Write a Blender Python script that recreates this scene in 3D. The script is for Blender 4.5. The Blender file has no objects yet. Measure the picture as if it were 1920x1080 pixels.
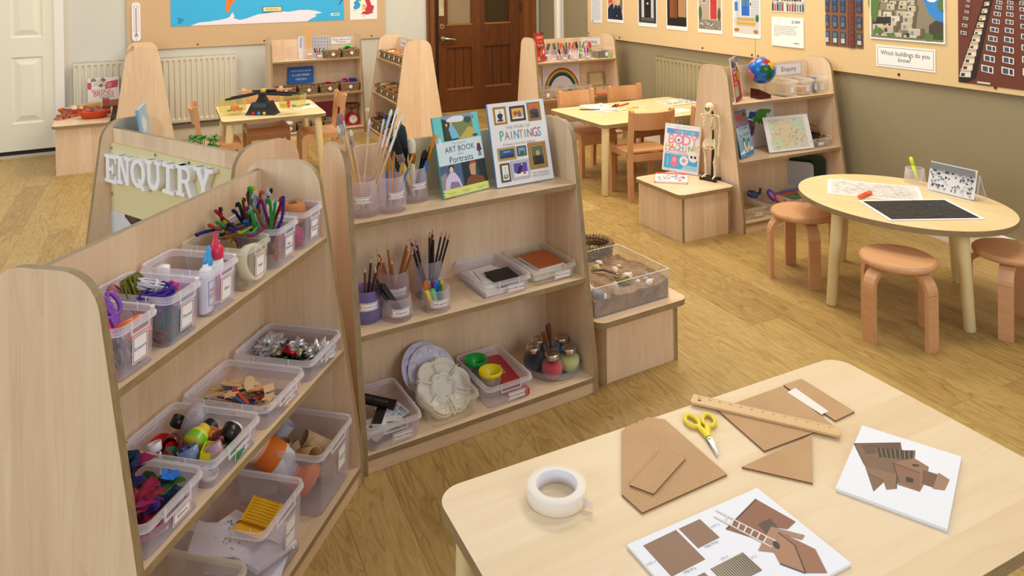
import bpy,math,random
from mathutils import Matrix,Vector,noise
R=math.radians;PI=math.pi;cos=math.cos;sin=math.sin
S=bpy.context.scene
C=S.collection
rnd=random.Random(7)

# ---------------------------------------------------------------- camera
def make_camera():
    f,pitch,py,roll,h=1398.73,0.009166,-27.36,-0.013176,1.5
    fw=Vector((0,cos(pitch),-sin(pitch)));up=Vector((0,sin(pitch),cos(pitch)));rt=Vector((1,0,0))
    X=cos(roll)*rt+sin(roll)*up
    Y=-sin(roll)*rt+cos(roll)*up
    cd=bpy.data.cameras.new('camera');co=bpy.data.objects.new('camera',cd);C.objects.link(co)
    M=Matrix(((X.x,Y.x,-fw.x,0),(X.y,Y.y,-fw.y,0),(X.z,Y.z,-fw.z,h),(0,0,0,1)))
    co.matrix_world=M
    cd.sensor_fit='HORIZONTAL';cd.sensor_width=36;cd.lens=f/1920*36
    cd.shift_x=0;cd.shift_y=-(540-py)/1920
    cd.clip_start=0.05;cd.clip_end=60
    S.camera=co
make_camera()

# ---------------------------------------------------------------- light
S.view_settings.view_transform='Standard'
S.view_settings.look='None'
S.view_settings.gamma=1
S.view_settings.use_curve_mapping=False
S.view_settings.exposure=-0.13
S.cycles.transparent_max_bounces=40
S.cycles.max_bounces=8
S.cycles.caustics_reflective=False
S.cycles.caustics_refractive=False
W=bpy.data.worlds.new('daylight');S.world=W;W.use_nodes=True
W.node_tree.nodes['Background'].inputs[0].default_value=(0.90,0.94,1.0,1)
W.node_tree.nodes['Background'].inputs[1].default_value=0.55
def area_light(name,loc,target,sx,sy,power,col):
    ld=bpy.data.lights.new(name,'AREA');ld.shape='RECTANGLE';ld.size=sx;ld.size_y=sy
    ld.energy=power;ld.color=col
    o=bpy.data.objects.new(name,ld);C.objects.link(o)
    o.location=loc
    o.rotation_euler=(Vector(target)-Vector(loc)).to_track_quat('-Z','Y').to_euler()
    return o
area_light('window_light',(-4.8,-0.8,2.4),(-0.8,3.0,0.4),3.2,2.2,115,(0.88,0.94,1.0))
area_light('window_light',(3.4,-1.4,2.6),(0.5,2.4,0.4),2.6,2.2,80,(0.90,0.95,1.0))
for _x,_y,_p in ((-3.2,5.0,26),(-0.9,5.6,42),(1.0,5.0,52),(0.2,7.2,34),(-2.2,7.0,26),(1.6,3.2,40)):
    area_light('ceiling_light',(_x,_y,3.1),(_x,_y,0),1.2,0.6,_p,(1.0,0.87,0.66))

# ---------------------------------------------------------------- materials
def lin(hx):
    hx=hx.lstrip('#')
    v=[int(hx[i:i+2],16)/255 for i in (0,2,4)]
    return tuple(c/12.92 if c<=0.04045 else ((c+0.055)/1.055)**2.4 for c in v)+(1,)
MATS={}
def new_mat(name):
    m=bpy.data.materials.new(name);m.use_nodes=True
    nt=m.node_tree;b=nt.nodes['Principled BSDF']
    return m,nt,b
def flat(hx,rough=0.6,metal=0.0,bump=0.0,scale=60):
    k=('flat',hx,rough,metal,bump,scale)
    if k in MATS:return MATS[k]
    m,nt,b=new_mat('paint_'+hx.lstrip('#'))
    b.inputs['Base Color'].default_value=lin(hx);b.inputs['Roughness'].default_value=rough;b.inputs['Metallic'].default_value=metal
    if bump:
        t=nt.nodes.new('ShaderNodeTexCoord');n=nt.nodes.new('ShaderNodeTexNoise');n.inputs['Scale'].default_value=scale
        nt.links.new(t.outputs['Object'],n.inputs['Vector'])
        bp=nt.nodes.new('ShaderNodeBump');bp.inputs['Strength'].default_value=bump;bp.inputs['Distance'].default_value=0.01
        nt.links.new(n.outputs['Fac'],bp.inputs['Height']);nt.links.new(bp.outputs['Normal'],b.inputs['Normal'])
    MATS[k]=m;return m
def N(nt,t,**kw):
    n=nt.nodes.new(t)
    for k,v in kw.items():
        if k.startswith('i_'):n.inputs[k[2:].replace('_',' ')].default_value=v
        elif k[0]=='n' and k[1:].isdigit():n.inputs[int(k[1:])].default_value=v
        else:setattr(n,k,v)
    return n
def math_n(nt,op,a,b=None):
    n=nt.nodes.new('ShaderNodeMath');n.operation=op
    for i,x in enumerate((a,b)):
        if x is None:continue
        if isinstance(x,(int,float)):n.inputs[i].default_value=x
        else:nt.links.new(x,n.inputs[i])
    return n.outputs[0]
def ramp(nt,fac,stops):
    r=nt.nodes.new('ShaderNodeValToRGB')
    while len(r.color_ramp.elements)<len(stops):r.color_ramp.elements.new(0.5)
    for e,(p,c) in zip(r.color_ramp.elements,stops):e.position=p;e.color=lin(c)
    nt.links.new(fac,r.inputs[0]);return r.outputs[0]
def wood(name,light,mid,dark,strip=0.085,gs=1.0,rough=0.42,var=0.5):
    """wood faces: UV in metres, v runs along the grain; strips of slightly differing tone across u"""
    if name in MATS:return MATS[name]
    m,nt,b=new_mat(name);L=nt.links.new
    uv=N(nt,'ShaderNodeUVMap');sep=N(nt,'ShaderNodeSeparateXYZ');L(uv.outputs[0],sep.inputs[0])
    u,v=sep.outputs[0],sep.outputs[1]
    oi=N(nt,'ShaderNodeObjectInfo')
    orr=math_n(nt,'MULTIPLY',oi.outputs['Random'],7.0)
    su=math_n(nt,'FLOOR',math_n(nt,'DIVIDE',math_n(nt,'ADD',u,orr),strip))
    wn=N(nt,'ShaderNodeTexWhiteNoise',noise_dimensions='1D');L(su,wn.inputs['W'])
    cb=N(nt,'ShaderNodeCombineXYZ');L(u,cb.inputs[0]);L(math_n(nt,'MULTIPLY',v,0.09),cb.inputs[1]);L(math_n(nt,'ADD',math_n(nt,'MULTIPLY',wn.outputs[0],9.0),orr),cb.inputs[2])
    n1=N(nt,'ShaderNodeTexNoise',i_Scale=42*gs,i_Detail=5.0,i_Roughness=0.6,i_Distortion=0.5);L(cb.outputs[0],n1.inputs['Vector'])
    n2=N(nt,'ShaderNodeTexNoise',i_Scale=9*gs,i_Detail=2.0,i_Distortion=1.2);L(cb.outputs[0],n2.inputs['Vector'])
    # cathedral rings
    rg=math_n(nt,'FRACT',math_n(nt,'MULTIPLY',n2.outputs[0],9.0))
    rg=math_n(nt,'POWER',rg,4.0)
    f=math_n(nt,'ADD',math_n(nt,'MULTIPLY',n1.outputs[0],0.48),math_n(nt,'MULTIPLY',wn.outputs[0],var*0.55))
    f=math_n(nt,'ADD',f,math_n(nt,'MULTIPLY',rg,0.10))
    col=ramp(nt,f,((0.2,light),(0.5,mid),(0.95,dark)))
    L(col,b.inputs['Base Color']);b.inputs['Roughness'].default_value=rough
    MATS[name]=m;return m
def ply(name,light,dark):
    """birch ply edge: UV v in metres across the thickness gives the veneers"""
    if name in MATS:return MATS[name]
    m,nt,b=new_mat(name);L=nt.links.new
    uv=N(nt,'ShaderNodeUVMap');sep=N(nt,'ShaderNodeSeparateXYZ');L(uv.outputs[0],sep.inputs[0])
    s=math_n(nt,'SINE',math_n(nt,'MULTIPLY',sep.outputs[1],2*PI/0.0042))
    cb=N(nt,'ShaderNodeCombineXYZ');L(math_n(nt,'MULTIPLY',sep.outputs[0],0.12),cb.inputs[0]);L(sep.outputs[1],cb.inputs[1])
    n1=N(nt,'ShaderNodeTexNoise',i_Scale=240,i_Detail=3.0);L(cb.outputs[0],n1.inputs['Vector'])
    n2=N(nt,'ShaderNodeTexNoise',i_Scale=14,i_Detail=3.0);L(uv.outputs[0],n2.inputs['Vector'])
    f=math_n(nt,'ADD',math_n(nt,'MULTIPLY',s,0.22),math_n(nt,'ADD',math_n(nt,'MULTIPLY',n1.outputs[0],0.55),math_n(nt,'MULTIPLY',n2.outputs[0],0.45)))
    L(ramp(nt,f,((0.15,dark),(0.85,light))),b.inputs['Base Color']);b.inputs['Roughness'].default_value=0.5
    MATS[name]=m;return m
MAPLE=wood('maple','#ecd2b1','#dfbf9b','#c79e79')
PLY=ply('ply_edge','#b0966c','#735e40')
TOP=wood('table_maple','#ead2ae','#e1c59b','#d1af82',strip=0.11,gs=0.8,var=0.35)
TOPB=wood('table_maple_warm','#e6d0a2','#dcc28d','#cbab76',strip=0.2,gs=0.8,var=0.3)
BEECH=wood('beech','#cf9d6f','#c18a5c','#a87048',strip=0.3,gs=1.6,var=0.3,rough=0.38)
BEECH2=wood('bent_beech','#d6a376','#c99264','#b27a4e',strip=0.3,gs=1.6,var=0.3,rough=0.38)
CREAM=flat('#e9d6a0',0.4)
WHITE=flat('#f1f0ee',0.5)
DARKWOOD=wood('dark_oak','#6e3c1a','#4e2810','#2c1508',strip=0.4,gs=1.2,var=0.25,rough=0.3)
def seagrass(name,a,b_,c_):
    m,nt,bb=new_mat(name);tc=N(nt,'ShaderNodeTexCoord');n1=N(nt,'ShaderNodeTexNoise',i_Scale=150,i_Detail=3.0);nt.links.new(tc.outputs['Object'],n1.inputs[0])
    nt.links.new(ramp(nt,n1.outputs[0],((0.36,c_),(0.5,b_),(0.64,a))),bb.inputs['Base Color']);bb.inputs['Roughness'].default_value=0.9
    bp=N(nt,'ShaderNodeBump',i_Strength=1.0,i_Distance=0.004);nt.links.new(n1.outputs[0],bp.inputs['Height']);nt.links.new(bp.outputs[0],bb.inputs['Normal']);return m
def floor_mat():
    m,nt,b=new_mat('oak_vinyl');L=nt.links.new
    tc=N(nt,'ShaderNodeTexCoord');mp=N(nt,'ShaderNodeMapping');mp.inputs['Rotation'].default_value=(0,0,R(64.5));L(tc.outputs['Object'],mp.inputs[0])
    br=N(nt,'ShaderNodeTexBrick',offset=0.37,squash=1.0);br.inputs['Color1'].default_value=(0,0,0,1);br.inputs['Color2'].default_value=(1,1,1,1);br.inputs['Mortar'].default_value=(0.5,0.5,0.5,1)
    br.inputs['Scale'].default_value=1;br.inputs['Mortar Size'].default_value=0.0016;br.inputs['Mortar Smooth'].default_value=0.6;br.inputs['Brick Width'].default_value=1.22;br.inputs['Row Height'].default_value=0.152;br.inputs['Bias'].default_value=0
    L(mp.outputs[0],br.inputs['Vector'])
    sc=N(nt,'ShaderNodeSeparateColor');L(br.outputs['Color'],sc.inputs[0])
    sep=N(nt,'ShaderNodeSeparateXYZ');L(mp.outputs[0],sep.inputs[0])
    cb=N(nt,'ShaderNodeCombineXYZ');L(math_n(nt,'MULTIPLY',sep.outputs[0],0.16),cb.inputs[0]);L(sep.outputs[1],cb.inputs[1]);L(math_n(nt,'MULTIPLY',sc.outputs[0],13.0),cb.inputs[2])
    n1=N(nt,'ShaderNodeTexNoise',i_Scale=60,i_Detail=6.0,i_Roughness=0.65,i_Distortion=0.8);L(cb.outputs[0],n1.inputs['Vector'])
    n2=N(nt,'ShaderNodeTexNoise',i_Scale=7,i_Detail=2.0,i_Distortion=1.6);L(cb.outputs[0],n2.inputs['Vector'])
    rg=math_n(nt,'POWER',math_n(nt,'FRACT',math_n(nt,'MULTIPLY',n2.outputs[0],12.0)),2.5)
    f=math_n(nt,'ADD',math_n(nt,'MULTIPLY',n1.outputs[0],0.6),math_n(nt,'ADD',math_n(nt,'MULTIPLY',rg,0.22),math_n(nt,'MULTIPLY',sc.outputs[0],0.24)))
    col=ramp(nt,f,((0.12,'#c6a86c'),(0.42,'#b29357'),(0.66,'#987740'),(0.95,'#6c4f28')))
    mx=N(nt,'ShaderNodeMix',data_type='RGBA');mx.inputs['B'].default_value=lin('#6b4d24');L(col,mx.inputs['A']);L(math_n(nt,'MULTIPLY',br.outputs['Fac'],0.55),mx.inputs['Factor'])
    L(mx.outputs['Result'],b.inputs['Base Color'])
    L(math_n(nt,'ADD',math_n(nt,'MULTIPLY',n1.outputs[0],0.18),0.3),b.inputs['Roughness'])
    return m
def plastic(name,col,fac0=0.10,fac1=0.62,rough=0.28,tcol=None,lucent=0.0):
    """translucent polypropylene or clear acrylic"""
    if name in MATS:return MATS[name]
    m,nt,b=new_mat(name);L=nt.links.new
    b.inputs['Base Color'].default_value=lin(col);b.inputs['Roughness'].default_value=rough
    tr=N(nt,'ShaderNodeBsdfTransparent');tr.inputs[0].default_value=lin(tcol or '#f6f4fb')
    body=b.outputs[0]
    if lucent:
        tl=N(nt,'ShaderNodeBsdfTranslucent');tl.inputs[0].default_value=lin(col)
        ml=N(nt,'ShaderNodeMixShader');ml.inputs[0].default_value=lucent;L(b.outputs[0],ml.inputs[1]);L(tl.outputs[0],ml.inputs[2]);body=ml.outputs[0]
    lw=N(nt,'ShaderNodeLayerWeight',i_Blend=0.72)
    f=math_n(nt,'ADD',math_n(nt,'MULTIPLY',lw.outputs['Facing'],fac1-fac0),fac0)
    mx=N(nt,'ShaderNodeMixShader');L(f,mx.inputs[0]);L(tr.outputs[0],mx.inputs[1]);L(body,mx.inputs[2])
    L(mx.outputs[0],nt.nodes['Material Output'].inputs[0]);MATS[name]=m;return m
BOXP=plastic('clear_polypropylene','#f3f1fd',0.05,0.30,0.15,'#fdfcff',0.35)
RIMP=plastic('clear_polypropylene_rim','#fbf9ff',0.32,0.75,0.15,'#fdfcff',0.3)
BOXW=plastic('clear_polypropylene_warm','#f6f2ea',0.06,0.34,0.2,'#fdfcf8',0.45)
RIMW=plastic('clear_polypropylene_warm_rim','#f8f4ec',0.26,0.6,0.2,'#fdfcf8',0.45)
POTP=plastic('frosted_polypropylene','#f7f3fb',0.13,0.42,0.3,'#fdfbfe',0.5)
POTV=plastic('frosted_violet_polypropylene','#c3b6ea',0.35,0.7,0.4,'#d9d0f4',0.45)
ACRY=plastic('clear_acrylic','#f2f2f4',0.015,0.16,0.05,'#fdfdfe')
GLASS=plastic('clear_glass','#f4f6f8',0.015,0.22,0.03,'#fdfdfd')
YPLA=plastic('yellow_clear_plastic','#f0ecc4',0.05,0.26,0.1,'#fbf9e6',0.3)

# ---------------------------------------------------------------- mesh building
def tr(x=0,y=0,z=0,rx=0,ry=0,rz=0):
    return Matrix.Translation((x,y,z))@Matrix.Rotation(rz,4,'Z')@Matrix.Rotation(ry,4,'Y')@Matrix.Rotation(rx,4,'X')
YZ=Matrix(((0,0,1,0),(1,0,0,0),(0,1,0,0),(0,0,0,1))) # local (a,b,c) -> (c,a,b): outline in the YZ plane, thickness along X
XZ=Matrix(((1,0,0,0),(0,0,-1,0),(0,1,0,0),(0,0,0,1))) # outline in the XZ plane facing -Y
class MB:
    def __init__(s):s.v=[];s.f=[];s.m=[];s.uv=[];s.sm=[];s.mats=[]
    def mi(s,mat):
        if mat not in s.mats:s.mats.append(mat)
        return s.mats.index(mat)
    def add(s,vs,fs,mat,uvs=None,smooth=False,M=None):
        o=len(s.v);k=s.mi(mat)
        vs=[Vector(p) for p in vs]
        for i,f in enumerate(fs):
            if uvs:s.uv.append(uvs[i])
            else:
                a,b_,c=vs[f[0]],vs[f[1]],vs[f[2]]
                n=(b_-a).cross(c-a);ax=max(range(3),key=lambda j:abs(n[j]))
                p,q=((1,2),(0,2),(0,1))[ax]
                s.uv.append([(vs[j][p],vs[j][q]) for j in f])
            s.f.append([o+j for j in f]);s.m.append(k);s.sm.append(smooth)
        s.v+=[(M@p) if M is not None else p for p in vs]
        return s
    def prism(s,pts,z0,z1,mat,side=None,M=None,g=1,smooth=False):
        n=len(pts);vs=[(x,y,z0) for x,y in pts]+[(x,y,z1) for x,y in pts]
        c=(lambda p:(p[0],p[1])) if g==1 else (lambda p:(p[1],p[0]))
        s.add(vs,[list(range(n))[::-1],list(range(n,2*n))],mat,[[c(p) for p in pts[::-1]],[c(p) for p in pts]],False,M)
        fs=[];uv=[];L=0
        for i in range(n):
            j=(i+1)%n;d=math.hypot(pts[j][0]-pts[i][0],pts[j][1]-pts[i][1])
            fs.append([i,j,n+j,n+i]);uv.append([(L,z0),(L+d,z0),(L+d,z1),(L,z1)]);L+=d
        s.add(vs,fs,side or mat,uv,smooth,M);return s
    def box(s,x0,x1,y0,y1,z0,z1,mat,M=None,g=2,edge=None,thick=None):
        lo=(x0,y0,z0);hi=(x1,y1,z1)
        vs=[(a,b_,c) for a in (x0,x1) for b_ in (y0,y1) for c in (z0,z1)]
        F=((0,[0,1,3,2]),(0,[4,6,7,5]),(1,[0,4,5,1]),(1,[2,3,7,6]),(2,[0,2,6,4]),(2,[1,5,7,3]))
        for ax,f in F:
            o=[a for a in (0,1,2) if a!=ax]
            if edge and ax!=thick:vv=thick;mt=edge
            else:vv=g if g in o else o[1];mt=mat
            uu=[a for a in o if a!=vv][0]
            s.add([vs[i] for i in f],[[0,1,2,3]],mt,[[(vs[i][uu],vs[i][vv]) for i in f]],False,M)
        return s
    def lathe(s,prof,mat,n=20,M=None,smooth=True,a0=0,a1=2*PI):
        vs=[];ring=[];full=abs(a1-a0-2*PI)<1e-6;nn=n if full else n+1
        for r,z in prof:
            if r<1e-6:ring.append([len(vs)]*nn);vs.append((0,0,z))
            else:
                ring.append(list(range(len(vs),len(vs)+nn)))
                vs+=[(r*cos(a0+(a1-a0)*i/n),r*sin(a0+(a1-a0)*i/n),z) for i in range(nn)]
        fs=[];uv=[];L=0
        for k in range(len(prof)-1):
            d=math.hypot(prof[k+1][0]-prof[k][0],prof[k+1][1]-prof[k][1]);r_=max(prof[k][0],prof[k+1][0])
            for i in range(n):
                j=(i+1)%nn;q=[ring[k][i],ring[k][j],ring[k+1][j],ring[k+1][i]];t=[(r_*6.28*i/n,L),(r_*6.28*(i+1)/n,L),(r_*6.28*(i+1)/n,L+d),(r_*6.28*i/n,L+d)]
                qq=[];tt=[]
                for a,b_ in zip(q,t):
                    if a not in qq:qq.append(a);tt.append(b_)
                if len(qq)>2:fs.append(qq);uv.append(tt)
            L+=d
        s.add(vs,fs,mat,uv,smooth,M);return s
    def cyl(s,r,z0,z1,mat,n=18,M=None,r1=None,smooth=True):
        r1=r if r1 is None else r1
        s.lathe([(r,z0),(r1,z1)],mat,n,M,smooth)
        for z,rr,fl in ((z0,r,1),(z1,r1,0)):
            if rr<1e-6:continue
            vs=[(rr*cos(2*PI*i/n),rr*sin(2*PI*i/n),z) for i in range(n)]
            f=list(range(n));s.add(vs,[f[::-1] if fl else f],mat,None,False,M)
        return s
    def tube(s,pts,r,mat,n=8,closed=False,M=None,flat=1.0):
        P=[Vector(p) for p in pts];m=len(P);rr=r if isinstance(r,(list,tuple)) else [r]*m
        vs=[];up=None
        for i in range(m):
            a=P[i-1] if (i>0 or closed) else P[i];b_=P[(i+1)%m] if (i<m-1 or closed) else P[i]
            t=(b_-a)
            t=t.normalized() if t.length>1e-9 else Vector((0,0,1))
            if up is None:up=Vector((0,0,1)) if abs(t.z)<0.9 else Vector((1,0,0))
            x=up.cross(t)
            if x.length<1e-4:x=Vector((1,0,0)).cross(t)
            x.normalize();y=t.cross(x);up=y
            vs+=[P[i]+rr[i]*(cos(2*PI*k/n)*x+flat*sin(2*PI*k/n)*y) for k in range(n)]
        fs=[];uv=[];L=0
        for i in range(m if closed else m-1):
            j=(i+1)%m;d=(P[j]-P[i]).length
            for k in range(n):
                l=(k+1)%n;fs.append([i*n+k,i*n+l,j*n+l,j*n+k]);w=2*PI*rr[i]/n
                uv.append([(k*w,L),(k*w+w,L),(k*w+w,L+d),(k*w,L+d)])
            L+=d
        s.add(vs,fs,mat,uv,True,M)
        if not closed:
            s.add(vs[:n],[list(range(n))[::-1]],mat,None,False,M);s.add(vs[-n:],[list(range(n))],mat,None,False,M)
        return s
    def ball(s,c,r,mat,nu=14,nv=9,M=None,amp=0,freq=10,seed=0,smooth=True,zmin=None):
        r=r if isinstance(r,(list,tuple)) else (r,r,r);vs=[];c=Vector(c)
        for i in range(nv+1):
            t=PI*i/nv
            for k in range(nu if 0<i<nv else 1):
                p=2*PI*k/nu;d=Vector((sin(t)*cos(p),sin(t)*sin(p),cos(t)))
                e=1+(amp*noise.noise(d*freq*0.1+Vector((seed*3.1,seed,seed*1.7))) if amp else 0)
                q=Vector((d.x*r[0]*e,d.y*r[1]*e,d.z*r[2]*e))+c
                if zmin is not None:q.z=max(q.z,zmin)
                vs.append(q)
        I=lambda i,k:0 if i==0 else (len(vs)-1 if i==nv else 1+(i-1)*nu+k%nu)
        fs=[]
        for i in range(nv):
            for k in range(nu):
                q=[]
                for x in (I(i,k),I(i+1,k),I(i+1,k+1),I(i,k+1)):
                    if x not in q:q.append(x)
                fs.append(q)
        s.add(vs,fs,mat,None,smooth,M);return s
    def sheet(s,fn,nu,nv,th,mat,M=None,smooth=True,back=None):
        P=[[Vector(fn(i/nu,j/nv)) for j in range(nv+1)] for i in range(nu+1)];top=[];bot=[]
        for i in range(nu+1):
            for j in range(nv+1):
                a=P[min(i+1,nu)][j]-P[max(i-1,0)][j];b_=P[i][min(j+1,nv)]-P[i][max(j-1,0)]
                n=a.cross(b_);n=n.normalized() if n.length>1e-12 else Vector((0,0,1))
                top.append(P[i][j]+n*th/2);bot.append(P[i][j]-n*th/2)
        K=lambda i,j:i*(nv+1)+j;ft=[];uvt=[]
        for i in range(nu):
            for j in range(nv):
                ft.append([K(i,j),K(i+1,j),K(i+1,j+1),K(i,j+1)]);uvt.append([(i/nu,j/nv),((i+1)/nu,j/nv),((i+1)/nu,(j+1)/nv),(i/nu,(j+1)/nv)])
        s.add(top,ft,mat,uvt,smooth,M);s.add(bot,[f[::-1] for f in ft],back or mat,[t[::-1] for t in uvt],smooth,M)
        per=[K(i,0) for i in range(nu)]+[K(nu,j) for j in range(nv)]+[K(i,nv) for i in range(nu,0,-1)]+[K(0,j) for j in range(nv,0,-1)]
        n=len(per);vs=[top[k] for k in per]+[bot[k] for k in per]
        s.add(vs,[[i,n+i,n+(i+1)%n,(i+1)%n] for i in range(n)],mat,None,False,M);return s
    def poly(s,pts,z,mat,M=None):
        s.add([(x,y,z) for x,y in pts],[list(range(len(pts)))],mat,None,False,M);return s
    def text(s,txt,size,mat,M=None,align='CENTER',depth=0.0,shear=0.0,sx=1.0):
        vs,fs=text_geo(txt,align,shear)
        Q=Matrix.Diagonal((size*sx,size,1,1))
        s.add([Q@v for v in vs],fs,mat,None,False,M);return s
    def build(s,name,parent=None,M=None):
        me=bpy.data.meshes.new(name);me.from_pydata([tuple(v) for v in s.v],[],s.f)
        for m in s.mats:me.materials.append(m)
        me.polygons.foreach_set('material_index',s.m);me.polygons.foreach_set('use_smooth',s.sm)
        ul=me.uv_layers.new(name='UVMap');flatuv=[c for f in s.uv for p in f for c in p]
        if len(flatuv)==len(ul.data)*2:ul.data.foreach_set('uv',flatuv)
        me.update()
        o=bpy.data.objects.new(name,me);C.objects.link(o)
        if parent is not None:o.parent=parent
        if M is not None:o.matrix_local=M
        return o
TEXTS={}
def text_geo(txt,align,shear):
    k=(txt,align,shear)
    if k not in TEXTS:
        cu=bpy.data.curves.new('t','FONT');cu.body=txt;cu.align_x=align;cu.align_y='CENTER';cu.size=1;cu.resolution_u=2;cu.shear=shear;cu.space_line=0.9
        ob=bpy.data.objects.new('t',cu);me=bpy.data.meshes.new_from_object(ob)
        TEXTS[k]=([v.co.copy() for v in me.vertices],[list(p.vertices) for p in me.polygons])
        bpy.data.objects.remove(ob);bpy.data.curves.remove(cu);bpy.data.meshes.remove(me)
    return TEXTS[k]
def rrect(w,h,r,n=6,cx=0,cy=0):
    """rounded rectangle outline, counter-clockwise"""
    if not isinstance(r,(list,tuple)):r=(r,)*4
    out=[]
    for (sx,sy,a0),rr in zip(((1,1,0),(-1,1,90),(-1,-1,180),(1,-1,270)),r):
        x,y=sx*(w/2-rr),sy*(h/2-rr)
        for i in range(n+1):
            a=R(a0+90*i/n);out.append((cx+x+rr*cos(a),cy+y+rr*sin(a)))
    return out
def rounded(pts,rad,n=6):
    out=[]
    for i,p in enumerate(pts):
        r=rad[i] if isinstance(rad,(list,tuple)) else rad
        p=Vector(p)
        if r<=0:out.append(tuple(p));continue
        a=(Vector(pts[i-1])-p).normalized();b=(Vector(pts[(i+1)%len(pts)])-p).normalized()
        ang=a.angle(b);d=r/math.tan(ang/2);c=p+(a+b).normalized()*(r/sin(ang/2))
        s_=p+a*d-c;e_=p+b*d-c
        a0=math.atan2(s_.y,s_.x);a1=math.atan2(e_.y,e_.x);da=(a1-a0+PI)%(2*PI)-PI
        out+=[(c.x+r*cos(a0+da*k/n),c.y+r*sin(a0+da*k/n)) for k in range(n+1)]
    return out
def tag(o,label=None,cat=None,group=None,kind=None):
    if label:o['label']=label
    if cat:o['category']=cat
    if group:o['group']=group
    if kind:o['kind']=kind
    return o
def thing(name,label,cat,M=None,group=None):
    o=bpy.data.objects.new(name,None);C.objects.link(o);o.empty_display_size=0.05
    if M is not None:o.matrix_world=M
    return tag(o,label,cat,group)
def dup(src,label=None,M=None,group=None):
    c=src.copy();C.objects.link(c)
    if M is not None:c.matrix_world=M
    if label:c['label']=label
    if group:c['group']=group
    for ch in src.children:
        d=ch.copy();C.objects.link(d);d.parent=c
        for g in ch.children:
            e=g.copy();C.objects.link(e);e.parent=d
    return c
SEAG=seagrass('seagrass','#b89a6c','#8f7048','#553c20')
# frames of the furniture: origin and turn on the floor
FR={'A':(-0.89878,1.40811,1.34694),'B':(-0.595,2.44845,0.52842),'E':(1.21192,4.52611,0.45795),'W':(0.13361,6.77375,0.47945),
      'M':(-2.36304,7.18107,0.4809),'Q':(-0.831,2.5155,2.5279),'K':(-3.0181,6.0733,2.0339),'N':(-1.2171,7.4494,-1.1393),
      'T':(-0.162,1.419,R(26.4)),'WT':(0.614,5.087,R(27.3)),'MT':(-2.105,5.385,R(25.0)),'OV':(1.794,3.462,0.0)}
def fr(k,x=0,y=0,z=0,rx=0,ry=0,rz=0):
    a=FR[k];return tr(a[0],a[1],0,0,0,a[2])@tr(x,y,z,rx,ry,rz)
CORNER=Vector((0.318,9.042,0));AL=R(28.5);AR=R(-66.5)
def wl(s,z,off=0.0): # on the left wall: s metres from the corner (negative to the left); X along the wall, Y up, Z into the room
    e=Vector((cos(AL),sin(AL),0));n=Vector((sin(AL),-cos(AL),0));p=CORNER+e*s+n*off
    return Matrix(((e.x,0,n.x,p.x),(e.y,0,n.y,p.y),(0,1,0,z),(0,0,0,1)))
def wr(s,z,off=0.0): # on the right wall
    e=Vector((cos(AR),sin(AR),0));n=Vector((sin(AR),-cos(AR),0));p=CORNER+e*s+n*off
    return Matrix(((e.x,0,n.x,p.x),(e.y,0,n.y,p.y),(0,1,0,z),(0,0,0,1)))
# ================================================================ the room
def structure(mb,name,M=None):
    o=mb.build(name);
    if M is not None:o.matrix_world=M
    o['kind']='structure';return o
fl=MB();fl.box(-7,5,-1.2,11,-0.1,0,floor_mat());structure(fl,'floor')
PAINTL=flat('#d3d2c8',0.85,0,0.06,40);PAINTR=flat('#978a6b',0.85,0,0.06,40)
w=MB();w.box(-7.6,-1.46,0,2.9,-0.15,0,PAINTL);w.box(-1.46,-0.06,2.16,2.9,-0.15,0,PAINTL);w.box(-0.06,0.0,0,2.9,-0.15,0,PAINTL)
structure(w,'wall_left',wl(0,0))
w=MB();w.box(0,9.5,0,2.9,-0.15,0,PAINTR);w.box(0.78,9.5,0,2.9,0,0.015,PAINTR);structure(w,'wall_right',wr(0,0))
SKW=flat('#e6e2d6',0.45)
for nm,f,a,b in (('baseboard_left',wl,-4.94,-1.46),('baseboard_right',wr,0.0,9.4)):
    k=MB();k.prism([(0,0),(0.022,0),(0.022,0.095),(0.012,0.12),(0,0.125)],a,b,SKW,M=Matrix(((0,0,1,0),(0,1,0,0),(1,0,0,0),(0,0,0,1))))
    structure(k,nm,f(0,0,0.016 if f is wr else 0))
# grey pipe boxing low on the left wall
k=MB();k.box(-4.1,-2.2,0.125,0.16,0,0.05,flat('#8b8a86',0.6));k.tube([(-4.1,0.2,0.03),(-2.2,0.2,0.03)],0.012,flat('#b9b5ab',0.5));structure(k,'trim_1',wl(0,0))
# white panelled door
DW=flat('#ecead8',0.45)
def raised_panel(mb,x0,x1,y0,y1,z,mat,d=0.012,b=0.045,M=None):
    def ring(i):return [(x0+i,y0+i),(x1-i,y0+i),(x1-i,y1-i),(x0+i,y1-i)]
    lv=[(0,z),(0.012,z-d),(0.022,z-d),(b+0.022,z+0.002)]
    vs=[];fs=[]
    for i,zz in lv:vs+=[(x,y,zz) for x,y in ring(i)]
    for k in range(3):fs+=[[k*4+j,k*4+(j+1)%4,k*4+4+(j+1)%4,k*4+4+j] for j in range(4)]
    fs.append([12,13,14,15]);mb.add(vs,fs,mat,None,False,M)
def rails(mb,x0,x1,y0,y1,holes,z0,z1,mat,g=1):
    xs=sorted({x0,x1} | {h[0] for h in holes} | {h[1] for h in holes});ys=sorted({y0,y1} | {h[2] for h in holes} | {h[3] for h in holes})
    for i in range(len(xs)-1):
        for j in range(len(ys)-1):
            cx,cy=(xs[i]+xs[i+1])/2,(ys[j]+ys[j+1])/2
            if not any(h[0]<cx<h[1] and h[2]<cy<h[3] for h in holes):mb.box(xs[i],xs[i+1],ys[j],ys[j+1],z0,z1,mat,g=g)
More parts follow.
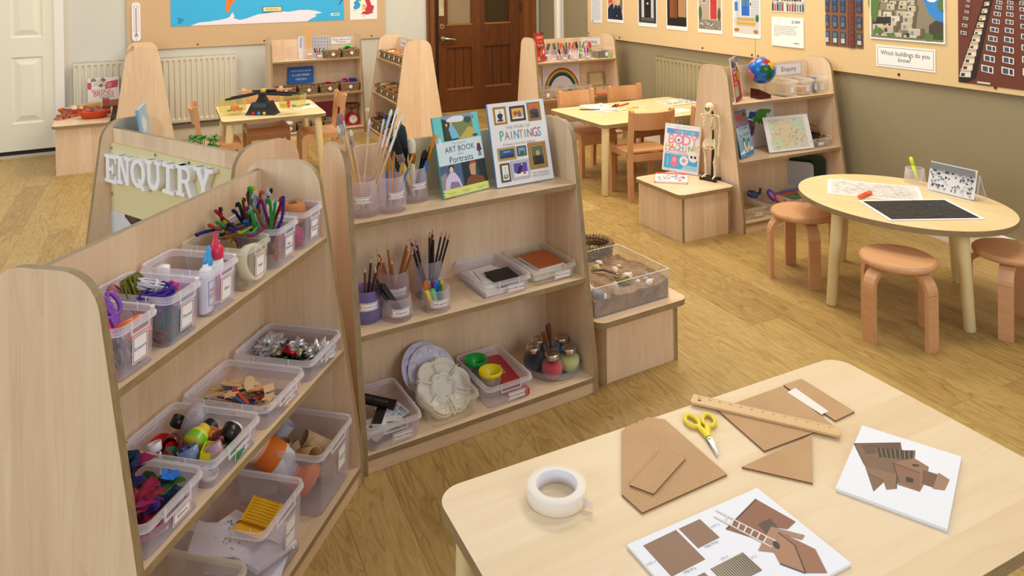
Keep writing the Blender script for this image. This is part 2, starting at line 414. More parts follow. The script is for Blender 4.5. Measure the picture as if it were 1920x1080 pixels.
d=MB();hl=[(-5.335,-5.10,0.29,0.87),(-5.335,-5.10,1.04,1.9),(-5.70,-5.46,0.29,0.87),(-5.70,-5.46,1.04,1.9)]
rails(d,-5.80,-5.012,0.055,2.02,hl,0.002,0.03,DW)
for h in hl:raised_panel(d,*h,0.03,DW)
structure(d,'door_1',wl(0,0))
d=MB()
for a,b,y0,y1 in ((-5.012,-4.94,0,2.1),(-5.87,-5.80,0,2.1),(-5.87,-4.94,2.03,2.1)):d.box(a,b,y0,y1,0,0.05,flat('#f0ece6',0.4))
d.box(-5.80,-5.012,0,0.018,0,0.06,flat('#c9c5b4',0.5));d.box(-5.80,-5.012,0.018,0.055,0,0.012,flat('#2a2522',0.8));structure(d,'trim_2',wl(0,0))
# dark panelled door with two panes
d=MB();DG=flat('#22160d',0.5)
hl=[(-1.235,-0.91,0.245,0.725),(-0.76,-0.42,0.245,0.725),(-1.235,-0.91,0.975,1.9),(-0.76,-0.42,0.975,1.9)]
rails(d,-1.335,-0.285,0.008,2.05,hl,0.0,0.045,DARKWOOD)
for i in (0,1):
    h=hl[i];d.box(h[0],h[1],h[2],h[3],0.005,0.02,DARKWOOD,g=1)
    for k in (1,2):
        x=h[0]+(h[1]-h[0])*k/3;d.box(x-0.004,x+0.004,h[2],h[3],0.02,0.0215,DG)
    d.box(h[0],h[1],h[2],h[2]+0.02,0.02,0.05,wood('door_bead','#a36a38','#8a5528','#6d3f1c'),g=0)
    d.box(h[1]-0.012,h[1],h[2],h[3],0.02,0.04,DARKWOOD)
for i in (2,3):
    h=hl[i];d.box(h[0],h[1],h[2],h[2]+0.02,0.02,0.052,MATS['door_bead'],g=0)
    d.box(h[0],h[0]+0.014,h[2],h[3],0.02,0.048,DARKWOOD);d.box(h[1]-0.014,h[1],h[2],h[3],0.02,0.048,DARKWOOD)
d.box(-1.325,-1.155,0.775,0.895,0.045,0.056,DARKWOOD,g=0)
door2=structure(d,'door_2',wl(0,0))
p=MB()
p.box(hl[2][0],hl[2][1],0.985,1.9,0.014,0.02,plastic('door_pane_reflection','#b59f7d',0.6,0.85,0.08,'#a58f70'));p.build('pane',door2)  # beige of this left pane is a cream reflection painted into its colour
p=MB();p.box(hl[3][0],hl[3][1],0.985,1.9,0.014,0.02,plastic('door_pane_dark','#4a3c26',0.7,0.9,0.08,'#6a5a40'));p.build('pane',door2)
p=MB();STEEL=flat('#c9c6bf',0.22,1.0);BRASS=flat('#c9a55a',0.3,1.0)
p.cyl(0.028,0.056,0.066,STEEL,M=tr(-1.285,0.838));p.tube([(-1.285,0.838,0.066),(-1.285,0.838,0.1),(-1.27,0.837,0.108),(-1.15,0.822,0.105)],0.011,STEEL);p.build('door_handle',door2)
p=MB();p.cyl(0.03,0.045,0.053,STEEL,M=tr(-1.292,0.972));p.cyl(0.011,0.053,0.055,DG,M=tr(-1.292,0.972));p.build('lock',door2)
p=MB();p.box(-1.325,-1.265,1.09,1.5,0.045,0.05,flat('#d8cfb4',0.1,0.6));p.build('finger_plate',door2)
p=MB()
for z in (1.12,0.25):p.cyl(0.012,z,z+0.11,flat('#4a4038',0.4,0.8),M=Matrix(((1,0,0,-0.28),(0,0,1,0),(0,1,0,0.05),(0,0,0,1))))
p.build('hinge',door2)
d=MB();MOULD=wood('door_moulding','#8a5228','#6e3d19','#4a260f',strip=0.05)
d.box(-1.375,-1.336,0,2.1,-0.02,0.03,flat('#241409',0.5))
for a,b in ((-1.46,-1.375),(-0.15,-0.06)):
    d.box(a,b,0,2.12,0,0.045,MOULD,g=1);d.box(a+0.02,b-0.02,0,2.12,0.045,0.065,MOULD,g=1)
d.box(-0.283,-0.15,0,2.1,-0.02,0.03,MOULD,g=1);d.box(-1.46,-0.06,2.06,2.16,0,0.06,MOULD,g=0);structure(d,'trim_3',wl(0,0))
d=MB();d.box(-1.46,-0.06,0,2.2,-0.16,-0.14,DG);structure(d,'trim_4',wl(0,0))
# ---------------- radiators
def radiator(f,s0,s1,z0,z1,off,hexcol,n,label):
    m=flat(hexcol,0.4);o=thing('radiator',label,'radiator',f(0,0))
    b=MB();L=s1-s0;vs=[];nz=[z0,z0+0.03,z0+0.05,z1-0.05,z1-0.03,z1]
    # pressed front panel with vertical flutes
    cols=[]
    for i in range(n):
        c=s0+L*(i+0.5)/n;w_=L/n
        cols+=[(c-w_*0.5,0),(c-w_*0.30,0),(c-w_*0.17,0.011),(c+w_*0.17,0.011),(c+w_*0.30,0)]
    cols.append((s1,0))
    for x,dd in cols:
        for k,z in enumerate(nz):vs.append((x,z,off-(dd if 2<=k<=3 else 0)))
    fs=[];q=len(nz)
    for i in range(len(cols)-1):
        for k in range(q-1):fs.append([i*q+k,(i+1)*q+k,(i+1)*q+k+1,i*q+k+1])
    b.add(vs,fs,m,None,False);b.box(s0,s1,z0,z1,off-0.022,off-0.013,m);b.box(s0,s1,z1-0.008,z1,off-0.02,off,m);b.box(s0,s1,z0,z0+0.008,off-0.02,off,m)
    b.build('panel',o)
    b=MB();b.box(s0+0.03,s1-0.03,z0+0.02,z1-0.0,0.012,0.03,m);b.build('rear_panel',o)
    b=MB()
    for x in (s0+0.12,s1-0.12):b.box(x,x+0.03,z0+0.04,z1-0.04,0.0,off-0.02,m)
    b.tube([(s1-0.02,0.125,0.05),(s1-0.02,z0+0.03,0.05)],0.01,flat('#d8d4c8',0.4));b.build('bracket',o)
    return o
radiator(wl,-4.87,-3.49,0.17,0.80,0.075,'#dbd7c6',28,'cream panel radiator on the wall under the world map board')
radiator(wr,2.60,4.2,0.2,0.80,0.095,'#a59a78',30,'olive painted radiator on the wall behind the writing table')
# ---------------- pinboards
def board(name,f,s0,s1,z0,z1,hexcol,screws,label):
    b=MB();m=flat(hexcol,0.8,0,0.03,200);b.box(s0,s1,z0,z1,0.0,0.018,m,edge=flat('#a98b5c',0.7),thick=2);o=b.build(name,M=f(0,0,0.016 if f is wr else 0));tag(o,label,'pinboard')
    for s_,z in screws:
        b=MB();b.cyl(0.0085,0,0.003,flat('#6b5a3c',0.35,0.9),10,M=tr(s_,z,0.018));b.cyl(0.003,0.003,0.0035,flat('#2d261b'),6,M=tr(s_,z,0.018));b.build('screw',o)
    return o
board('pinboard',wl,-4.44,-1.95,0.877,2.2,'#cfb088',[(-3.832,0.905),(-3.214,0.909),(-2.1,0.905)],'tan pinboard on the pale wall carrying the world map')
board('pinboard',wr,1.27,3.80,0.885,2.2,'#e0c292',[(1.29,0.915),(1.9,0.911),(3.182,0.91),(3.766,0.905)],'buff pinboard with the pictures of front doors')
board('pinboard',wr,3.804,7.4,0.872,2.2,'#e2c491',[(3.83,0.902),(5.023,0.9),(5.6,0.897)],'buff pinboard with the large photographs of buildings')
# ================================================================ shelf units
LU,TU,HU=0.8844,0.0187,0.961
YB,YT,ZF,YK,ZK=0.2467,0.1169,0.0853,0.0659,0.9308
Z1,Z2,Z3,TS=0.7369,0.4031,0.0591,0.0173
def fy(z):return-(YB+(YT-YB)*(max(z,ZF)-ZF)/(HU-ZF))
def unit(k,label,back=PLY):
    o=thing('shelf_unit',label,'shelf unit',fr(k))
    out=rounded([(-YB,0),(YB,0),(YB,ZF),(YT,HU),(-YT,HU),(-YB,ZF)],[0,0,0.05,0.085,0.085,0.05],8)
    for x in (0,LU-TU):
        b=MB();b.prism(out,x,x+TU,MAPLE,PLY,YZ);b.build('side_panel',o)
    b=MB();b.box(TU,LU-TU,YK,YK+0.018,Z3,ZK,MAPLE,edge=PLY,thick=1);b.build('back_panel',o)
    for z in (Z1,Z2,Z3):
        b=MB();b.box(TU,LU-TU,fy(z)+0.002,YK,z-TS,z,MAPLE,g=0,edge=PLY,thick=2);b.build('shelf',o)
    b=MB();b.box(TU,LU-TU,fy(0)+0.008,fy(0)+0.026,0,Z3-TS,MAPLE,g=0);b.box(TU,LU-TU,fy(0)+0.012,fy(0)+0.02,0,0.006,flat('#2d2417'));b.build('plinth',o)
    for x in (TU+0.035,LU-TU-0.035):
        b=MB();b.cyl(0.009,0,0.002,flat('#e9d9b8',0.5),14,M=tr(x,YK,0.868,PI/2));b.build('screw_cap',o)
    return o
unit('A','maple shelf unit of craft materials with the biggest side panel')
unit('B','maple shelf unit with paint brushes and art books on top')
unit('E','maple shelf unit with the globe and Enquiry sign')
unit('W','maple shelf unit with the rainbow picture and Writing sign')
unit('M','maple shelf unit with the Shape, Space and Measures sign')
unit('N','maple shelf unit of baskets seen end on before the dark door')
unit('K','maple shelf unit seen end on before the cream radiator')
unit('Q','maple shelf unit with white ENQUIRY letters on its back')
# ---------------- low benches
def bench(label,M,x0,x1,y0,y1,z,ov=0.035,names='bench'):
    o=thing(names,label,'bench',M)
    b=MB();b.prism(rrect(x1-x0+2*ov,y1-y0+2*ov,0.04,6,(x0+x1)/2,(y0+y1)/2),z-0.022,z,MAPLE,PLY,g=0);b.build('top',o)
    b=MB();b.box(x0+0.018,x1-0.018,y0,y0+0.016,0,z-0.022,MAPLE);b.build('front_panel',o)
    b=MB();b.box(x0+0.018,x1-0.018,y1-0.016,y1,0,z-0.022,MAPLE);b.build('rear_panel',o)
    for x in (x0,x1-0.018):
        b=MB();b.box(x,x+0.018,y0-0.006,y1+0.006,0,z-0.022,MAPLE,edge=PLY,thick=0);b.build('side_panel',o)
    return o
ZS=0.245;ZE=0.275;ZKB=0.392
bench('low maple bench holding the sand tray',fr('B'),0.925,1.29,-0.215,0.27,ZS)
bench('low maple bench carrying the toy skeleton',fr('E'),-0.40,-0.045,-0.185,0.21,ZE,0.025)
bench('maple bench with orange baskets of small bricks beside the white door',fr('K'),0.035,0.86,0.275,0.615,ZKB,0.03)
# ---------------- tables
def leg(mb,x,y,z,sx,sy,r0=0.026,r1=0.021,mat=None):
    mb.tube([(x,y,z),(x+sx*0.98,y+sy*0.98,0.006),(x+sx,y+sy,0)],[r0,r1,r1*0.8],mat or CREAM,16)
def rect_table(label,M,L,Wd,z,top,rad=0.05,ins=0.055,sp=0.02,r0=0.028):
    o=thing('table',label,'table',M)
    b=MB();b.prism(rrect(L,Wd,rad,8,L/2,-Wd/2 if False else Wd/2),z-0.024,z,top,PLY,g=0);b.build('tabletop',o)
    for x,sx in ((ins,-1),(L-ins,1)):
        for y,sy in ((ins,-1),(Wd-ins,1)):
            b=MB();leg(b,x,y,z-0.024,sx*sp,sy*sp,r0,r0*0.86);b.build('leg',o)
    return o
rect_table('pale rectangular table with cardboard model making in the front',fr('T')@tr(0,-0.60,0),1.094,0.60,0.52,TOP,0.05,0.05,0.012,0.023)
rect_table('rectangular table with drawing paper and four chairs round it',fr('WT')@tr(-0.01,-0.01),1.16,0.74,0.49,TOPB,0.045,0.055,0.03)
rect_table('small table carrying the black balance scale',fr('MT')@tr(-0.005,-0.005),0.75,0.75,0.49,TOPB,0.045,0.06,0.03)
o=thing('table','oval table with maps and a photo stand on it','table',fr('OV')@tr(0,0,0,0,0,R(122.6-90)))
b=MB();b.prism([(0.388*cos(2*PI*i/64),0.471*sin(2*PI*i/64)) for i in range(64)],0.426,0.45,TOPB,PLY);b.build('tabletop',o)
for wx,wy in ((-0.364,-0.09),(0.1,-0.36),(0.346,0.14),(-0.085,0.44)):
    x,y=(Matrix.Rotation(-R(32.6),2)@Vector((wx,wy)))[:]
    b=MB();leg(b,x*0.9,y*0.9,0.426,x*0.1,y*0.1,0.026,0.023);b.build('leg',o)
# ---------------- chairs
def make_chair(label,M,group):
    o=thing('chair',label,'chair',M,group);wd=0.165;t=0.03
    def arc(cx,cy,r,a0,a1,n=6):return [(cx+r*cos(R(a0+(a1-a0)*i/n)),cy+r*sin(R(a0+(a1-a0)*i/n))) for i in range(n+1)]
    side=[(0.118,0),(0.153,0)]+arc(0.103,0.278,0.05,0,90)+[(-0.125,0.328),(-0.125,0.285),(0.09,0.285)]+arc(0.098,0.265,0.02,90,0)
    for x in (-wd,wd-t):
        b=MB();b.prism(side,x,x+t,BEECH,BEECH,YZ,smooth=False);b.build('leg',o)
    post=rounded([(-0.165,0),(-0.13,0),(-0.118,0.3),(-0.152,0.615),(-0.188,0.615),(-0.152,0.3)],[0,0,0.2,0.016,0.016,0.2],5)
    for x in (-wd,wd-t):
        b=MB();b.prism(post,x,x+t,BEECH,BEECH,YZ);b.build('rear_leg',o)
    st=[(-0.13,0.318),(0.1,0.318)]+arc(0.1,0.278,0.04,90,0)+[(0.14,0.24),(0.152,0.24)]+arc(0.1,0.278,0.052,0,90)+[(-0.13,0.33)]
    b=MB();b.prism(st,-wd+t,wd-t,BEECH,BEECH,YZ,g=1);b.build('seat',o)
    b=MB();b.box(-wd+t,wd-t,-0.135,-0.118,0.262,0.31,BEECH,g=0);b.build('rail',o)
    b=MB();b.sheet(lambda u,v:(-wd+t*0.7+u*2*(wd-t*0.7),-0.157-0.025*v-0.03*sin(PI*u),0.48+0.118*v),10,3,0.014,BEECH);b.build('backrest',o)
    return o
def cm(x,y,face):return tr(x,y,0,0,0,face-PI/2) # face = world direction the sitter looks
WTa=FR['WT'][2];MTa=FR['MT'][2]
G1='chairs round the writing table';G2='chairs round the balance table'
f3=R(108);fx,fy_=cos(f3),sin(f3)
c0=make_chair('beech chair turned with its back to the viewer at the writing table',cm(0.778+0.155*fx+0.15*fy_,4.951+0.155*fy_-0.15*fx,f3),G1)
f1=R(299)
def front_pair(x,y,dx,dy,f): # middle of the two front feet
    return cm(x-0.135*cos(f),y-0.135*sin(f),f)
dup(c0,'beech chair at the far left side of the writing table, below the rainbow picture',front_pair(0.64,5.655,0,0,f1))
dup(c0,'beech chair at the far side of the writing table before the olive radiator',front_pair(0.947+0.115,5.763+0.125,0,0,f1))
dup(c0,'beech chair half hidden behind the shelf unit with the globe',cm(1.29,5.31,R(118)))
dup(c0,'beech chair on the left of the balance table, beside the radiator',cm(-2.285+0.115*cos(R(24)),5.475+0.115*sin(R(24)),R(24)),G2)
dup(c0,'beech chair pushed under the far side of the balance table',cm(-2.105+0.165*cos(R(297)),6.25+0.165*sin(R(297)),R(297)),G2)
dup(c0,'beech chair on the right of the balance table, in front of the red scale',cm(-1.387+0.165*cos(R(203)),5.95+0.165*sin(R(203)),R(203)),G2)
# ---------------- stools
def make_stool(label,M):
    o=thing('stool',label,'stool',M,'bentwood stools round the oval table')
    b=MB();r=0.146;b.lathe([(0,0.303),(r-0.006,0.303),(r,0.309),(r,0.322),(r-0.008,0.33)],BEECH2,40)
    b.add([((r-0.008)*cos(2*PI*i/40),(r-0.008)*sin(2*PI*i/40),0.33) for i in range(40)],[list(range(40))],BEECH2);b.build('seat',o)
    for k in range(4):
        pts=[];th=0.019
        oc=[(0.166,0),(0.166,0.225)]+[(0.086+0.08*cos(R(a)),0.223+0.08*sin(R(a))) for a in range(0,91,15)]+[(0.03,0.303)]
        ic=[(0.03,0.284)]+[(0.086+0.061*cos(R(a)),0.223+0.061*sin(R(a))) for a in range(90,-1,-15)]+[(0.147,0)]
        b=MB();b.prism(oc+ic,-0.027,0.027,BEECH2,BEECH2,XZ);b.build('leg',o,tr(rz=PI/2*k))
        if k==0:
            pass
    return o
s0=make_stool('bentwood stool standing alone in front of the oval table',tr(1.585,3.085,0,0,0,R(22)))
dup(s0,'bentwood stool between the oval table and the globe shelf',tr(1.425,3.70,0,0,0,R(0)))
dup(s0,'bentwood stool cut off at the right, past the oval table',tr(2.0975,3.143,0,0,0,R(48.7)))
# ================================================================ flat printed things
class Poster:
    """a printed sheet: metres from the lower left corner, Z towards the viewer"""
    def __init__(s,w,h,bg='#f4f3f0',th=0.0015,r=0.0):
        s.b=MB();s.z=th+0.0001;s.w,s.h=w,h
        s.b.prism(rrect(w,h,r,4,w/2,h/2) if r else [(0,0),(w,0),(w,h),(0,h)],0,th,flat(bg,0.55))
    def up(s):s.z+=0.00003;return s.z
    def rect(s,x0,y0,x1,y1,col,rough=0.5):s.b.poly([(x0,y0),(x1,y0),(x1,y1),(x0,y1)],s.up(),flat(col,rough));return s
    def poly(s,pts,col,sc=None):
        if sc:pts=[(sc[0]+x*sc[2],sc[1]+y*sc[3]) for x,y in pts]
        s.b.poly(pts,s.up(),flat(col,0.5));return s
    def disc(s,x,y,rx,ry,col,n=18,a=0):
        s.poly([(x+rx*cos(2*PI*i/n)*cos(a)-ry*sin(2*PI*i/n)*sin(a),y+rx*cos(2*PI*i/n)*sin(a)+ry*sin(2*PI*i/n)*cos(a)) for i in range(n)],col);return s
    def text(s,t,x,y,size,col,align='CENTER',shear=0,sx=1.0,rot=0):s.b.text(t,size,flat(col,0.5),tr(x,y,s.up(),0,0,rot),align,0,shear,sx);return s
    def line(s,x0,y0,x1,y1,w,col):
        d=Vector((x1-x0,y1-y0)).normalized();n=Vector((-d.y,d.x))*w/2
        s.poly([(x0+n.x,y0+n.y),(x0-n.x,y0-n.y),(x1-n.x,y1-n.y),(x1+n.x,y1+n.y)],col);return s
    def frame(s,x0,y0,x1,y1,t,col):
        s.rect(x0,y0,x1,y0+t,col);s.rect(x0,y1-t,x1,y1,col);s.rect(x0,y0+t,x0+t,y1-t,col);s.rect(x1-t,y0+t,x1,y1-t,col);return s
    def build(s,name,M=None,parent=None):return s.b.build(name,parent,M)
def blot(cx,cy,rx,ry,n=14,amp=0.35,seed=0):
    rr=random.Random(seed);return [(cx+rx*(1+amp*(rr.random()-0.5))*cos(2*PI*i/n),cy+ry*(1+amp*(rr.random()-0.5))*sin(2*PI*i/n)) for i in range(n)]
LANDS={
 'na':[(-168,66),(-156,71),(-125,70),(-95,72),(-80,63),(-78,56),(-65,60),(-56,52),(-66,44),(-76,36),(-81,26),(-90,30),(-97,26),(-95,18),(-87,21),(-83,10),(-78,8),(-85,12),(-95,16),(-105,20),(-112,30),(-122,37),(-124,48),(-135,58),(-150,60),(-165,55)],
 'gl':[(-45,60),(-22,70),(-20,80),(-40,82),(-68,78),(-54,68)],
 'sa':[(-77,8),(-62,10),(-50,0),(-35,-7),(-40,-20),(-48,-27),(-58,-38),(-65,-45),(-68,-54),(-74,-50),(-72,-30),(-71,-18),(-80,-6)],
 'eu':[(-9,37),(-9,43),(-1,47),(5,52),(10,57),(5,60),(12,66),(25,71),(40,67),(58,68),(60,52),(48,45),(35,46),(28,41),(22,38),(15,40),(12,44),(3,42)],
 'as':[(60,68),(70,72),(100,77),(140,73),(178,68),(162,58),(156,52),(142,58),(135,45),(127,38),(121,30),(108,20),(105,10),(98,10),(92,22),(80,9),(72,20),(60,25),(50,28),(55,18),(44,13),(35,30),(36,36),(28,37),(28,41),(35,45),(48,45),(60,52)],
 'af':[(-6,35),(10,37),(20,32),(32,31),(43,11),(51,11),(40,-5),(40,-16),(33,-27),(20,-35),(13,-18),(9,2),(-8,5),(-17,14),(-13,27)],
 'au':[(114,-22),(130,-12),(136,-12),(142,-11),(153,-27),(150,-37),(140,-38),(131,-31),(115,-34)],
 'nz':[(167,-46),(172,-41),(174,-35),(178,-38),(174,-42),(170,-46)]}
ZW=0.0355;ZL=0.0195
# ---- left wall
k=1.67/360
def merc(lat):return math.degrees(math.log(math.tan(PI/4+R(lat)/2)))
m=Poster(1.668,1.05,'#35b4ea')
def mp(lo,la):return ((lo+180)*k,0.405+merc(la)*k)
for nm,col in (('na','#e9c93a'),('gl','#f2f2f2'),('sa','#ef7d22'),('eu','#d4482f'),('as','#5fb04a'),('af','#c9477c'),('au','#6b2b86'),('nz','#6b2b86')):m.poly([mp(*p) for p in LANDS[nm]],col)
ant=[(0.17,0.0),(0.25,0.03),(0.34,0.035),(0.45,0.05),(0.5,0.06),(0.53,0.075),(0.545,0.105),(0.565,0.12),(0.56,0.1),(0.575,0.085),(0.565,0.06),(0.62,0.04),(0.68,0.05),(0.75,0.075),(0.8,0.09),(0.9,0.1),(1.0,0.115),(1.1,0.105),(1.2,0.12),(1.3,0.118),(1.38,0.105),(1.44,0.085),(1.36,0.07),(1.38,0.05),(1.33,0.03),(1.28,0.0)]
m.poly(ant,'#ece8f4')
for i,(x,y) in enumerate(((0.595,0.16),(0.53,0.155))):m.disc(x,y,0.008,0.005,'#ef7d22',8)
for i in range(5):m.rect(0.06,0.075-i*0.012,0.06+(0.03,0.05,0.05,0.04,0.03)[i],0.08-i*0.012,'#1d4f9c')
m.rect(1.53,0.05,1.62,0.075,'#eaf4fb').rect(1.548,0.058,1.61,0.067,'#2a5b8c')
tag(m.build('world_map',wl(-4.066,1.086,ZL)),'blue world map with white Antarctica at its foot','map')
m=Poster(0.187,0.052,'#4a3a1c',0.003);m.rect(0.005,0.005,0.182,0.047,'#efe0a8').text('Antarctica',0.0935,0.026,0.03,'#2a2418')
tag(m.build('name_card',wl(-3.225,1.198,ZL+0.0045)),'small cream card reading Antarctica on the world map','card')
m=Poster(0.298,0.42,'#f3f1ee')
m.poly([(0.19,0.05),(0.13,0.06),(0.115,0.055),(0.14,0.085),(0.17,0.09),(0.165,0.105),(0.145,0.11),(0.175,0.125),(0.185,0.15),(0.165,0.2),(0.165,0.235),(0.19,0.26),(0.215,0.215),(0.235,0.155),(0.265,0.14),(0.255,0.1),(0.245,0.08),(0.26,0.07),(0.22,0.06)],'#c8323e')
m.poly([(0.165,0.105),(0.125,0.1),(0.14,0.125),(0.125,0.155),(0.16,0.165),(0.178,0.15),(0.172,0.125)],'#f0b265')
m.poly([(0.04,0.115),(0.075,0.11),(0.105,0.13),(0.115,0.165),(0.095,0.19),(0.11,0.2),(0.085,0.235),(0.06,0.2),(0.04,0.185),(0.05,0.155),(0.035,0.135)],'#2f9bd6')
m.poly([(0.085,0.2),(0.12,0.195),(0.128,0.225),(0.1,0.24),(0.08,0.225)],'#5bbf6a')
m.poly([(0.16,0.235),(0.19,0.262),(0.2,0.3),(0.235,0.32),(0.215,0.36),(0.19,0.38),(0.15,0.37),(0.155,0.31),(0.14,0.27)],'#2b4fa0')
for x,y,t in ((0.05,0.1,'Ireland'),(0.17,0.26,'Scotland'),(0.15,0.04,'England')):m.text(t,x,y,0.014,'#44444a')
tag(m.build('wall_map',wl(-2.332,1.083,ZL)),'white sheet with a coloured map of the British Isles','map')
th=thing('thermometer','white wall thermometer at the left end of the tan pinboard','thermometer',wl(-4.36,0.962,ZL-0.001))
b=MB();b.prism(rrect(0.072,0.36,0.03,8,0,0.18),0,0.012,flat('#f5f3f4',0.4))
for i in range(17):
    for s_ in (-1,1):b.box(s_*0.02-0.006,s_*0.02+0.006,0.09+i*0.0145,0.093+i*0.0145,0.012,0.0123,flat('#b03a3a' if i<6 else '#5a5a60'))
b.text('U',0.045,flat('#4a4a4a'),tr(0,0.05,0.0124));b.text('F  C',0.022,flat('#4a4a4a'),tr(0,0.325,0.0124));b.build('scale_plate',th)
b=MB();b.tube([(0,0.06,0.014),(0,0.315,0.014)],0.004,flat('#9a9296',0.2));b.ball((0,0.06,0.014),0.007,flat('#7a5a5c',0.2));b.build('tube',th)
b=MB()
for y in (0.012,0.345):b.cyl(0.004,0.012,0.014,BRASS,8,tr(0,y))
b.build('screw',th)
# ---- right wall
def on_r(p,name,s,z,label,cat):return tag(p.build(name,wr(s,z,ZW)),label,cat)
m=Poster(0.228,0.42,'#eef0f2')
for i in range(26):m.rect(0.02,0.03+i*0.0135,0.2-(0.03 if i%5==0 else 0),0.036+i*0.0135,'#b9bec6')
m.rect(0.02,0.012,0.05,0.022,'#3b6fb0');on_r(m,'notice',1.346,1.034,'narrow white sheet of small print, nearest the door end','notice')
m=Poster(0.305,0.42,'#f5f5f4');m.rect(0.015,0.03,0.29,0.405,'#c9a488').rect(0.015,0.22,0.29,0.405,'#b7c1c4').rect(0.2,0.13,0.29,0.3,'#8b6f4c')
m.poly([(0.015,0.03),(0.015,0.13),(0.06,0.17),(0.11,0.19),(0.13,0.12),(0.14,0.03)],'#1c2a48').poly([(0.13,0.03),(0.12,0.12),(0.15,0.17),(0.21,0.18),(0.26,0.15),(0.29,0.03)],'#16233f')
m.disc(0.08,0.24,0.05,0.06,'#e0b090').poly([(0.03,0.24),(0.04,0.3),(0.09,0.315),(0.13,0.28),(0.12,0.26),(0.07,0.275)],'#6b4426').disc(0.2,0.225,0.048,0.058,'#e6b798').poly([(0.15,0.23),(0.155,0.28),(0.2,0.3),(0.25,0.27),(0.25,0.22),(0.235,0.25),(0.18,0.26)],'#b98a56')
m.rect(0.03,0.19,0.1,0.25,'#d9502e').rect(0.06,0.25,0.13,0.3,'#e9b23a').poly([(0.17,0.165),(0.2,0.14),(0.22,0.165)],'#2d62b0').rect(0.18,0.06,0.19,0.075,'#e9c93a')
on_r(m,'photograph',1.677,1.053,'photograph of two pupils in navy jumpers','photograph')
m=Poster(0.308,0.45,'#f3f3f3');m.rect(0.014,0.035,0.294,0.44,'#8d8d8d').rect(0.014,0.035,0.294,0.075,'#3a3a3c').rect(0.014,0.06,0.06,0.44,'#2b2b2d').rect(0.255,0.06,0.294,0.44,'#2e2e30').rect(0.06,0.075,0.1,0.44,'#d8d8d8').rect(0.215,0.075,0.255,0.44,'#d2d2d2').rect(0.104,0.08,0.212,0.44,'#0e0e10').rect(0.072,0.1,0.076,0.44,'#9a9a9a').rect(0.236,0.1,0.24,0.44,'#9a9a9a')
m.rect(0.05,0.055,0.265,0.085,'#5a5a5c').rect(0.145,0.205,0.172,0.222,'#d9d9d9').disc(0.158,0.27,0.008,0.008,'#c9c9c9').rect(0.118,0.1,0.2,0.17,'#1b1b1e').frame(0.118,0.19,0.2,0.3,0.004,'#26262a');on_r(m,'photograph',2.236,1.042,'photograph of a black front door between white columns','photograph')
m=Poster(0.305,0.45,'#f3f3f3');m.rect(0.014,0.035,0.29,0.44,'#2a1c14').rect(0.05,0.105,0.16,0.44,'#7a4522').rect(0.055,0.11,0.105,0.44,'#8a5029').rect(0.175,0.115,0.285,0.34,'#b08559').rect(0.175,0.35,0.285,0.44,'#c49a6c').rect(0.014,0.035,0.05,0.44,'#14110f').rect(0.014,0.035,0.29,0.1,'#17120e').rect(0.155,0.3,0.16,0.33,'#d8d2c4');on_r(m,'photograph',2.685,1.037,'photograph of a brown panelled front door','photograph')
m=Poster(0.308,0.45,'#f3f3f3');m.rect(0.013,0.03,0.295,0.44,'#b9a692').rect(0.013,0.03,0.295,0.11,'#8f877c')
for i in range(26):m.disc(0.025+rnd.random()*0.26,0.04+rnd.random()*0.06,0.014,0.005,rnd.choice(('#d5cfc6','#6a645c','#aba398')),8)
m.rect(0.15,0.11,0.255,0.44,'#d9d0c4').rect(0.163,0.115,0.243,0.37,'#c03a36').frame(0.17,0.13,0.236,0.24,0.003,'#9a2b2a').frame(0.17,0.25,0.236,0.36,0.003,'#9a2b2a').rect(0.2,0.27,0.206,0.29,'#2a1a18')
m.rect(0.06,0.24,0.11,0.38,'#eceae6').rect(0.066,0.246,0.104,0.374,'#59626a').rect(0.084,0.246,0.087,0.374,'#eceae6').rect(0.066,0.3,0.104,0.304,'#eceae6').poly(blot(0.035,0.16,0.02,0.06,seed=3),'#4f6a3a').poly(blot(0.27,0.16,0.02,0.05,seed=4),'#4a5a3a');on_r(m,'photograph',3.127,1.037,'photograph of a red front door in a stone wall','photograph')
m=Poster(0.306,0.45,'#f3f3f3');m.rect(0.013,0.03,0.293,0.44,'#c9cdd2').rect(0.013,0.03,0.293,0.1,'#d6d3cc')
for i in range(14):m.rect(0.2,0.15+i*0.02,0.293,0.153+i*0.02,'#a7adb5')
m.rect(0.09,0.16,0.2,0.44,'#e9ebee').rect(0.1,0.165,0.19,0.42,'#2d68c8').rect(0.106,0.24,0.142,0.41,'#4c7fae').rect(0.148,0.24,0.184,0.41,'#4c7fae').rect(0.143,0.17,0.147,0.41,'#1e4c9a').rect(0.02,0.15,0.04,0.44,'#dfe3e8').rect(0.024,0.2,0.06,0.27,'#3f7ad0')
m.rect(0.05,0.13,0.24,0.15,'#c9a45c').rect(0.045,0.09,0.25,0.125,'#d8b468').rect(0.045,0.105,0.25,0.109,'#a88743').poly(blot(0.045,0.055,0.03,0.014,seed=5),'#b5793a').poly(blot(0.255,0.05,0.025,0.014,seed=6),'#b5793a').poly(blot(0.27,0.15,0.018,0.03,seed=7),'#3e6a34').disc(0.2,0.255,0.006,0.012,'#2a2a2a');on_r(m,'photograph',3.558,1.030,'photograph of a blue front door above wooden steps','photograph')
m=Poster(0.317,0.22,'#f0efec')
for r_ in range(3):
    for c_ in range(13):
        x=0.004+c_*0.024;y=0.006+r_*0.072;m.rect(x,y,x+0.0225,y+0.066,rnd.choice(('#cfc8bb','#b9b4aa','#8d8a86','#d9d2c2','#57606a')));m.rect(x+0.005,y,x+0.0175,y+0.05,rnd.choice(('#b13a34','#2d4f7c','#1f2326','#3e5a46','#7d2f3a','#e8e4da','#5a87a8','#32353c')))
on_r(m,'photograph',3.975,1.238,'collage photograph of many small coloured front doors','photograph')
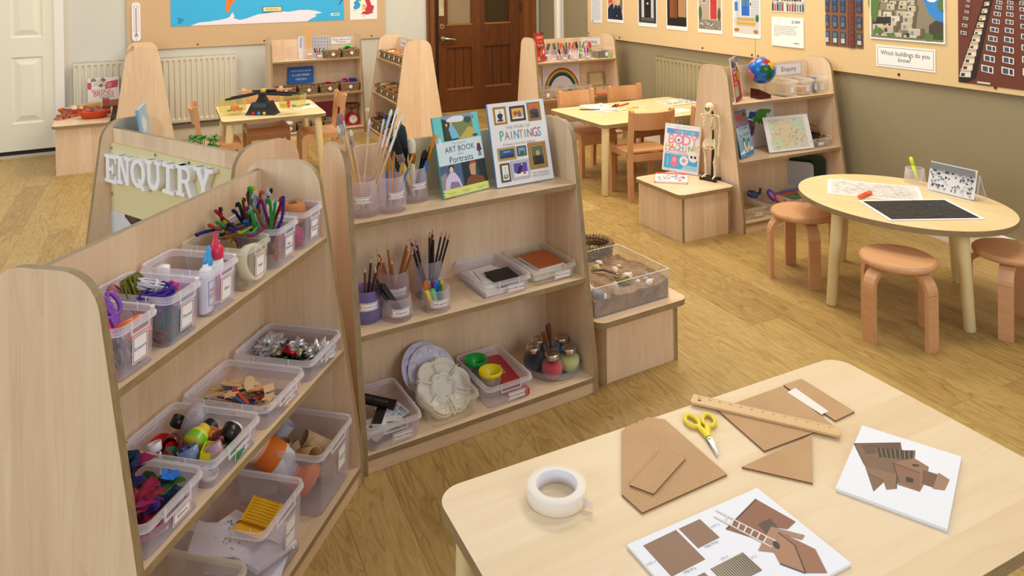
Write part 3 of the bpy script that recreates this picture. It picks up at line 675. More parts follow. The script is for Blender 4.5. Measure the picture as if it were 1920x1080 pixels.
m=Poster(0.303,0.205,'#f5f4f2',0.006);m.text('Curiosity does not automatically lead to learning.\nChildren\'s spontaneous desire to explore is\nenhanced by the teacher when children are\ngiven the chance to ask questions and to find\nthem, and opportunities to plan, discuss, reflect,\npursue a line of enquiry in depth and present\nconclusions.',0.025,0.11,0.0125,'#3a3a3e','LEFT',0.15,0.9)
m.disc(0.205,0.175,0.009,0.011,'#27407c').disc(0.205,0.175,0.005,0.006,'#f5f4f2').rect(0.222,0.178,0.275,0.183,'#27407c').rect(0.222,0.17,0.27,0.174,'#27407c').rect(0.215,0.026,0.262,0.031,'#4a4a50');on_r(m,'notice',3.981,0.995,'white board with a short printed quotation under the door collage','notice')
m=Poster(0.297,0.43,'#7c5a47');rr=random.Random(4)
for i in range(60):m.rect(*(lambda x,y:(x,y,x+0.012,y+0.006))(rr.random()*0.28,rr.random()*0.42),rr.choice(('#6a4b3b','#8d6a54','#94745e')))
for r_ in range(4):
    y=0.02+r_*0.105
    for c_ in range(4):
        x=(-0.01,0.058,0.122,0.25)[c_];m.rect(max(0,x),y-0.006,x+0.042,y,'#6e3a32').rect(max(0,x),y,x+0.04,y+0.075,'#2e2a2c').rect(max(0,x+0.005),y+0.003,x+0.035,y+0.034,('#c4cccf','#5f7690','#3f5a8a','#3a5688')[r_]).rect(max(0,x+0.005),y+0.038,x+0.035,y+0.07,('#5a748f','#3d5c8e','#2c4a78','#304f84')[r_])
        if r_>=2:m.disc(max(0.018,x+0.02),y+0.073,0.018,0.014,'#35599a')
m.rect(0.185,0,0.235,0.43,'#5a3d30')
for i in range(12):m.line(0.19,0.01+i*0.035,0.225,0.035+i*0.035,0.004,'#a8323c')
for y in (0.05,0.155,0.26,0.365):m.rect(0.18,y,0.295,y+0.004,'#8e2a33')
m.rect(0.2,0,0.204,0.43,'#b03a44');on_r(m,'photograph',4.474,1.032,'photograph of a brick building with a red fire escape','photograph')
m=Poster(0.497,0.33,'#f5f5f4');m.rect(0.008,0.012,0.489,0.32,'#3b8ad8').poly(blot(0.42,0.27,0.05,0.035,seed=9),'#eef3f8').poly(blot(0.37,0.3,0.04,0.02,seed=10),'#e3ecf4')
m.poly([(0.008,0.012),(0.489,0.012),(0.489,0.1),(0.4,0.16),(0.36,0.25),(0.33,0.32),(0.008,0.32)],'#8f8672')
rr=random.Random(21)
for r_ in range(9):
    s_=0.034+0.0062*r_;y=0.3-0.0335*r_+0.01
    for c_ in range(12):
        x=0.02+(c_+0.5*(r_%2)+0.3*rr.random())*s_*1.25;yy=y+rr.uniform(-0.012,0.012)
        if x+s_*1.3>0.3+0.02*r_ or rr.random()<0.12 or x<0.02:continue
        lo=max(0.014,yy-s_*0.62)
        m.poly([(x+s_,lo),(x+s_*1.3,lo+s_*0.1),(x+s_*1.3,yy+0.006),(x+s_,yy)],'#6b6354').rect(x,lo,x+s_,yy,rr.choice(('#cdc3ac','#bfb49c','#d8cfba','#c6bba4'))).rect(x,yy-0.003,x+s_,yy,'#e2dac6').rect(x+s_*0.2,lo+s_*0.12,x+s_*0.45,lo+s_*0.42,rr.choice(('#5f7280','#3f3c36','#7f94a4')))
m.poly([(0.02,0.13),(0.15,0.14),(0.15,0.1),(0.02,0.09)],'#34322e').poly([(0.4,0.012),(0.4,0.1),(0.44,0.13),(0.489,0.12),(0.489,0.012)],'#4a463c')
for x,y,rx,ry,sd in ((0.03,0.2,0.035,0.09,11),(0.06,0.05,0.04,0.02,12),(0.4,0.035,0.03,0.025,13),(0.46,0.04,0.03,0.03,14),(0.475,0.22,0.018,0.035,15),(0.15,0.03,0.03,0.014,16)):m.poly(blot(x,y,rx,ry,18,0.5,sd),'#5d7a3c' if sd!=14 else '#3f5230')
m.rect(0.008,0.012,0.489,0.022,'#6d7a55');m.frame(0.0,0.0,0.497,0.33,0.008,'#f7f6f4');on_r(m,'photograph',4.826,1.1025,'photograph of stacked concrete box flats under blue sky','photograph')
m=Poster(0.80,1.0,'#17346e');m.poly([(0,0),(0.8,0),(0.8,0.70),(0.42,0.45),(0.2,0.475),(0,0.49)],'#6d3a2c').poly([(0,0.035),(0.15,0.47),(0.2,0.475),(0.1,0.03),(0.05,0.0),(0,0)],'#2e2320')
for i in range(11):
    t=i/11;x=0.005+0.085*0+t*0.155;y=0.03+t*0.43;s_=0.055*(1-0.62*t);m.poly([(x,y),(x+s_*1.15,y+0.003),(x+s_*1.2,y+s_*0.55),(x+s_*0.1,y+s_*0.5)],'#e6ded0').poly([(x+s_*0.15,y+0.004),(x+s_*0.55,y+0.005),(x+s_*0.6,y+s_*0.42),(x+s_*0.2,y+s_*0.4)],'#3a4450').poly([(x+s_*0.1,y+s_*0.5),(x+s_*1.2,y+s_*0.55),(x+s_*1.25,y+s_*0.95),(x+s_*0.2,y+s_*0.9)],'#c9b08c')
for c_,(xa,xb,n) in enumerate(((0.125,0.215,9),(0.235,0.27,9),(0.345,0.33,8),(0.46,0.39,8),(0.014,0.06,7),(0.57,0.45,8),(0.68,0.52,8))):
    for i in range(n):
        t=(i+0.3)/n;t2=1-(1-t)**1.4;x=xa+(xb-xa)*t2;y=(0.055 if c_!=4 else 0.25)+t2*(0.39 if c_!=4 else 0.22);s_=(0.066 if c_!=4 else 0.035)*(1-0.55*t2)
        m.poly([(x,y),(x+s_,y-s_*0.12),(x+s_,y+s_*0.45),(x,y+s_*0.57)],'#e7e3dd').poly([(x+s_*0.1,y+s_*0.04),(x+s_*0.55,y-s_*0.01),(x+s_*0.55,y+s_*0.42),(x+s_*0.1,y+s_*0.47)],'#46536a').poly([(x+s_*0.65,y+s_*0.0),(x+s_*0.9,y-s_*0.03),(x+s_*0.9,y+s_*0.38),(x+s_*0.65,y+s_*0.41)],'#3a3c46')
m.line(0.0,0.49,0.2,0.477,0.012,'#c9bfb4').line(0.2,0.477,0.42,0.452,0.012,'#c9bfb4').rect(0.11,0.008,0.18,0.018,'#d9d6d0');on_r(m,'photograph',5.398,0.902,'big photograph of a red brick tower block from below','photograph')
m=Poster(0.395,0.13,'#f6f5f3');m.frame(0.01,0.01,0.385,0.12,0.0028,'#6d7f80').text('Which buildings do you\nknow?',0.1975,0.067,0.039,'#1c1b1c',sx=0.88);on_r(m,'sign',4.866,0.937,'white sign asking Which buildings do you know','sign')
hc=thing('height_chart','white height measuring post with a scale by the corner','measuring post',wr(0.52,0,0.001))
b=MB();b.box(0,0.06,0.0,2.0,0,0.05,flat('#f1ebdc',0.5));b.build('post',hc)
b=MB();b.box(0.06,0.135,0.0,2.0,0,0.018,flat('#dcdad6',0.5))
for i in range(60):b.box(0.1 if i%5 else 0.085,0.13,0.6+i*0.02,0.6025+i*0.02,0.018,0.0185,flat('#55534f'))
b.build('scale',hc)
# ================================================================ kit of containers and small things
def along(p,d,roll=0.0):
    """matrix at p whose Z axis runs along d"""
    q=Vector(d).to_track_quat('Z','Y').to_matrix().to_4x4()
    return Matrix.Translation(p)@q@Matrix.Rotation(roll,4,'Z')
def card(w,h,txt,size,border,bend=None,M=None,bg='#f7f6fb',ink='#3b3450',th=0.0008):
    b=MB();n=8 if bend else 1;e=0.0018
    g=lambda W_,H_,z:(lambda u,v:((u-0.5)*W_,(v-0.5)*H_,z))
    b.sheet(g(w,h,0),n,1,th,flat(bg,0.5),smooth=False)
    def strip(x0,x1,y0,y1):b.add([(x0+(x1-x0)*i/n,y,th/2+0.0002) for i in range(n+1) for y in (y0,y1)],[[2*i,2*i+2,2*i+3,2*i+1] for i in range(n)],flat(border,0.5))
    i_=0.002
    strip(-w/2+i_,w/2-i_,h/2-i_-e,h/2-i_);strip(-w/2+i_,w/2-i_,-h/2+i_,-h/2+i_+e)
    strip(-w/2+i_,-w/2+i_+e,-h/2+i_,h/2-i_);strip(w/2-i_-e,w/2-i_,-h/2+i_,h/2-i_)
    if txt:b.text(txt,size,flat(ink,0.5),tr(0,0,th/2+0.0004))
    if bend:b.v=[Vector(((bend+v.z)*sin(v.x/bend),v.y,(bend+v.z)*cos(v.x/bend)-bend)) for v in b.v]
    if M is not None:b.v=[M@v for v in b.v]
    return b
UPR=Matrix.Rotation(PI/2,4,'X') # stands a card up, facing -Y
def pbox(name,label,M,w,d,h,txt=None,lw=0.05,lh=0.038,lsize=0.011,ldx=0.0,lz=None,border='#b5603a',group=None,body=None,rim=None,taper=0.93,r=0.018,cat='box',notch=True,lw_back='#f7f6fb'):
    """clear plastic storage box, open on top: centre of its base at M, front towards -Y"""
    body=body or BOXP;rim=rim or RIMP
    b=MB();t=0.0022
    def ring(W_,D_,z):return [(x,y,z) for x,y in rrect(W_,D_,r,4)]
    def loft(rs,mat):
        n=len(rs[0]);vs=[p for q in rs for p in q]
        b.add(vs,[[k*n+i,k*n+(i+1)%n,(k+1)*n+(i+1)%n,(k+1)*n+i] for k in range(len(rs)-1) for i in range(n)],mat,None,False)
    wb,db=w*taper,d*taper;hr=h-0.016
    bt=ring(wb,db,0.0);n=len(bt)
    b.add(bt,[list(range(n))[::-1]],body);bi=ring(wb-2*t,db-2*t,t);b.add(bi,[list(range(n))],body)
    loft([bt,ring(w-0.006,d-0.006,hr)],body);loft([ring(w-0.006-2*t,d-0.006-2*t,h-0.002),bi],body)
    loft([ring(w-0.006,d-0.006,hr),ring(w+0.004,d+0.004,hr),ring(w+0.004,d+0.004,hr+0.006),ring(w,d,hr+0.0065),ring(w,d,h),ring(w-0.006-2*t,d-0.006-2*t,h-0.002)],rim)
    if notch: # raised handle frames on the short sides
        for s in (-1,1):
            y=s*(d/2+0.0025)
            for x0,x1,z0,z1 in ((-w*0.22,w*0.22,hr-0.012,hr-0.009),(-w*0.22,-w*0.2,hr-0.012,h),(w*0.2,w*0.22,hr-0.012,h)):b.box(x0,x1,y-0.0015,y+0.0015,z0,z1,rim)
            x=s*(w/2+0.0025)
            for y0 in (-d*0.22,d*0.22):b.box(x-0.001,x+0.001,y0-0.001,y0+0.001,hr-0.002,h,rim)
    o=b.build(name,M=M);tag(o,label,cat,group)
    if txt is not None:
        a=math.atan2((d-0.006-db)/2,hr);zz=lz if lz is not None else hr*0.5
        yy=-(db/2+(d-0.006-db)/2*zz/hr)-0.0022
        card(lw,lh,txt,lsize,border,M=tr(ldx,yy,zz,a)@UPR,bg=lw_back).build('label',o)
    return o
def pot(label,M,rb,rt,h,txt,ls=0.010,mat=None,border='#b5603a',group=None,lw=0.056,lh=0.022,turn=0.0,lz=None):
    b=MB();mat=mat or POTP;t=0.0018;hr=h-0.02
    b.lathe([(0,0.0),(rb*0.94,0.0),(rb,0.002),(rt+0.002,hr),(rt-0.001,hr+0.002),(rt,h-0.001),(rt-0.0014,h),(rt-0.003,h-0.002),(rt-0.004,hr),(rt*0.78,0.014),(rt*0.7,0.010),(0,0.010)],mat,32)
    o=b.build('pot',M=M);tag(o,label,'pot',group)
    if txt is not None:
        zz=lz or h*0.5;rr=rb+(rt+0.002-rb)*zz/hr+0.0012;a=math.atan2(rt-rb,hr)
        card(lw,lh,txt,ls,border,bend=rr,M=tr(rz=turn)@tr(0,-rr,zz,-a)@UPR).build('label',o)
    return o
def pencil(label,p,d,col,ln=0.175,r=0.0037,group=None,tip='#2b2b2b',woodc='#e2b888',name='pencil',cat='pencil',end=None):
    b=MB();hx=[(r*cos(PI/3*i),r*sin(PI/3*i)) for i in range(6)]
    b.prism(hx,0,ln-0.02,flat(col,0.35));b.lathe([(r,ln-0.02),(r*0.4,ln-0.006)],flat(woodc,0.6),8);b.lathe([(r*0.4,ln-0.006),(0,ln)],flat(tip,0.5),8)
    return tag(b.build(name,M=along(p,d,rnd.random()*3)),label,cat,group)
def felt_pen(label,p,d,col,ln=0.13,r=0.005,group=None,cap=None,name='felt_pen',cat='pen'):
    o=thing(name,label,cat,along(p,d,0),group)
    b=MB();b.cyl(r,0,ln*0.62,flat(col,0.35),10);b.build('barrel',o)
    b=MB();b.cyl(r*1.12,ln*0.62,ln,flat(cap or col,0.3),10,None,r*0.95);b.build('cap',o);return o
def stick(name,label,p,d,col,ln,r,group=None,cat='stick',rough=0.6):
    b=MB();b.cyl(r,0,ln,flat(col,rough),8);return tag(b.build(name,M=along(p,d)),label,cat,group)
def brush(label,p,d,ln,hc,fc,bc,hr,br,bl,fl=0.035,flatb=1.0,group=None,shape='round',roll=0.0,dip=None):
    o=thing('paint_brush',label,'paint brush',along(p,d,roll),group);z1=ln-bl-fl
    b=MB();b.lathe([(0,0),(hr*0.45,0.002),(hr*0.6,z1*0.3),(hr,z1*0.75),(hr*0.85,z1)],flat(hc,0.4),10)
    if dip:b.lathe([(hr*1.02,z1*0.75),(hr*0.88,z1)],flat(dip,0.4),10)
    b.build('handle',o)
    S_=Matrix.Diagonal((1,flatb,1,1))
    b=MB();b.lathe([(hr*0.95,z1-0.003),(br*0.95,z1+fl*0.6),(br,z1+fl)],flat(fc,0.25,0.9),12,S_)
    for q in (0.35,0.5):b.lathe([(br*0.93,z1+fl*q),(br*1.0,z1+fl*(q+0.04)),(br*0.95,z1+fl*(q+0.08))],flat(fc,0.25,0.9),12,S_)
    b.build('ferrule',o)
    b=MB()
    if shape=='round':pr=[(br*0.95,z1+fl-0.002),(br*1.1,z1+fl+bl*0.35),(br*0.8,z1+fl+bl*0.75),(br*0.15,ln)]
    elif shape=='dome':pr=[(br*0.95,z1+fl-0.002),(br*1.15,z1+fl+bl*0.5),(br*1.0,z1+fl+bl*0.85),(br*0.3,ln)]
    else:pr=[(br*0.97,z1+fl-0.002),(br*1.08,z1+fl+bl*0.5),(br*1.1,ln)]
    b.lathe(pr+[(0,ln)],flat(bc,0.8,0,0.4,900),12,S_);b.build('bristles',o);return o
def scissors(label,M,col,sz=1.0,open_=0.12,group=None):
    o=thing('scissors',label,'scissors',M,group);ST=flat('#8f9296',0.25,0.9)
    for s in (-1,1):
        b=MB();b.prism([(-0.006*sz,0),(0.006*sz,0),(0.0065*sz,-0.02*sz),(s*-0.001*sz,-0.062*sz)],0.001+0.0016*(s>0),0.0026+0.0016*(s>0),ST);b.build('blade',o,tr(rz=s*open_))
        b=MB();c=(s*0.019*sz,0.05*sz)
        b.tube([(c[0]+0.0125*sz*cos(2*PI*i/16)*(1-0.18*sin(2*PI*i/16))+s*0.003*sz*sin(2*PI*i/16),c[1]+0.02*sz*sin(2*PI*i/16),0.004) for i in range(16)],0.0042*sz,flat(col,0.35),8,True)
        b.tube([(0,-0.004*sz,0.003),(s*0.004*sz,0.012*sz,0.004),(s*0.011*sz,0.033*sz,0.004)],[0.006*sz,0.0065*sz,0.006*sz],flat(col,0.35),8,flat=0.7);b.build('handle',o,tr(rz=s*open_))
    b=MB();b.cyl(0.003*sz,0.0042,0.0056,STEEL,10,tr(0,-0.008*sz));b.build('pivot',o);return o
def tape_roll(label,M,ro,ri,w,col,core,group=None,name='tape_roll',tail=False,rough=0.5):
    o=thing(name,label,'tape',M,group);c=ri+0.003
    b=MB();b.lathe([(c,0),(ro-0.001,0),(ro,0.001),(ro,w-0.001),(ro-0.001,w),(c,w)],flat(col,rough),48)
    if tail:b.sheet(lambda u,v:(ro*cos(-0.35)+0.001+u*0.018,ro*sin(-0.35)-u*0.004,0.004+v*(w-0.008)-u*0.003),2,2,0.0006,flat(col,rough))
    b.build('tape',o)
    b=MB();b.lathe([(c,w),(ri,w-0.0005),(ri,0.0005),(c,0)],flat(core,0.6),48);b.build('core',o);return o
def ring_lid(name,label,M,r,h,col,group=None,metal=0.0,cat='lid',inner=None):
    b=MB();b.lathe([(0,0),(r*0.96,0),(r,0.001),(r,h),(r-0.0016,h),(r-0.0016,0.002),(0,0.002)],flat(col,0.3,metal),20)
    if inner:b.lathe([(0,0.0022),(r-0.002,0.0022)],flat(inner,0.4),20)
    return tag(b.build(name,M=M),label,cat,group)
def hollow(name,label,M,r,ln,col,group=None,th=0.0018,cat='tube',r1=None,bands=()):
    r1=r1 or r;b=MB();m=flat(col,0.7)
    b.lathe([(r-th,0),(r,0),(r1,ln),(r1-th,ln),(r-th,0)],m,24)
    for a,c_,hx in bands:b.lathe([(r+(r1-r)*a+0.0006,ln*a),(r+(r1-r)*c_+0.0006,ln*c_)],flat(hx,0.6),24)
    return tag(b.build(name,M=M),label,cat,group)
def yarn(name,label,M,kind,col,sz,group=None,seed=0,cat='yarn',r=0.0022,n=10):
    rr=random.Random(seed);b=MB();m=flat(col,0.9,0,0.5,700)
    if kind=='skein':
        pts=[]
        for i in range(n):
            ox,oz=(rr.random()-0.5)*sz*0.32,(rr.random())*sz*0.3
            for k in range(14):
                a=2*PI*k/14;pts.append((ox+sz*0.16*cos(a)*(1+0.3*rr.random()),sz*0.5*sin(a),r+oz+sz*0.05*rr.random()))
        b.tube(pts,r,m,5)
        b.tube([(sz*0.27*cos(a),sz*0.04*sin(a*3),sz*0.18+sz*0.22*sin(a)) for a in [2*PI*i/14 for i in range(14)]],r*1.6,m,5,True)
    elif kind=='tangle':
        pts=[];p=Vector((0,0,sz*0.2))
        for i in range(n*10):
            a=i*0.9+rr.random()*1.5;q=sz*(0.2+0.3*rr.random());pts.append((q*cos(a),q*0.8*sin(a),r+sz*0.32*rr.random()+0.08*sz*(1+sin(i*0.37))))
        sm=[]
        for i in range(len(pts)-1):
            A_,B_=Vector(pts[i]),Vector(pts[i+1]);sm+=[A_.lerp(B_,0.25),A_.lerp(B_,0.75)]
        b.tube(sm,r,m,5)
    else: # wound ball
        b.ball((0,0,sz*0.45),sz*0.44,m,20,14,None,0.0)
        for i in range(n):
            ax=Vector((rr.random()-0.5,rr.random()-0.5,rr.random()-0.5)).normalized();u_=ax.orthogonal().normalized();w_=ax.cross(u_);off=(rr.random()-0.5)*sz*0.5;q=math.sqrt((sz*0.45)**2-off**2)
            b.tube([tuple(Vector((0,0,sz*0.45))+ax*off+u_*q*cos(2*PI*k/20)+w_*q*sin(2*PI*k/20)) for k in range(20)],r,m,5,True)
    return tag(b.build(name,M=M),label,cat,group)
def cone_of_twine(label,M,r0,r1,h,col,group=None):
    o=thing('twine_cone',label,'twine',M,group)
    pr=[(0.008,0.004)];n=22
    for i in range(n+1):
        t=i/n;bulge=(1-abs(2*t-1)**4);rr_=(r0+(r1-r0)*t)*(0.86+0.14*bulge);pr+=[(rr_+0.0006,h*t),(rr_-0.0004,h*t+h/n*0.5)]
    pr+=[(r1*0.6,h+0.002),(0.012,h)]
    b=MB();b.lathe(pr,flat(col,0.9,0,0.5,500),28);b.build('twine',o)
    b=MB();b.lathe([(0.012,h+0.001),(0.009,h+0.003),(0.008,h-0.02),(0,h-0.02)],flat('#8a6a45',0.8),14);b.build('core',o);return o
def scrap(label,M,w,h,col,seed,group,amp=0.03,name='fabric_scrap',cat='fabric',th=0.0012):
    b=MB();sd=Vector((seed*1.7,seed*0.9,seed*2.3))
    def fn(u,v):
        p=Vector(((u-0.5)*w,(v-0.5)*h,0));q=noise.noise_vector(p*34+sd);s=noise.noise(p*90+sd)
        return (p.x+q.x*amp*0.9,p.y+q.y*amp*0.9,amp*0.7+q.z*amp+s*amp*0.3)
    b.sheet(fn,16,16,th,flat(col,0.8));return tag(b.build(name,M=M),label,cat,group)
def basket(label,M,w,d,h,group=None,tagc=None,hx='#9a7a4e',tagtxt=True,cat='basket'):
    """woven seagrass basket with a diamond paper tag on its front"""
    o=thing('basket',label,cat,M,group);m=SEAG;b=MB()
    n=max(4,int(h/0.011));rr=random.Random(int(w*1000+h*77))
    for i in range(n):
        z=0.006+(h-0.012)*i/(n-1);s=0.94+0.06*i/(n-1);o_=rrect(w*s-0.012,d*s-0.012,0.015,3)
        pts=[]
        for k in range(len(o_)):
            x0,y0=o_[k];x1,y1=o_[(k+1)%len(o_)];L=math.hypot(x1-x0,y1-y0);q=max(1,int(L/0.016))
            for j in range(q):pts.append((x0+(x1-x0)*j/q,y0+(y1-y0)*j/q))
        c=[(x*(1+0.0),y,z) for x,y in pts]
        b.tube([(x+0.0022*(1 if (k+i)%2 else-1)*(1 if abs(x)>w*0.4 else 0),y+0.0022*(1 if (k+i)%2 else-1)*(1 if abs(y)>d*0.38 else 0),zz+0.001*rr.random()) for k,(x,y,zz) in enumerate(c)],0.0068,m,5,True)
    b.box(-w*0.45,w*0.45,-d*0.45,d*0.45,0.002,0.008,m);b.build('weave',o)
    if tagtxt:
        s=0.021;b=MB();b.prism([(0,-s),(s,0),(0,s),(-s,0)],0,0.001,flat('#eceaf0',0.6))
        for yy in (0.006,0.0,-0.006):b.box(-0.007,0.007,yy-0.001,yy+0.001,0.001,0.0013,flat('#77747c'))
        b.build('tag',o,tr(0,-d/2-0.006,h*0.55,-0.1)@UPR)
    return o
def book(name,label,M,w,h,t,cover,paint=None,spine=None,group=None,cat='book'):
    """upright book: lower left corner of its front at M, front towards -Y"""
    o=thing(name,label,cat,M,group)
    b=MB();b.box(0.002,w-0.003,0.0018,t-0.0018,0.002,h-0.002,flat('#efece4',0.8));b.build('pages',o)
    p=Poster(w,h,cover,0.0018)
    if paint:paint(p)
    p.build('front_cover',tr(0,0.0018,0)@UPR,o)
    b=MB();b.box(0,w,t-0.0018,t,0,h,flat(spine or cover,0.5));b.box(0,0.0018,0.0018,t,0,h,flat(spine or cover,0.5));b.build('back_cover',o);return o
def stand(label,M,w,h,lean,lip=0.018,group=None):
    b=MB();t=0.0025
    b.box(0,w,0,t,0,h,ACRY,tr(0,0,0,-lean));b.box(0,w,-lip,0,0,t,ACRY);b.box(0,w,-lip-t,-lip,0,0.012,ACRY);b.box(0,w,0,h*0.5,0,t,ACRY)
    return tag(b.build('display_stand',M=M),label,'display stand',group)
# ================================================================ shelf A: craft materials
def A(x,y,z,**k):return fr('A',x,y,z,**k)
DT=0.19;YC=-0.142+DT/2
tops=[('Scissors','scissors'),('Thread','thread'),('Glue','glue'),('Tape','tape'),('Pipe\nCleaners','pipe cleaners'),('String &\nTwine','string and twine')]
XT=[0.086+0.1432*i for i in range(6)]
for (t_,l_),x in zip(tops,XT):
    pbox('storage_box','clear plastic box labelled '+t_.replace('\n',' ').replace('&','and')+' on the top craft shelf',A(x,YC,Z1),0.114,DT,0.108,t_,0.042,0.054,0.0105,group='clear boxes on the top craft shelf',lz=0.047,ldx=0.004,notch=True,body=BOXW if t_=='Tape' else BOXP,rim=RIMW if t_=='Tape' else RIMP)
zb=Z1+0.003
# scissors
G='craft scissors'
for i,(c,nm,dx,dy,dz,rz,rx,ry) in enumerate((('#3fb4d6','blue',-0.024,-0.03,0.066,0.3,1.0,0.0),('#e0368f','pink',-0.014,-0.042,0.069,0.2,1.1,0.0),('#7b3bb0','violet',-0.004,-0.052,0.068,-0.1,1.05,0.0),('#6a3fb8','purple',-0.004,-0.02,0.006,0.5,0.04,0.0),('#ff7a35','orange',0.026,-0.008,0.052,PI-0.25,0.5,0.0),('#ff7a35','orange',0.028,-0.005,0.03,PI+0.1,0.3,0.0))):
    scissors(('%s handled scissors in the box labelled Scissors'%nm) if nm!='orange' else 'orange handled scissors in the box labelled Scissors',A(XT[0]+dx,YC+dy,zb+dz,rx=rx,ry=ry,rz=rz),c,1.12,0.2,G)
# thread
G='yarn in the box labelled Thread';x=XT[1]
for nm,kind,col,dx,dy,dz,sz,rz,rx,sd,n,ry in (('purple tangle of wool heaped on top','tangle','#4b2a9a',-0.02,-0.035,0.06,0.1,0.2,0,1,26,0),('olive green wool skein','skein','#7d7a22',-0.03,0.02,0.085,0.085,0.2,1.1,2,12,0),('white wool skein','skein','#ece8ee',-0.012,-0.012,0.09,0.07,1.1,0.5,3,9,0),('pale pink wool skein','skein','#d98a96',-0.038,0.045,0.08,0.07,0.6,0.8,4,10,0),('teal wool skein','skein','#1f5f63',-0.025,-0.052,0.025,0.06,0.1,1.2,5,10,0),('rust wool tangle at the bottom front','tangle','#8a4a2c',-0.03,-0.06,0.002,0.06,0,0,6,9,0),('dark green wool skein at the right front','skein','#1d4a44',0.025,-0.055,0.008,0.055,0.3,1.2,7,9,0),('magenta wool tangle','tangle','#d0489a',0.03,-0.03,0.07,0.055,0.4,0,8,8,0),('dark blue wool tangle beneath','tangle','#2f2a6e',0.0,-0.03,0.008,0.1,0,0,9,12,0)):
    yarn('yarn',nm+' in the box labelled Thread',A(x+dx,YC+dy,zb+dz,rx=rx,rz=rz),kind,col,sz,G,sd,n=n)
# glue
x=XT[2]
def glue_bottle(label,M,body,cap,kind):
    o=thing('glue_bottle',label,'glue bottle',M,'glue in the box labelled Glue')
    b=MB();S_=Matrix.Diagonal((1,0.62,1,1));b.lathe([(0,0),(0.02,0),(0.023,0.004),(0.023,0.085),(0.019,0.1),(0.009,0.106),(0.009,0.112)],flat(body,0.35),24,S_);b.build('bottle',o)
    b=MB()
    if kind=='cone':b.lathe([(0.017,0.104),(0.018,0.105),(0.018,0.128),(0.013,0.133),(0.008,0.14),(0.003,0.165),(0,0.167)],flat(cap,0.35),20)
    else:b.lathe([(0.01,0.104),(0.011,0.105),(0.011,0.118),(0.008,0.122),(0.0075,0.13),(0.003,0.148),(0.0,0.148)],flat(cap,0.35),14,tr(ry=0.1))
    b.build('cap',o);return o
o=glue_bottle('white bottle of school glue with a blue nozzle cap',A(x-0.03,YC-0.062,zb,rz=0.15),'#eef0f4','#2fa0e0','noz')
card(0.03,0.06,None,0.01,'#2f78c8',0.03,tr(0,-0.0146,0.045)@UPR).build('label',o)
p=MB();p.text('PVA\nGLUE',0.013,flat('#d8352f'),tr(0,-0.0156,0.045)@UPR);p.build('lettering',o)
o=glue_bottle('white bottle of craft glue with a tall red cap',A(x+0.014,YC-0.058,zb+0.004,rz=-0.1),'#eeeef2','#d8264a','cone')
card(0.032,0.07,None,0.01,'#c02555',0.03,tr(0,-0.0146,0.042)@UPR,bg='#d6577f').build('label',o)
o=thing('glue_stick','pink glue stick lying in the box labelled Glue','glue stick',A(x-0.045,YC+0.02,zb+0.06,ry=PI/2+0.12,rz=-0.55),'glue in the box labelled Glue')
b=MB();b.cyl(0.012,0,0.08,flat('#e58aa8',0.35));b.build('barrel',o);b=MB();b.cyl(0.0125,0.08,0.105,flat('#dc5d8c',0.35));b.build('cap',o)
b=MB();b.cyl(0.0145,0,0.07,flat('#e8e8ee',0.35),18,None,0.0145);b.lathe([(0.015,0.07),(0.015,0.09),(0,0.092)],flat('#f4f4f4',0.4),18);tag(b.build('glue_pot',M=A(x-0.038,YC+0.045,zb+0.01)),'small white capped bottle at the back of the box labelled Glue','glue bottle')
# tape
x=XT[3]
tape_roll('roll of brown parcel tape in the box labelled Tape',A(x-0.022,YC+0.02,zb+0.056,rx=PI/2-0.1,rz=0.35),0.052,0.037,0.048,'#6b4a26','#b89a6a','tape in the box labelled Tape',rough=0.15)
tape_roll('roll of cream masking tape in the box labelled Tape',A(x+0.004,YC-0.058,zb+0.046,rx=PI/2-0.25,rz=0.0),0.045,0.036,0.024,'#e5dcbc','#e8e0c8','tape in the box labelled Tape')
# pipe cleaners
x=XT[4];G='pipe cleaners in their box';rr=random.Random(11)
PC=[('black','#17120f'),('blue','#1f6fd0'),('silver','#c9c9d2'),('gold','#9a7420'),('orange','#ff7424'),('dark red','#7d1420'),('green','#35d06a'),('yellow','#d9dc2c'),('purple','#4a2aa4'),('magenta','#a81d6c'),('red','#d0222c'),('navy','#1c2370'),('lime','#4bb03a'),('white','#e8e2ee')]
for i in range(46):
    nm,col=PC[i%14];far=i<26
    bx,by=(rr.random()-0.5)*0.07,(rr.random()-0.5)*0.1
    if far:d=Vector((-0.95+0.75*rr.random(),0.35*(rr.random()-0.4),0.3+0.45*rr.random()))
    else:d=Vector((-0.15+0.45*rr.random(),-0.3+0.5*rr.random(),0.9))
    if nm=='black' and i<14:d=Vector((-0.9,0.05,0.5))
    d.normalize();ln=0.13+0.04*rr.random();p0=Vector((bx,by,0.01+0.02*rr.random()));n_=d.cross(Vector((0,0,1))).normalized()
    pts=[]
    for k in range(9):
        t=k/8;q=p0+d*ln*t+n_*0.012*sin(t*3+i);
        if not (-0.05<q.x<0.05) and q.z<0.112:q.z=0.112
        pts.append(q)
    e=pts[-1];pts+=[e+d*0.006+n_*0.004,e+d*0.004+n_*0.008,e-d*0.004+n_*0.009]
    for q in pts:q.y=max(-0.08,min(0.08,q.y))
    b=MB();b.tube(pts,0.0044,flat(col,0.9,0.5 if nm in ('silver','gold') else 0,0.8,1500),6)
    tag(b.build('pipe_cleaner',M=A(x,YC,zb)),nm+' pipe cleaner sticking out of the box of pipe cleaners','pipe cleaner',G)
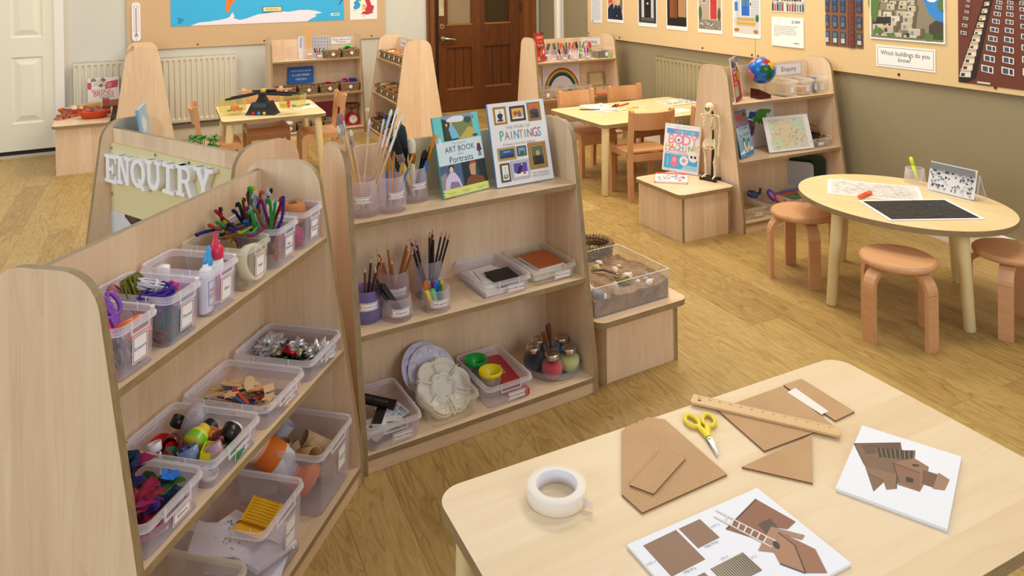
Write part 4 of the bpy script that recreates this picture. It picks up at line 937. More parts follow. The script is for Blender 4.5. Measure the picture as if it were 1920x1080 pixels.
for i,(nm,col,dx) in enumerate((('orange','#ff6a2c',-0.03),('green','#2fc070',0.042),('bent orange','#ff8a4a',-0.012))):
    b=MB();b.tube([(dx+0.01*cos(a),-0.075,0.045+0.032*sin(a)) for a in [2*PI*k/14 for k in range(14)]],0.0034,flat(col,0.9,0,0.8,1500),6,True);tag(b.build('pipe_cleaner',M=A(x,YC,zb)),nm+' pipe cleaner looped against the front of its box','pipe cleaner',G)
# string
x=XT[5];G='string and twine in their box'
cone_of_twine('orange cone of twine in the end box',A(x+0.012,YC-0.02,zb+0.055),0.038,0.036,0.055,'#d98f55',G)
cone_of_twine('white cone of string behind the orange twine',A(x-0.016,YC+0.045,zb+0.05),0.036,0.034,0.062,'#ddd8ce',G)
yarn('twine_ball','pink ball of string low in the end box',A(x-0.03,YC-0.045,zb,rz=1),'ball','#d4527e',0.062,G,21,'string',0.002,16)
yarn('twine_ball','cream hank of string in the end box',A(x-0.02,YC-0.02,zb+0.06),'skein','#e3d4a8',0.06,G,22,'string',0.0016,9)
yarn('twine_ball','brown ball of string under the orange twine',A(x+0.022,YC-0.025,zb),'ball','#a5713f',0.055,G,23,'string',0.002,14)
# ---------------- middle shelf
XM=[0.118,0.330,0.545,0.765];DM=0.24;YM=-0.195+DM/2;zm=Z2+0.0035
for x,t_,l_,w_,h_ in zip(XM,('Ribbons','Plastic Pieces','Wooden Pieces','Metal Pieces'),('tray labelled Ribbons, heaped with dark fabric scraps','tray labelled Plastic Pieces, full of caps and cups','tray labelled Wooden Pieces, with coloured sticks','tray labelled Metal Pieces, with foil and jar lids'),(0.18,0.19,0.19,0.19),(0.075,0.065,0.062,0.062)):
    pbox('storage_tray','clear plastic '+l_,A(x,YM,Z2),w_,DM,h_,t_,0.055,0.026,0.0095,ldx=0.02,lz=0.026,group='clear trays on the middle craft shelf',cat='tray')
# metal
G='scrap metal in the tray labelled Metal Pieces';x=XM[3];FOIL=flat('#dcdce0',0.25,0.75)
for i,(dx,dy,s,nm) in enumerate(((0.029,0.075,0.038,'left'),(0.018,-0.08,0.036,'right'),(0.04,0.0,0.028,'back'))):
    b=MB();b.ball((0,0,s*0.62),(s*1.2,s,s*0.7),FOIL,26,16,None,0.8,40,i+3,False,0.0);tag(b.build('foil_ball',M=A(x+dx,YM+dy,zm)),'crumpled silver foil at the %s of the tray labelled Metal Pieces'%nm,'foil',G)
for i,(nm,col,r,dx,dy,dz,rx,ry,inn) in enumerate((('blue grey jar lid','#4d5f70',0.017,0.033,0.031,0.024,0.2,0.1,'#7e8f9e'),('red rimmed jar lid','#b3202c',0.024,0.004,-0.002,0.024,0.25,0.35,'#d9d9dc'),('gold jar lid','#a8a080',0.017,0.001,0.038,0.02,0.3,-0.2,'#d8d4be'),('dark green jar lid','#1e3a30',0.024,0.001,0.018,0.012,0.1,0.0,None),('pale gold bottle cap','#b8ae84',0.014,0.002,-0.032,0.022,0.4,0.3,'#e4dfc8'),('black bottle cap','#22262a',0.014,-0.002,-0.052,0.018,0.4,0.2,'#c8bf95'),('steel bottle cap','#9fa3a8',0.013,0.03,-0.03,0.02,0.1,0.5,'#d0d0d0'),('dark tin lid under the foil','#3a3e44',0.028,0.0,0.0,0.002,0,0,None))):
    ring_lid('jar_lid',nm+' in the tray labelled Metal Pieces',A(x+dx,YM+dy,zm+dz,rx=rx,ry=ry),r,0.012,col,G,0.8,inner=inn)
# wood
G='wooden pieces in their tray';x=XM[2];rr=random.Random(5)
SC=[('orange','#d8742c'),('blue','#225a9a'),('yellow','#e0b51c'),('purple','#35204f'),('green','#2e8a44'),('red','#c8402e'),('brown','#3c2028'),('natural','#d8b184')]
for i in range(26):
    nm,col=SC[i%8];b=MB();L_=0.05+0.03*rr.random();w_=0.009
    o_=rrect(w_,L_,w_*0.48,4)
    if nm=='brown':o_=[(w_/2+(0.0015 if k%2 else 0),-L_/2+L_*k/12) for k in range(13)]+[(-w_/2-(0.0015 if k%2 else 0),L_/2-L_*k/12) for k in range(13)]
    b.prism(o_,0,0.0018,flat(col,0.6));dx=-0.015+0.05*(rr.random()-0.5)*1.6;dy=0.075-0.15*rr.random()
    tag(b.build('craft_stick',M=A(x+dx,YM+dy,zm+0.005+i*0.0013,rx=0.25*rr.random(),ry=0.5*(rr.random()-0.4),rz=rr.random()*2.4-1.2)),nm+' craft stick in the tray labelled Wooden Pieces','craft stick',G)
for i in range(26):
    b=MB();s=0.016+0.01*rr.random();kd=i%3
    o_=[(s*1.3*cos(2*PI*k/16),s*0.62*sin(2*PI*k/16)) for k in range(16)] if kd==0 else ([(s*1.3,0),(0,s*0.8),(-s*1.3,0),(0,-s*0.8)] if kd==1 else [(s*(1 if k%2 else 0.55)*cos(2*PI*k/10),s*(1 if k%2 else 0.55)*sin(2*PI*k/10)) for k in range(10)])
    b.prism(o_,0,0.0022,flat('#dcb88c',0.65));dx=-0.05+0.09*rr.random();dy=-0.095+0.15*rr.random()
    tag(b.build('wood_shape',M=A(x+dx,YM+dy,zm+0.002+(0.034 if i<9 else 0.002)+(i%9)*0.001,rx=0.4*(rr.random()-0.3),ry=0.4*(rr.random()-0.5),rz=rr.random()*3)),'natural wood %s cut-out in the tray labelled Wooden Pieces'%('oval','diamond','star')[kd],'wood shape',G)
# plastic
G='plastic caps and cups in their tray';x=XM[1]
def cup(label,dx,dy,dz,prof,col,rx=0,ry=0,rz=0,name='plastic_cup',mat=None,col2=None):
    b=MB();t=0.0014;b.lathe([(0,0)]+prof+[(prof[-1][0]-t,prof[-1][1])]+[(r-t,z+0.002) for r,z in prof[::-1][1:]]+[(0,0.002)],mat or flat(col,0.3),22)
    if col2:k=len(prof) // 2;b.lathe([(prof[0][0]+0.0008,prof[0][1]),(prof[1][0]+0.0008,prof[1][1])],flat(col2,0.3),22)
    return tag(b.build(name,M=A(x+dx,YM+dy,zm+dz,rx=rx,ry=ry,rz=rz)),label,'cap',G)
TR=plastic('clear_cup','#dfe3ea',0.14,0.6,0.15)
cup('clear plastic cup lying at the back of the plastic pieces',0.046,0.04,0.034,[(0.021,0),(0.026,0.055)],'#fff',0,1.45,0.3,mat=TR)
cup('red lid leaning at the left of the plastic pieces',-0.026,0.062,0.03,[(0.026,0),(0.027,0.008)],'#d4241f',0.35,-0.5)
cup('red lid in the middle left of the plastic pieces',-0.042,0.017,0.034,[(0.022,0),(0.023,0.008)],'#d8221e',0.5,0.2)
cup('dark red bottle cap lying behind the yellow cup',-0.002,0.045,0.036,[(0.012,0),(0.013,0.024),(0.018,0.026),(0.018,0.045)],'#6e1420',0.2,-1.35,0.2)
cup('yellow and green cup in the middle of the plastic pieces',-0.02,-0.015,0.04,[(0.026,0),(0.026,0.018),(0.022,0.03),(0.015,0.034),(0.014,0.05)],'#e6da4a',0.1,1.35,0.15,col2='#7cc02c')
cup('orange lid at the back right of the plastic pieces',0.035,-0.03,0.03,[(0.022,0),(0.023,0.008)],'#c9761c',0.5,0.3)
cup('dark red cap beside the black cup',0.008,-0.052,0.04,[(0.015,0),(0.016,0.026)],'#7a1420',1.3,0,0.4)
cup('black cup with a white inside',0.008,-0.082,0.044,[(0.019,0),(0.021,0.03)],'#141414',0.0,1.2,0.0)
ring_lid('plastic_disc','white disc in the mouth of the black cup',A(x+0.008+0.0296,YM-0.082-0.004,zm+0.0535,ry=1.2,rz=0.0),0.018,0.004,'#e8eef0',G,cat='cap')
cup('white bottle cap at the left front of the plastic pieces',-0.064,0.046,0.046,[(0.014,0),(0.0145,0.018)],'#e6e4ec',-0.3,0.1)
cup('dark green cap at the front of the plastic pieces',-0.059,0.013,0.036,[(0.015,0),(0.016,0.012)],'#175a44',0.3,0.1)
cup('small purple cap at the front of the plastic pieces',-0.047,-0.009,0.034,[(0.011,0),(0.012,0.016)],'#35207e',0.5,0.2)
cup('pale blue clear cup at the front of the plastic pieces',-0.053,-0.035,0.026,[(0.02,0),(0.023,0.03)],'#fff',-0.4,0.1,mat=plastic('blue_cup','#9ab4d8',0.4,0.8,0.2))
cup('pale pink clear cup at the front of the plastic pieces',-0.039,-0.092,0.034,[(0.016,0),(0.018,0.03)],'#fff',-0.5,0.1,mat=plastic('pink_cup','#e0b4c4',0.4,0.8,0.2))
b=MB()
for q in ((-0.022,0.022,-0.018,0.018,0,0.002),(-0.022,-0.02,-0.018,0.018,0.002,0.016),(0.02,0.022,-0.018,0.018,0.002,0.016),(-0.022,0.022,0.016,0.018,0.002,0.016),(-0.022,0.022,-0.018,-0.016,0.002,0.016)):b.box(*q,flat('#e0dc20',0.35))
tag(b.build('plastic_tray',M=A(x-0.036,YM-0.072,zm+0.036,rx=0.15,rz=0.35)),'small yellow open tray among the plastic pieces','tray',G)
cup('green cap at the right of the plastic pieces',0.005,-0.098,0.012,[(0.02,0),(0.022,0.02)],'#2a8a4c',0.3,0.3)
cup('sky blue clear bottle end at the right front of the plastic pieces',-0.05,-0.07,0.016,[(0.014,0),(0.016,0.045)],'#fff',0.2,1.4,0.3,mat=plastic('sky_cup','#3f9ae0',0.55,0.85,0.15))
cup('cream cap at the bottom right of the plastic pieces',-0.062,-0.085,0.004,[(0.018,0),(0.02,0.014)],'#e6d6c4',0.2)
cup('black cap behind the dark red bottle cap',0.052,0.083,0.03,[(0.016,0),(0.017,0.02)],'#15161c',0.4,0.4)
cup('black cap behind the clear cup',0.054,0.009,0.02,[(0.02,0),(0.021,0.026)],'#1b1c22',0.9,0.2)
o=MB();o.tube([(0,0,0),(0,0,0.05)],0.003,flat('#e4e0ee',0.3),6)
for k in range(4):o.tube([(0.0,0,0.05),(-0.006+k*0.004,0,0.058),(-0.006+k*0.004,0,0.08)],0.0011,flat('#e4e0ee',0.3),5)
tag(o.build('fork',M=A(x-0.07,YM+0.03,zm+0.05,rx=2.5,rz=-0.9)),'small white plastic fork under the white bottle cap','fork',G)
# fabric
G='scraps of fabric and ribbon';x=XM[0];rr=random.Random(3)
FC=[('dark green','#0d3a2a'),('crimson','#8f1236'),('black','#151015'),('purple','#2a1a72'),('magenta','#8c1452'),('midnight blue','#14244a'),('leaf green','#2f5a24'),('wine red','#4a0f1e'),('teal','#0f4a52'),('brown','#2a1512')]
for i in range(52):
    nm,col=FC[i%10];scrap(nm+' fabric scrap in the tray labelled Ribbons',A(x+(rr.random()-0.5)*0.115,YM+(rr.random()-0.5)*0.17,zm+0.004+i*0.0016,rz=rr.random()*3),0.045+0.04*rr.random(),0.03+0.03*rr.random(),col,i,G,0.016+0.01*rr.random())
scrap('bright blue fabric scrap at the front of the tray labelled Ribbons',A(x+0.035,YM-0.07,zm+0.07,rx=0.5,rz=0.5),0.042,0.03,'#1a6ed0',90,G,0.014)
for i,(nm,col) in enumerate((('pink','#d44a9a'),('white','#e4e0f0'),('hot pink','#e0287c'))):
    b=MB();b.tube([(-0.06+0.013*k,-0.09+0.012*sin(k*1.3+i),0.008+0.01*(1+sin(k*1.1+i*2))) for k in range(10)],0.006,flat(col,0.5),6,flat=0.2);tag(b.build('ribbon',M=A(x+0.01*i,YM,zm)),nm+' ribbon low at the front of its tray','ribbon',G)
# ---------------- bottom shelf
XB=[0.2,0.455,0.74];DB=0.27;YB_=-0.236+DB/2;z3=Z3+0.0035
pbox('storage_box','deep clear box of cardboard tubes on the bottom craft shelf',A(XB[2],YB_,Z3),0.20,DB,0.17,'Cardboard\nTubes',0.045,0.06,0.0085,ldx=0.03,lz=0.09,group='deep clear boxes on the bottom craft shelf')
pbox('storage_box','deep clear box of paper scraps on the bottom craft shelf',A(XB[1],YB_,Z3),0.20,DB,0.17,'Used Papers',0.05,0.065,0.0085,ldx=0.03,lz=0.085,group='deep clear boxes on the bottom craft shelf')
pbox('storage_box','clear box holding cellophane at the bottom edge of the photo',A(XB[0],YB_,Z3),0.20,DB,0.15,None,body=BOXW,rim=RIMW,group='deep clear boxes on the bottom craft shelf')
G='cardboard tubes in their box';x=XB[2]
hollow('cardboard_tube','big orange and white striped tube in the box of tubes',A(x-0.03,YB_-0.065,z3+0.05,rx=-0.85,rz=0.5),0.042,0.19,'#e87a28',G,bands=((0.0,0.18,'#e87a28'),(0.3,0.36,'#e8a488'),(0.36,0.62,'#d8dbe4'),(0.9,0.95,'#e8a488'),(0.95,1.0,'#d8dbe4')))
for i,(nm,dx,dy,dz,rx,ry,rz,r,ln) in enumerate((('upright brown tube at the left',-0.03,0.005,0.02,-0.1,-0.1,0,0.028,0.13),('grey brown tube lying at the right on top',0.03,-0.095,0.1,-0.9,0.0,0.75,0.023,0.095),('short tube standing in the middle',-0.045,-0.045,0.1,-0.5,0.25,0.2,0.019,0.06),('open tube pointing at the front',-0.045,-0.04,0.12,1.15,0,-0.45,0.022,0.08),('short tube behind the open one',-0.02,-0.07,0.115,-0.3,0.1,0.3,0.016,0.045),('tube lying low in the box',0.03,0.0,0.025,1.4,0,0.2,0.024,0.1),('grey tube leaning out at the far left',-0.02,0.1,0.07,0.7,0.1,0.4,0.02,0.13),('tube standing at the front right',0.05,-0.07,0.004,0,0,0,0.022,0.1))):
    hollow('cardboard_tube',nm+', cardboard',A(x+dx,YB_+dy,z3+dz,rx=rx,ry=ry,rz=rz),r,ln,('#a88560','#b09070','#9c7f60','#b98f62')[i%4] if 'grey tube' not in nm else '#a8a8b4',G)
G='paper scraps in their box';x=XB[1]
def paper(label,dx,dy,dz,w,h,col,rx=0,ry=0,rz=0,amp=0.004,sd=0,th=0.0012,name='paper_scrap',painter=None):
    b=MB();s_=Vector((sd,sd*2,0));b.sheet(lambda u,v:((u-0.5)*w,(v-0.5)*h,amp*noise.noise(Vector((u*2.5,v*2.5,sd)))),6,6,th,flat(col,0.7))
    if painter:painter(b)
    return tag(b.build(name,M=A(x+dx,YB_+dy,z3+dz,rx=rx,ry=ry,rz=rz)),label,'paper',G)
paper('yellow ribbed card standing open in the paper box',0.036,-0.05,0.112,0.06,0.085,'#f2bd1e',0.1,-0.45,-0.1,0.001,1,painter=lambda b:[b.box(-0.028+0.007*k,-0.0265+0.007*k,-0.036,0.036,0.0012,0.0018,flat('#d79f10')) for k in range(9)])
paper('flat yellow card below the ribbed one',0.01,-0.045,0.092,0.06,0.085,'#eeb014',0.1,0.1,-0.1,0.001,2)
paper('white paper sprinkled with brown dots',0.0,0.0,0.078,0.12,0.12,'#e6e2ea',0.12,0.1,-0.2,0.004,3,painter=lambda b:[b.box(px_-0.0013,px_+0.0013,py_-0.0013,py_+0.0013,0.001,0.0035,flat('#5a4a44')) for px_,py_ in [((rnd.random()-0.5)*0.11,(rnd.random()-0.5)*0.09) for _ in range(50)]])
paper('folded white sheet at the back of the paper box',-0.035,0.02,0.085,0.11,0.13,'#dddcea',0.25,0.0,0.4,0.008,4)
paper('white sheet near the bottom of the paper box',0.0,-0.04,0.03,0.15,0.18,'#d6d4e4',0.1,0.1,0.3,0.01,5)
paper('pale sheet leaning against the front of the paper box',0.05,-0.07,0.06,0.09,0.12,'#e2e0ee',0.5,0.1,0.5,0.006,6)
paper('thick white card across the front of the paper box',-0.01,-0.09,0.055,0.14,0.07,'#d9d7e8',0.15,0.2,-0.2,0.002,7,0.01)
x=XB[0]
b=MB();b.sheet(lambda u,v:((u-0.5)*0.15,(v-0.5)*0.2,0.05+0.02*noise.noise(Vector((u*5,v*5,3)))),14,14,0.001,plastic('cellophane','#eef0f2',0.12,0.75,0.05));tag(b.build('cellophane_sheet',M=A(x,YB_,z3)),'crumpled clear cellophane in the lowest clear box','cellophane')
b=MB();b.sheet(lambda u,v:((u-0.5)*0.16,0.0+0.004*sin(v*9),v*0.16),10,10,0.001,MATS['cellophane']);tag(b.build('cellophane_sheet',M=A(x-0.02,YB_-0.11,z3,rx=0.25)),'shiny cellophane packet standing in front of the lowest box','cellophane')
# ================================================================ shelf B: art materials
def Bf(x,y,z,**k):return fr('B',x,y,z,**k)
G='brush pots on the art shelf'
pot('frosted pot of long thin paint brushes at the left of the art shelf',Bf(0.075,-0.065,Z1),0.053,0.045,0.115,'Long Paintbrushes',0.0085,group=G,turn=-0.35)
pot('frosted pot of small orange and blue brushes in the front',Bf(0.17,-0.07,Z1),0.053,0.045,0.115,'Watercolour Brushes',0.0078,group=G,turn=0.1)
pot('frosted pot of large wide brushes beside the portraits book',Bf(0.275,-0.005,Z1),0.055,0.046,0.115,'Large Paintbrushes',0.0085,group=G,turn=0.15)
G='long brushes in their pot';zb=Z1+0.012
def brl(label,dx,dy,lx,ly,ln,hc,bc,hr,br,bl,fc='#c9ccd2',dip=None,**k):
    d=Vector((lx,ly,1)).normalized();a=FR['B'][2];d=Matrix.Rotation(a,3,'Z')@d
    return brush(label,Bf(0.075+dx,-0.065+dy,zb).translation,d,ln,hc,fc,bc,hr,br,bl,dip=dip,**k)
HW='#dcb98a'
for nm,a in (('cream bristle brush leaning furthest left',(-0.005,-0.01,-0.27,0.0,0.30,HW,'#e6dcc8',0.0045,0.0055,0.025)),('thick brush with greyish brown bristles leaning left',(0.0,0.0,-0.22,0.06,0.33,HW,'#8d7478',0.0065,0.009,0.035)),('brush with dark pink bristles behind the thick one',(0.005,0.02,-0.16,0.15,0.32,HW,'#d85a68',0.0045,0.006,0.025)),('short brush with mauve bristles',(-0.005,-0.015,-0.16,-0.02,0.25,HW,'#a8848c',0.0045,0.0055,0.022)),('slim cream brush leaning slightly left',(0.0,-0.02,-0.17,-0.05,0.28,HW,'#e8e0d0',0.004,0.0048,0.02)),
              ('slender brush with a pointed white tip standing alone',(-0.005,0.0,0.12,0.02,0.30,'#e0c298','#e4dfda',0.004,0.0045,0.022)),('brush with a navy blue tip leaning right',(0.01,0.01,0.26,0.02,0.315,HW,'#38406e',0.004,0.0045,0.018)),('white tipped brush leaning furthest right, upper of three',(0.01,-0.005,0.37,0.03,0.345,HW,'#f0eeea',0.0045,0.0055,0.025)),('white tipped brush leaning right beside the navy tipped one',(0.008,0.0,0.33,0.06,0.335,HW,'#f0eeea',0.0045,0.0055,0.025)),('white tipped brush leaning furthest right, lower of three',(0.012,-0.015,0.41,-0.02,0.325,HW,'#efe9e0',0.0045,0.005,0.022))):
    brl(nm,*a,group=G,dip='#e8e4de' if 'white tipped' in nm else None)
G='watercolour brushes in their pot'
def brw(label,cx,cy,dx,dy,lx,ly,ln,hc,bc,hr,br,bl,fc,G,**k):
    d=Matrix.Rotation(FR['B'][2],3,'Z')@Vector((lx,ly,1)).normalized()
    return brush(label,Bf(cx+dx,cy+dy,zb).translation,d,ln,hc,fc,bc,hr,br,bl,group=G,**k)
for i,(hc,bc,dx,dy,lx,ly,ln) in enumerate((('#2f78c8','#c9793a',-0.012,-0.005,-0.02,0.02,0.175),('#e58a3c','#c9793a',-0.004,0.0,0.0,0.02,0.172),('#e58a3c','#b86a34',0.004,-0.005,0.02,0.0,0.168),('#2f78c8','#c9793a',0.01,0.005,0.06,0.05,0.178),('#c98038','#5a5f86',0.0,-0.015,0.24,-0.03,0.165),('#2f78c8','#c9793a',0.01,-0.01,0.42,0.0,0.185),('#d07f30','#c9793a',0.008,0.0,0.3,0.05,0.16),('#2f78c8','#b86a34',-0.01,0.01,0.08,0.1,0.18))):
    brw(('blue','orange')[hc not in ('#2f78c8',)]+(' handled fine brush leaning right' if lx>0.2 else ' handled fine brush standing upright')+' in the front pot',0.17,-0.07,dx,dy,lx,ly,ln,hc,bc,0.0035,0.0032,0.016,'#d8b060',G,)
G='large brushes in their pot'
brw('wide black bristle brush with a steel band',0.275,-0.005,0.005,-0.01,-0.35,0.05,0.225,'#e8cc30','#171516',0.010,0.021,0.06,'#b9bcc0',G,fl=0.04,flatb=0.45,shape='flat',roll=0.5)
brw('wide brush with orange bristles behind the black one',0.275,-0.005,0.0,0.015,-0.42,0.1,0.235,'#2a2a2c','#e08a4a',0.009,0.014,0.045,'#8c8c90',G,flatb=0.5,shape='flat',roll=0.4)
brw('big round brush with dark green black bristles',0.275,-0.005,-0.005,0.015,-0.08,0.12,0.25,'#20262a','#1d2c31',0.010,0.017,0.085,'#27313a',G,shape='dome')
brw('round brush with cream bristles and a copper band',0.275,-0.005,0.0,-0.012,-0.04,-0.02,0.205,'#e3d3b4','#f0e4cc',0.009,0.0135,0.05,'#b4763a',G,flatb=0.7,shape='dome')
brw('blue handled brush with orange bristles leaning right',0.275,-0.005,0.01,-0.005,0.38,0.0,0.22,'#2f6fc0','#f08a3a',0.008,0.012,0.045,'#c98a2c',G,fl=0.05,flatb=0.6,shape='flat')
brw('black handled brush leaning right behind the blue one',0.275,-0.005,0.012,0.01,0.3,0.03,0.16,'#1a1a1c','#2a2a2c',0.008,0.010,0.03,'#2a2a2c',G)
# ---- the two art books
def fig(p,x,y,s,coat,skin='#e6b996',hair='#3a2418'):
    p.poly([(x-0.5*s,y-0.9*s),(x-0.42*s,y-0.1*s),(x-0.18*s,y+0.05*s),(x+0.18*s,y+0.05*s),(x+0.42*s,y-0.1*s),(x+0.5*s,y-0.9*s)],coat)
    p.disc(x,y+0.3*s,0.2*s,0.26*s,hair);p.disc(x,y+0.24*s,0.15*s,0.2*s,skin)
def cov_art(p):
    w,h=p.w,p.h
    p.rect(0.036,0.19,w-0.03,h,'#7f9fc0').poly([(0.036,0.235),(0.08,0.262),(0.13,0.255),(0.165,0.245),(w-0.03,0.25),(w-0.03,0.19),(0.036,0.19)],'#7c8a5a').poly([(0.1,0.19),(w-0.03,0.19),(w-0.03,0.222),(0.15,0.23)],'#c9b25a').poly([(0.036,0.19),(0.036,0.27),(0.06,0.262),(0.09,0.23),(0.1,0.19)],'#2f3a30')
    p.poly(blot(0.1,0.262,0.04,0.012,seed=2),'#e6ecf0').poly(blot(0.15,0.255,0.02,0.012,seed=8),'#3f5a44').poly([(0.07,0.195),(0.062,0.23),(0.07,0.245),(0.08,0.245),(0.095,0.22),(0.105,0.195)],'#7fc0e4').disc(0.074,0.25,0.005,0.006,'#e6b996').rect(0.05,0.2,0.06,0.24,'#4a4236').disc(0.055,0.246,0.005,0.006,'#dcae8a')
    p.rect(0,0.108,w,0.188,'#d3e7f1').text('The Usborne',0.098,0.178,0.011,'#c05a4a').text('ART BOOK',0.098,0.158,0.0285,'#23224a',sx=0.92).text('about',0.098,0.14,0.011,'#c05a4a').text('Portraits',0.098,0.122,0.0315,'#23224a',sx=0.95)
    for x,y,c_ in ((0.018,0.178,'#e8e4ee'),(0.182,0.15,'#6a2a4a')):p.disc(x,y+0.02,0.006,0.007,'#f0d8cc').poly([(x-0.012,y-0.012),(x-0.006,y+0.014),(x+0.006,y+0.014),(x+0.012,y-0.012)],c_)
    p.line(0.178,0.118,0.18,0.138,0.004,'#23224a').line(0.186,0.118,0.184,0.138,0.004,'#23224a').disc(0.175,0.262,0.004,0.006,'#e0504a').poly(blot(0.175,0.196,0.012,0.005,seed=3),'#5a4444')
    p.rect(0,0.026,0.094,0.108,'#4a6488').poly([(0.0,0.026),(0.0,0.075),(0.025,0.085),(0.03,0.03)],'#9a8c94');p.poly([(0.012,0.026),(0.02,0.06),(0.038,0.08),(0.06,0.08),(0.078,0.055),(0.085,0.026)],'#d4c6e4');p.disc(0.048,0.096,0.012,0.011,'#2a2020').disc(0.048,0.09,0.008,0.011,'#e8c8b4').poly([(0.03,0.026),(0.04,0.05),(0.07,0.045),(0.08,0.026)],'#8a7aa8')
    p.rect(0.094,0.026,w,0.108,'#1d2a33').poly([(0.1,0.026),(0.115,0.052),(0.145,0.06),(0.18,0.046),(0.19,0.026)],'#7a4a26').poly([(0.128,0.06),(0.126,0.09),(0.14,0.1),(0.158,0.095),(0.16,0.07),(0.15,0.056)],'#caa07a').poly([(0.122,0.092),(0.135,0.106),(0.155,0.106),(0.163,0.09),(0.15,0.098),(0.135,0.097)],'#b0503a').poly([(0.156,0.095),(0.17,0.07),(0.165,0.05),(0.15,0.06)],'#2c4a44')
    p.rect(0,0,w,0.026,'#d8e67a')
    for x in (0.035,0.1,0.165):p.text('National Gallery\nLondon',x,0.01,0.006,'#5a6a3a')
    for i,c_ in enumerate(('#2f6fc0','#e8c83a','#2f6fc0')):p.rect(0.0,0.004+i*0.006,0.006,0.008+i*0.006,c_)
def framed(p,x0,y0,x1,y1,fc,f2,t,painter):
    p.rect(x0,y0,x1,y1,fc,0.4).frame(x0+t*0.25,y0+t*0.25,x1-t*0.25,y1-t*0.25,t*0.2,f2);p.rect(x0+t*0.75,y0+t*0.75,x1-t*0.75,y1-t*0.75,f2);painter(p,x0+t,y0+t,x1-t,y1-t)
def cov_story(p):
    w,h=p.w,p.h;GD,GL,DB='#8a6428','#c79a48','#2a1c1e'
    def a1(q,a,b,c,d):q.rect(a,b,c,d,'#efeae6');q.poly(blot((a+c)/2,b+(d-b)*0.45,(c-a)*0.32,(d-b)*0.25,seed=1),'#22304a');q.disc((a+c)/2,b+(d-b)*0.78,(c-a)*0.12,(d-b)*0.1,'#e0b090');q.poly(blot((a+c)/2,b+(d-b)*0.14,(c-a)*0.35,(d-b)*0.1,seed=3),'#3a3a3e')
    def a2(q,a,b,c,d):q.rect(a,b,c,d,'#e8b45c');q.poly(blot(a+(c-a)*0.3,b+(d-b)*0.5,(c-a)*0.2,(d-b)*0.25,seed=5),'#b8583a');q.poly(blot(a+(c-a)*0.65,b+(d-b)*0.4,(c-a)*0.16,(d-b)*0.36,seed=6),'#6a6a78');q.rect(a,b,c,b+(d-b)*0.15,'#e8e2d8')
    def a3(q,a,b,c,d):q.rect(a,b,c,d,'#2b2f3a');q.rect(a,b+(d-b)*0.62,c,d,'#d8603c');q.poly([(a,b+(d-b)*0.62),(a+(c-a)*0.5,b+(d-b)*0.72),(c,b+(d-b)*0.6),(c,b+(d-b)*0.4),(a,b+(d-b)*0.5)],'#3c4a55');q.poly([(a,b),(a+(c-a)*0.6,b),(a+(c-a)*0.2,b+(d-b)*0.4),(a,b+(d-b)*0.45)],'#5a4030')
    def a4(q,a,b,c,d):q.rect(a,b,c,d,'#27518c');q.poly([(a,b),(c,b),(c,b+(d-b)*0.3),(a+(c-a)*0.6,b+(d-b)*0.5),(a,b+(d-b)*0.3)],'#1c3358');q.poly(blot((a+c)/2,b+(d-b)*0.72,(c-a)*0.3,(d-b)*0.1,seed=4),'#6f9ac0')
    def a5(q,a,b,c,d):q.rect(a,b,c,d,'#5aa0b8');fig(q,(a+c)/2,b+(d-b)*0.5,(c-a)*0.7,'#2a6a4a','#e8a8a0','#b83a3a')
    def a6(q,a,b,c,d):q.rect(a,b,c,d,'#5a6a50');q.rect(a,b,c,b+(d-b)*0.5,'#3a3a2c');q.poly([(a+(c-a)*0.1,b),(a+(c-a)*0.25,b+(d-b)*0.4),(a+(c-a)*0.5,b+(d-b)*0.52),(a+(c-a)*0.8,b+(d-b)*0.4),(c-(c-a)*0.05,b)],'#1d1a20');q.disc(a+(c-a)*0.52,b+(d-b)*0.62,(c-a)*0.17,(d-b)*0.14,'#c8a26a')
    def a7(q,a,b,c,d):q.rect(a,b,c,d,'#e6ead8');q.poly(blot((a+c)/2,b+(d-b)*0.25,(c-a)*0.4,(d-b)*0.2,seed=7),'#4a8a4a');q.rect(a+(c-a)*0.35,b+(d-b)*0.2,a+(c-a)*0.65,b+(d-b)*0.75,'#c8d0d8');q.disc((a+c)/2,b+(d-b)*0.82,(c-a)*0.13,(d-b)*0.08,'#e0b090')
    def a8(q,a,b,c,d):q.rect(a,b,c,d,'#5a45a8');q.rect(a,b,c,b+(d-b)*0.28,'#e8e4e6');q.poly([(a+(c-a)*0.15,b+(d-b)*0.2),(a+(c-a)*0.4,b+(d-b)*0.75),(a+(c-a)*0.65,b+(d-b)*0.8),(a+(c-a)*0.6,b+(d-b)*0.55),(a+(c-a)*0.45,b+(d-b)*0.2)],'#17171c');q.disc(a+(c-a)*0.62,b+(d-b)*0.88,(c-a)*0.06,(d-b)*0.09,'#e0b090');q.poly(blot(a+(c-a)*0.75,b+(d-b)*0.2,(c-a)*0.12,(d-b)*0.08,seed=8),'#b83a3a')
    s=w/0.245
    framed(p,0.02,0.222,0.076,0.288,GD,GL,0.009,a1);framed(p,0.09,0.228,0.158,0.285,DB,'#5a4638',0.009,a2);framed(p,0.168,0.222,0.226,0.292,'#6e5424',GL,0.009,a3)
    p.text('THE STORY OF',0.118,0.208,0.0155,'#b09a90',sx=1.0)
    for ch,x,c_,sc_ in zip('PAINTINGS',(0.044,0.067,0.086,0.107,0.127,0.145,0.165,0.188,0.208),('#3fa598','#8a8a80','#d8504a','#3a9cc0','#d89048','#3fa598','#8a8a80','#c8443f','#3aa0c0'),(1.25,1.0,1.0,1.05,1.05,1.0,1.05,1.15,1.15)):
        p.text(ch,x,0.178+0.002*(sc_-1),0.043*sc_,c_,sx=0.72)
    p.text('A history of art for children',0.115,0.148,0.0125,'#a8988e')
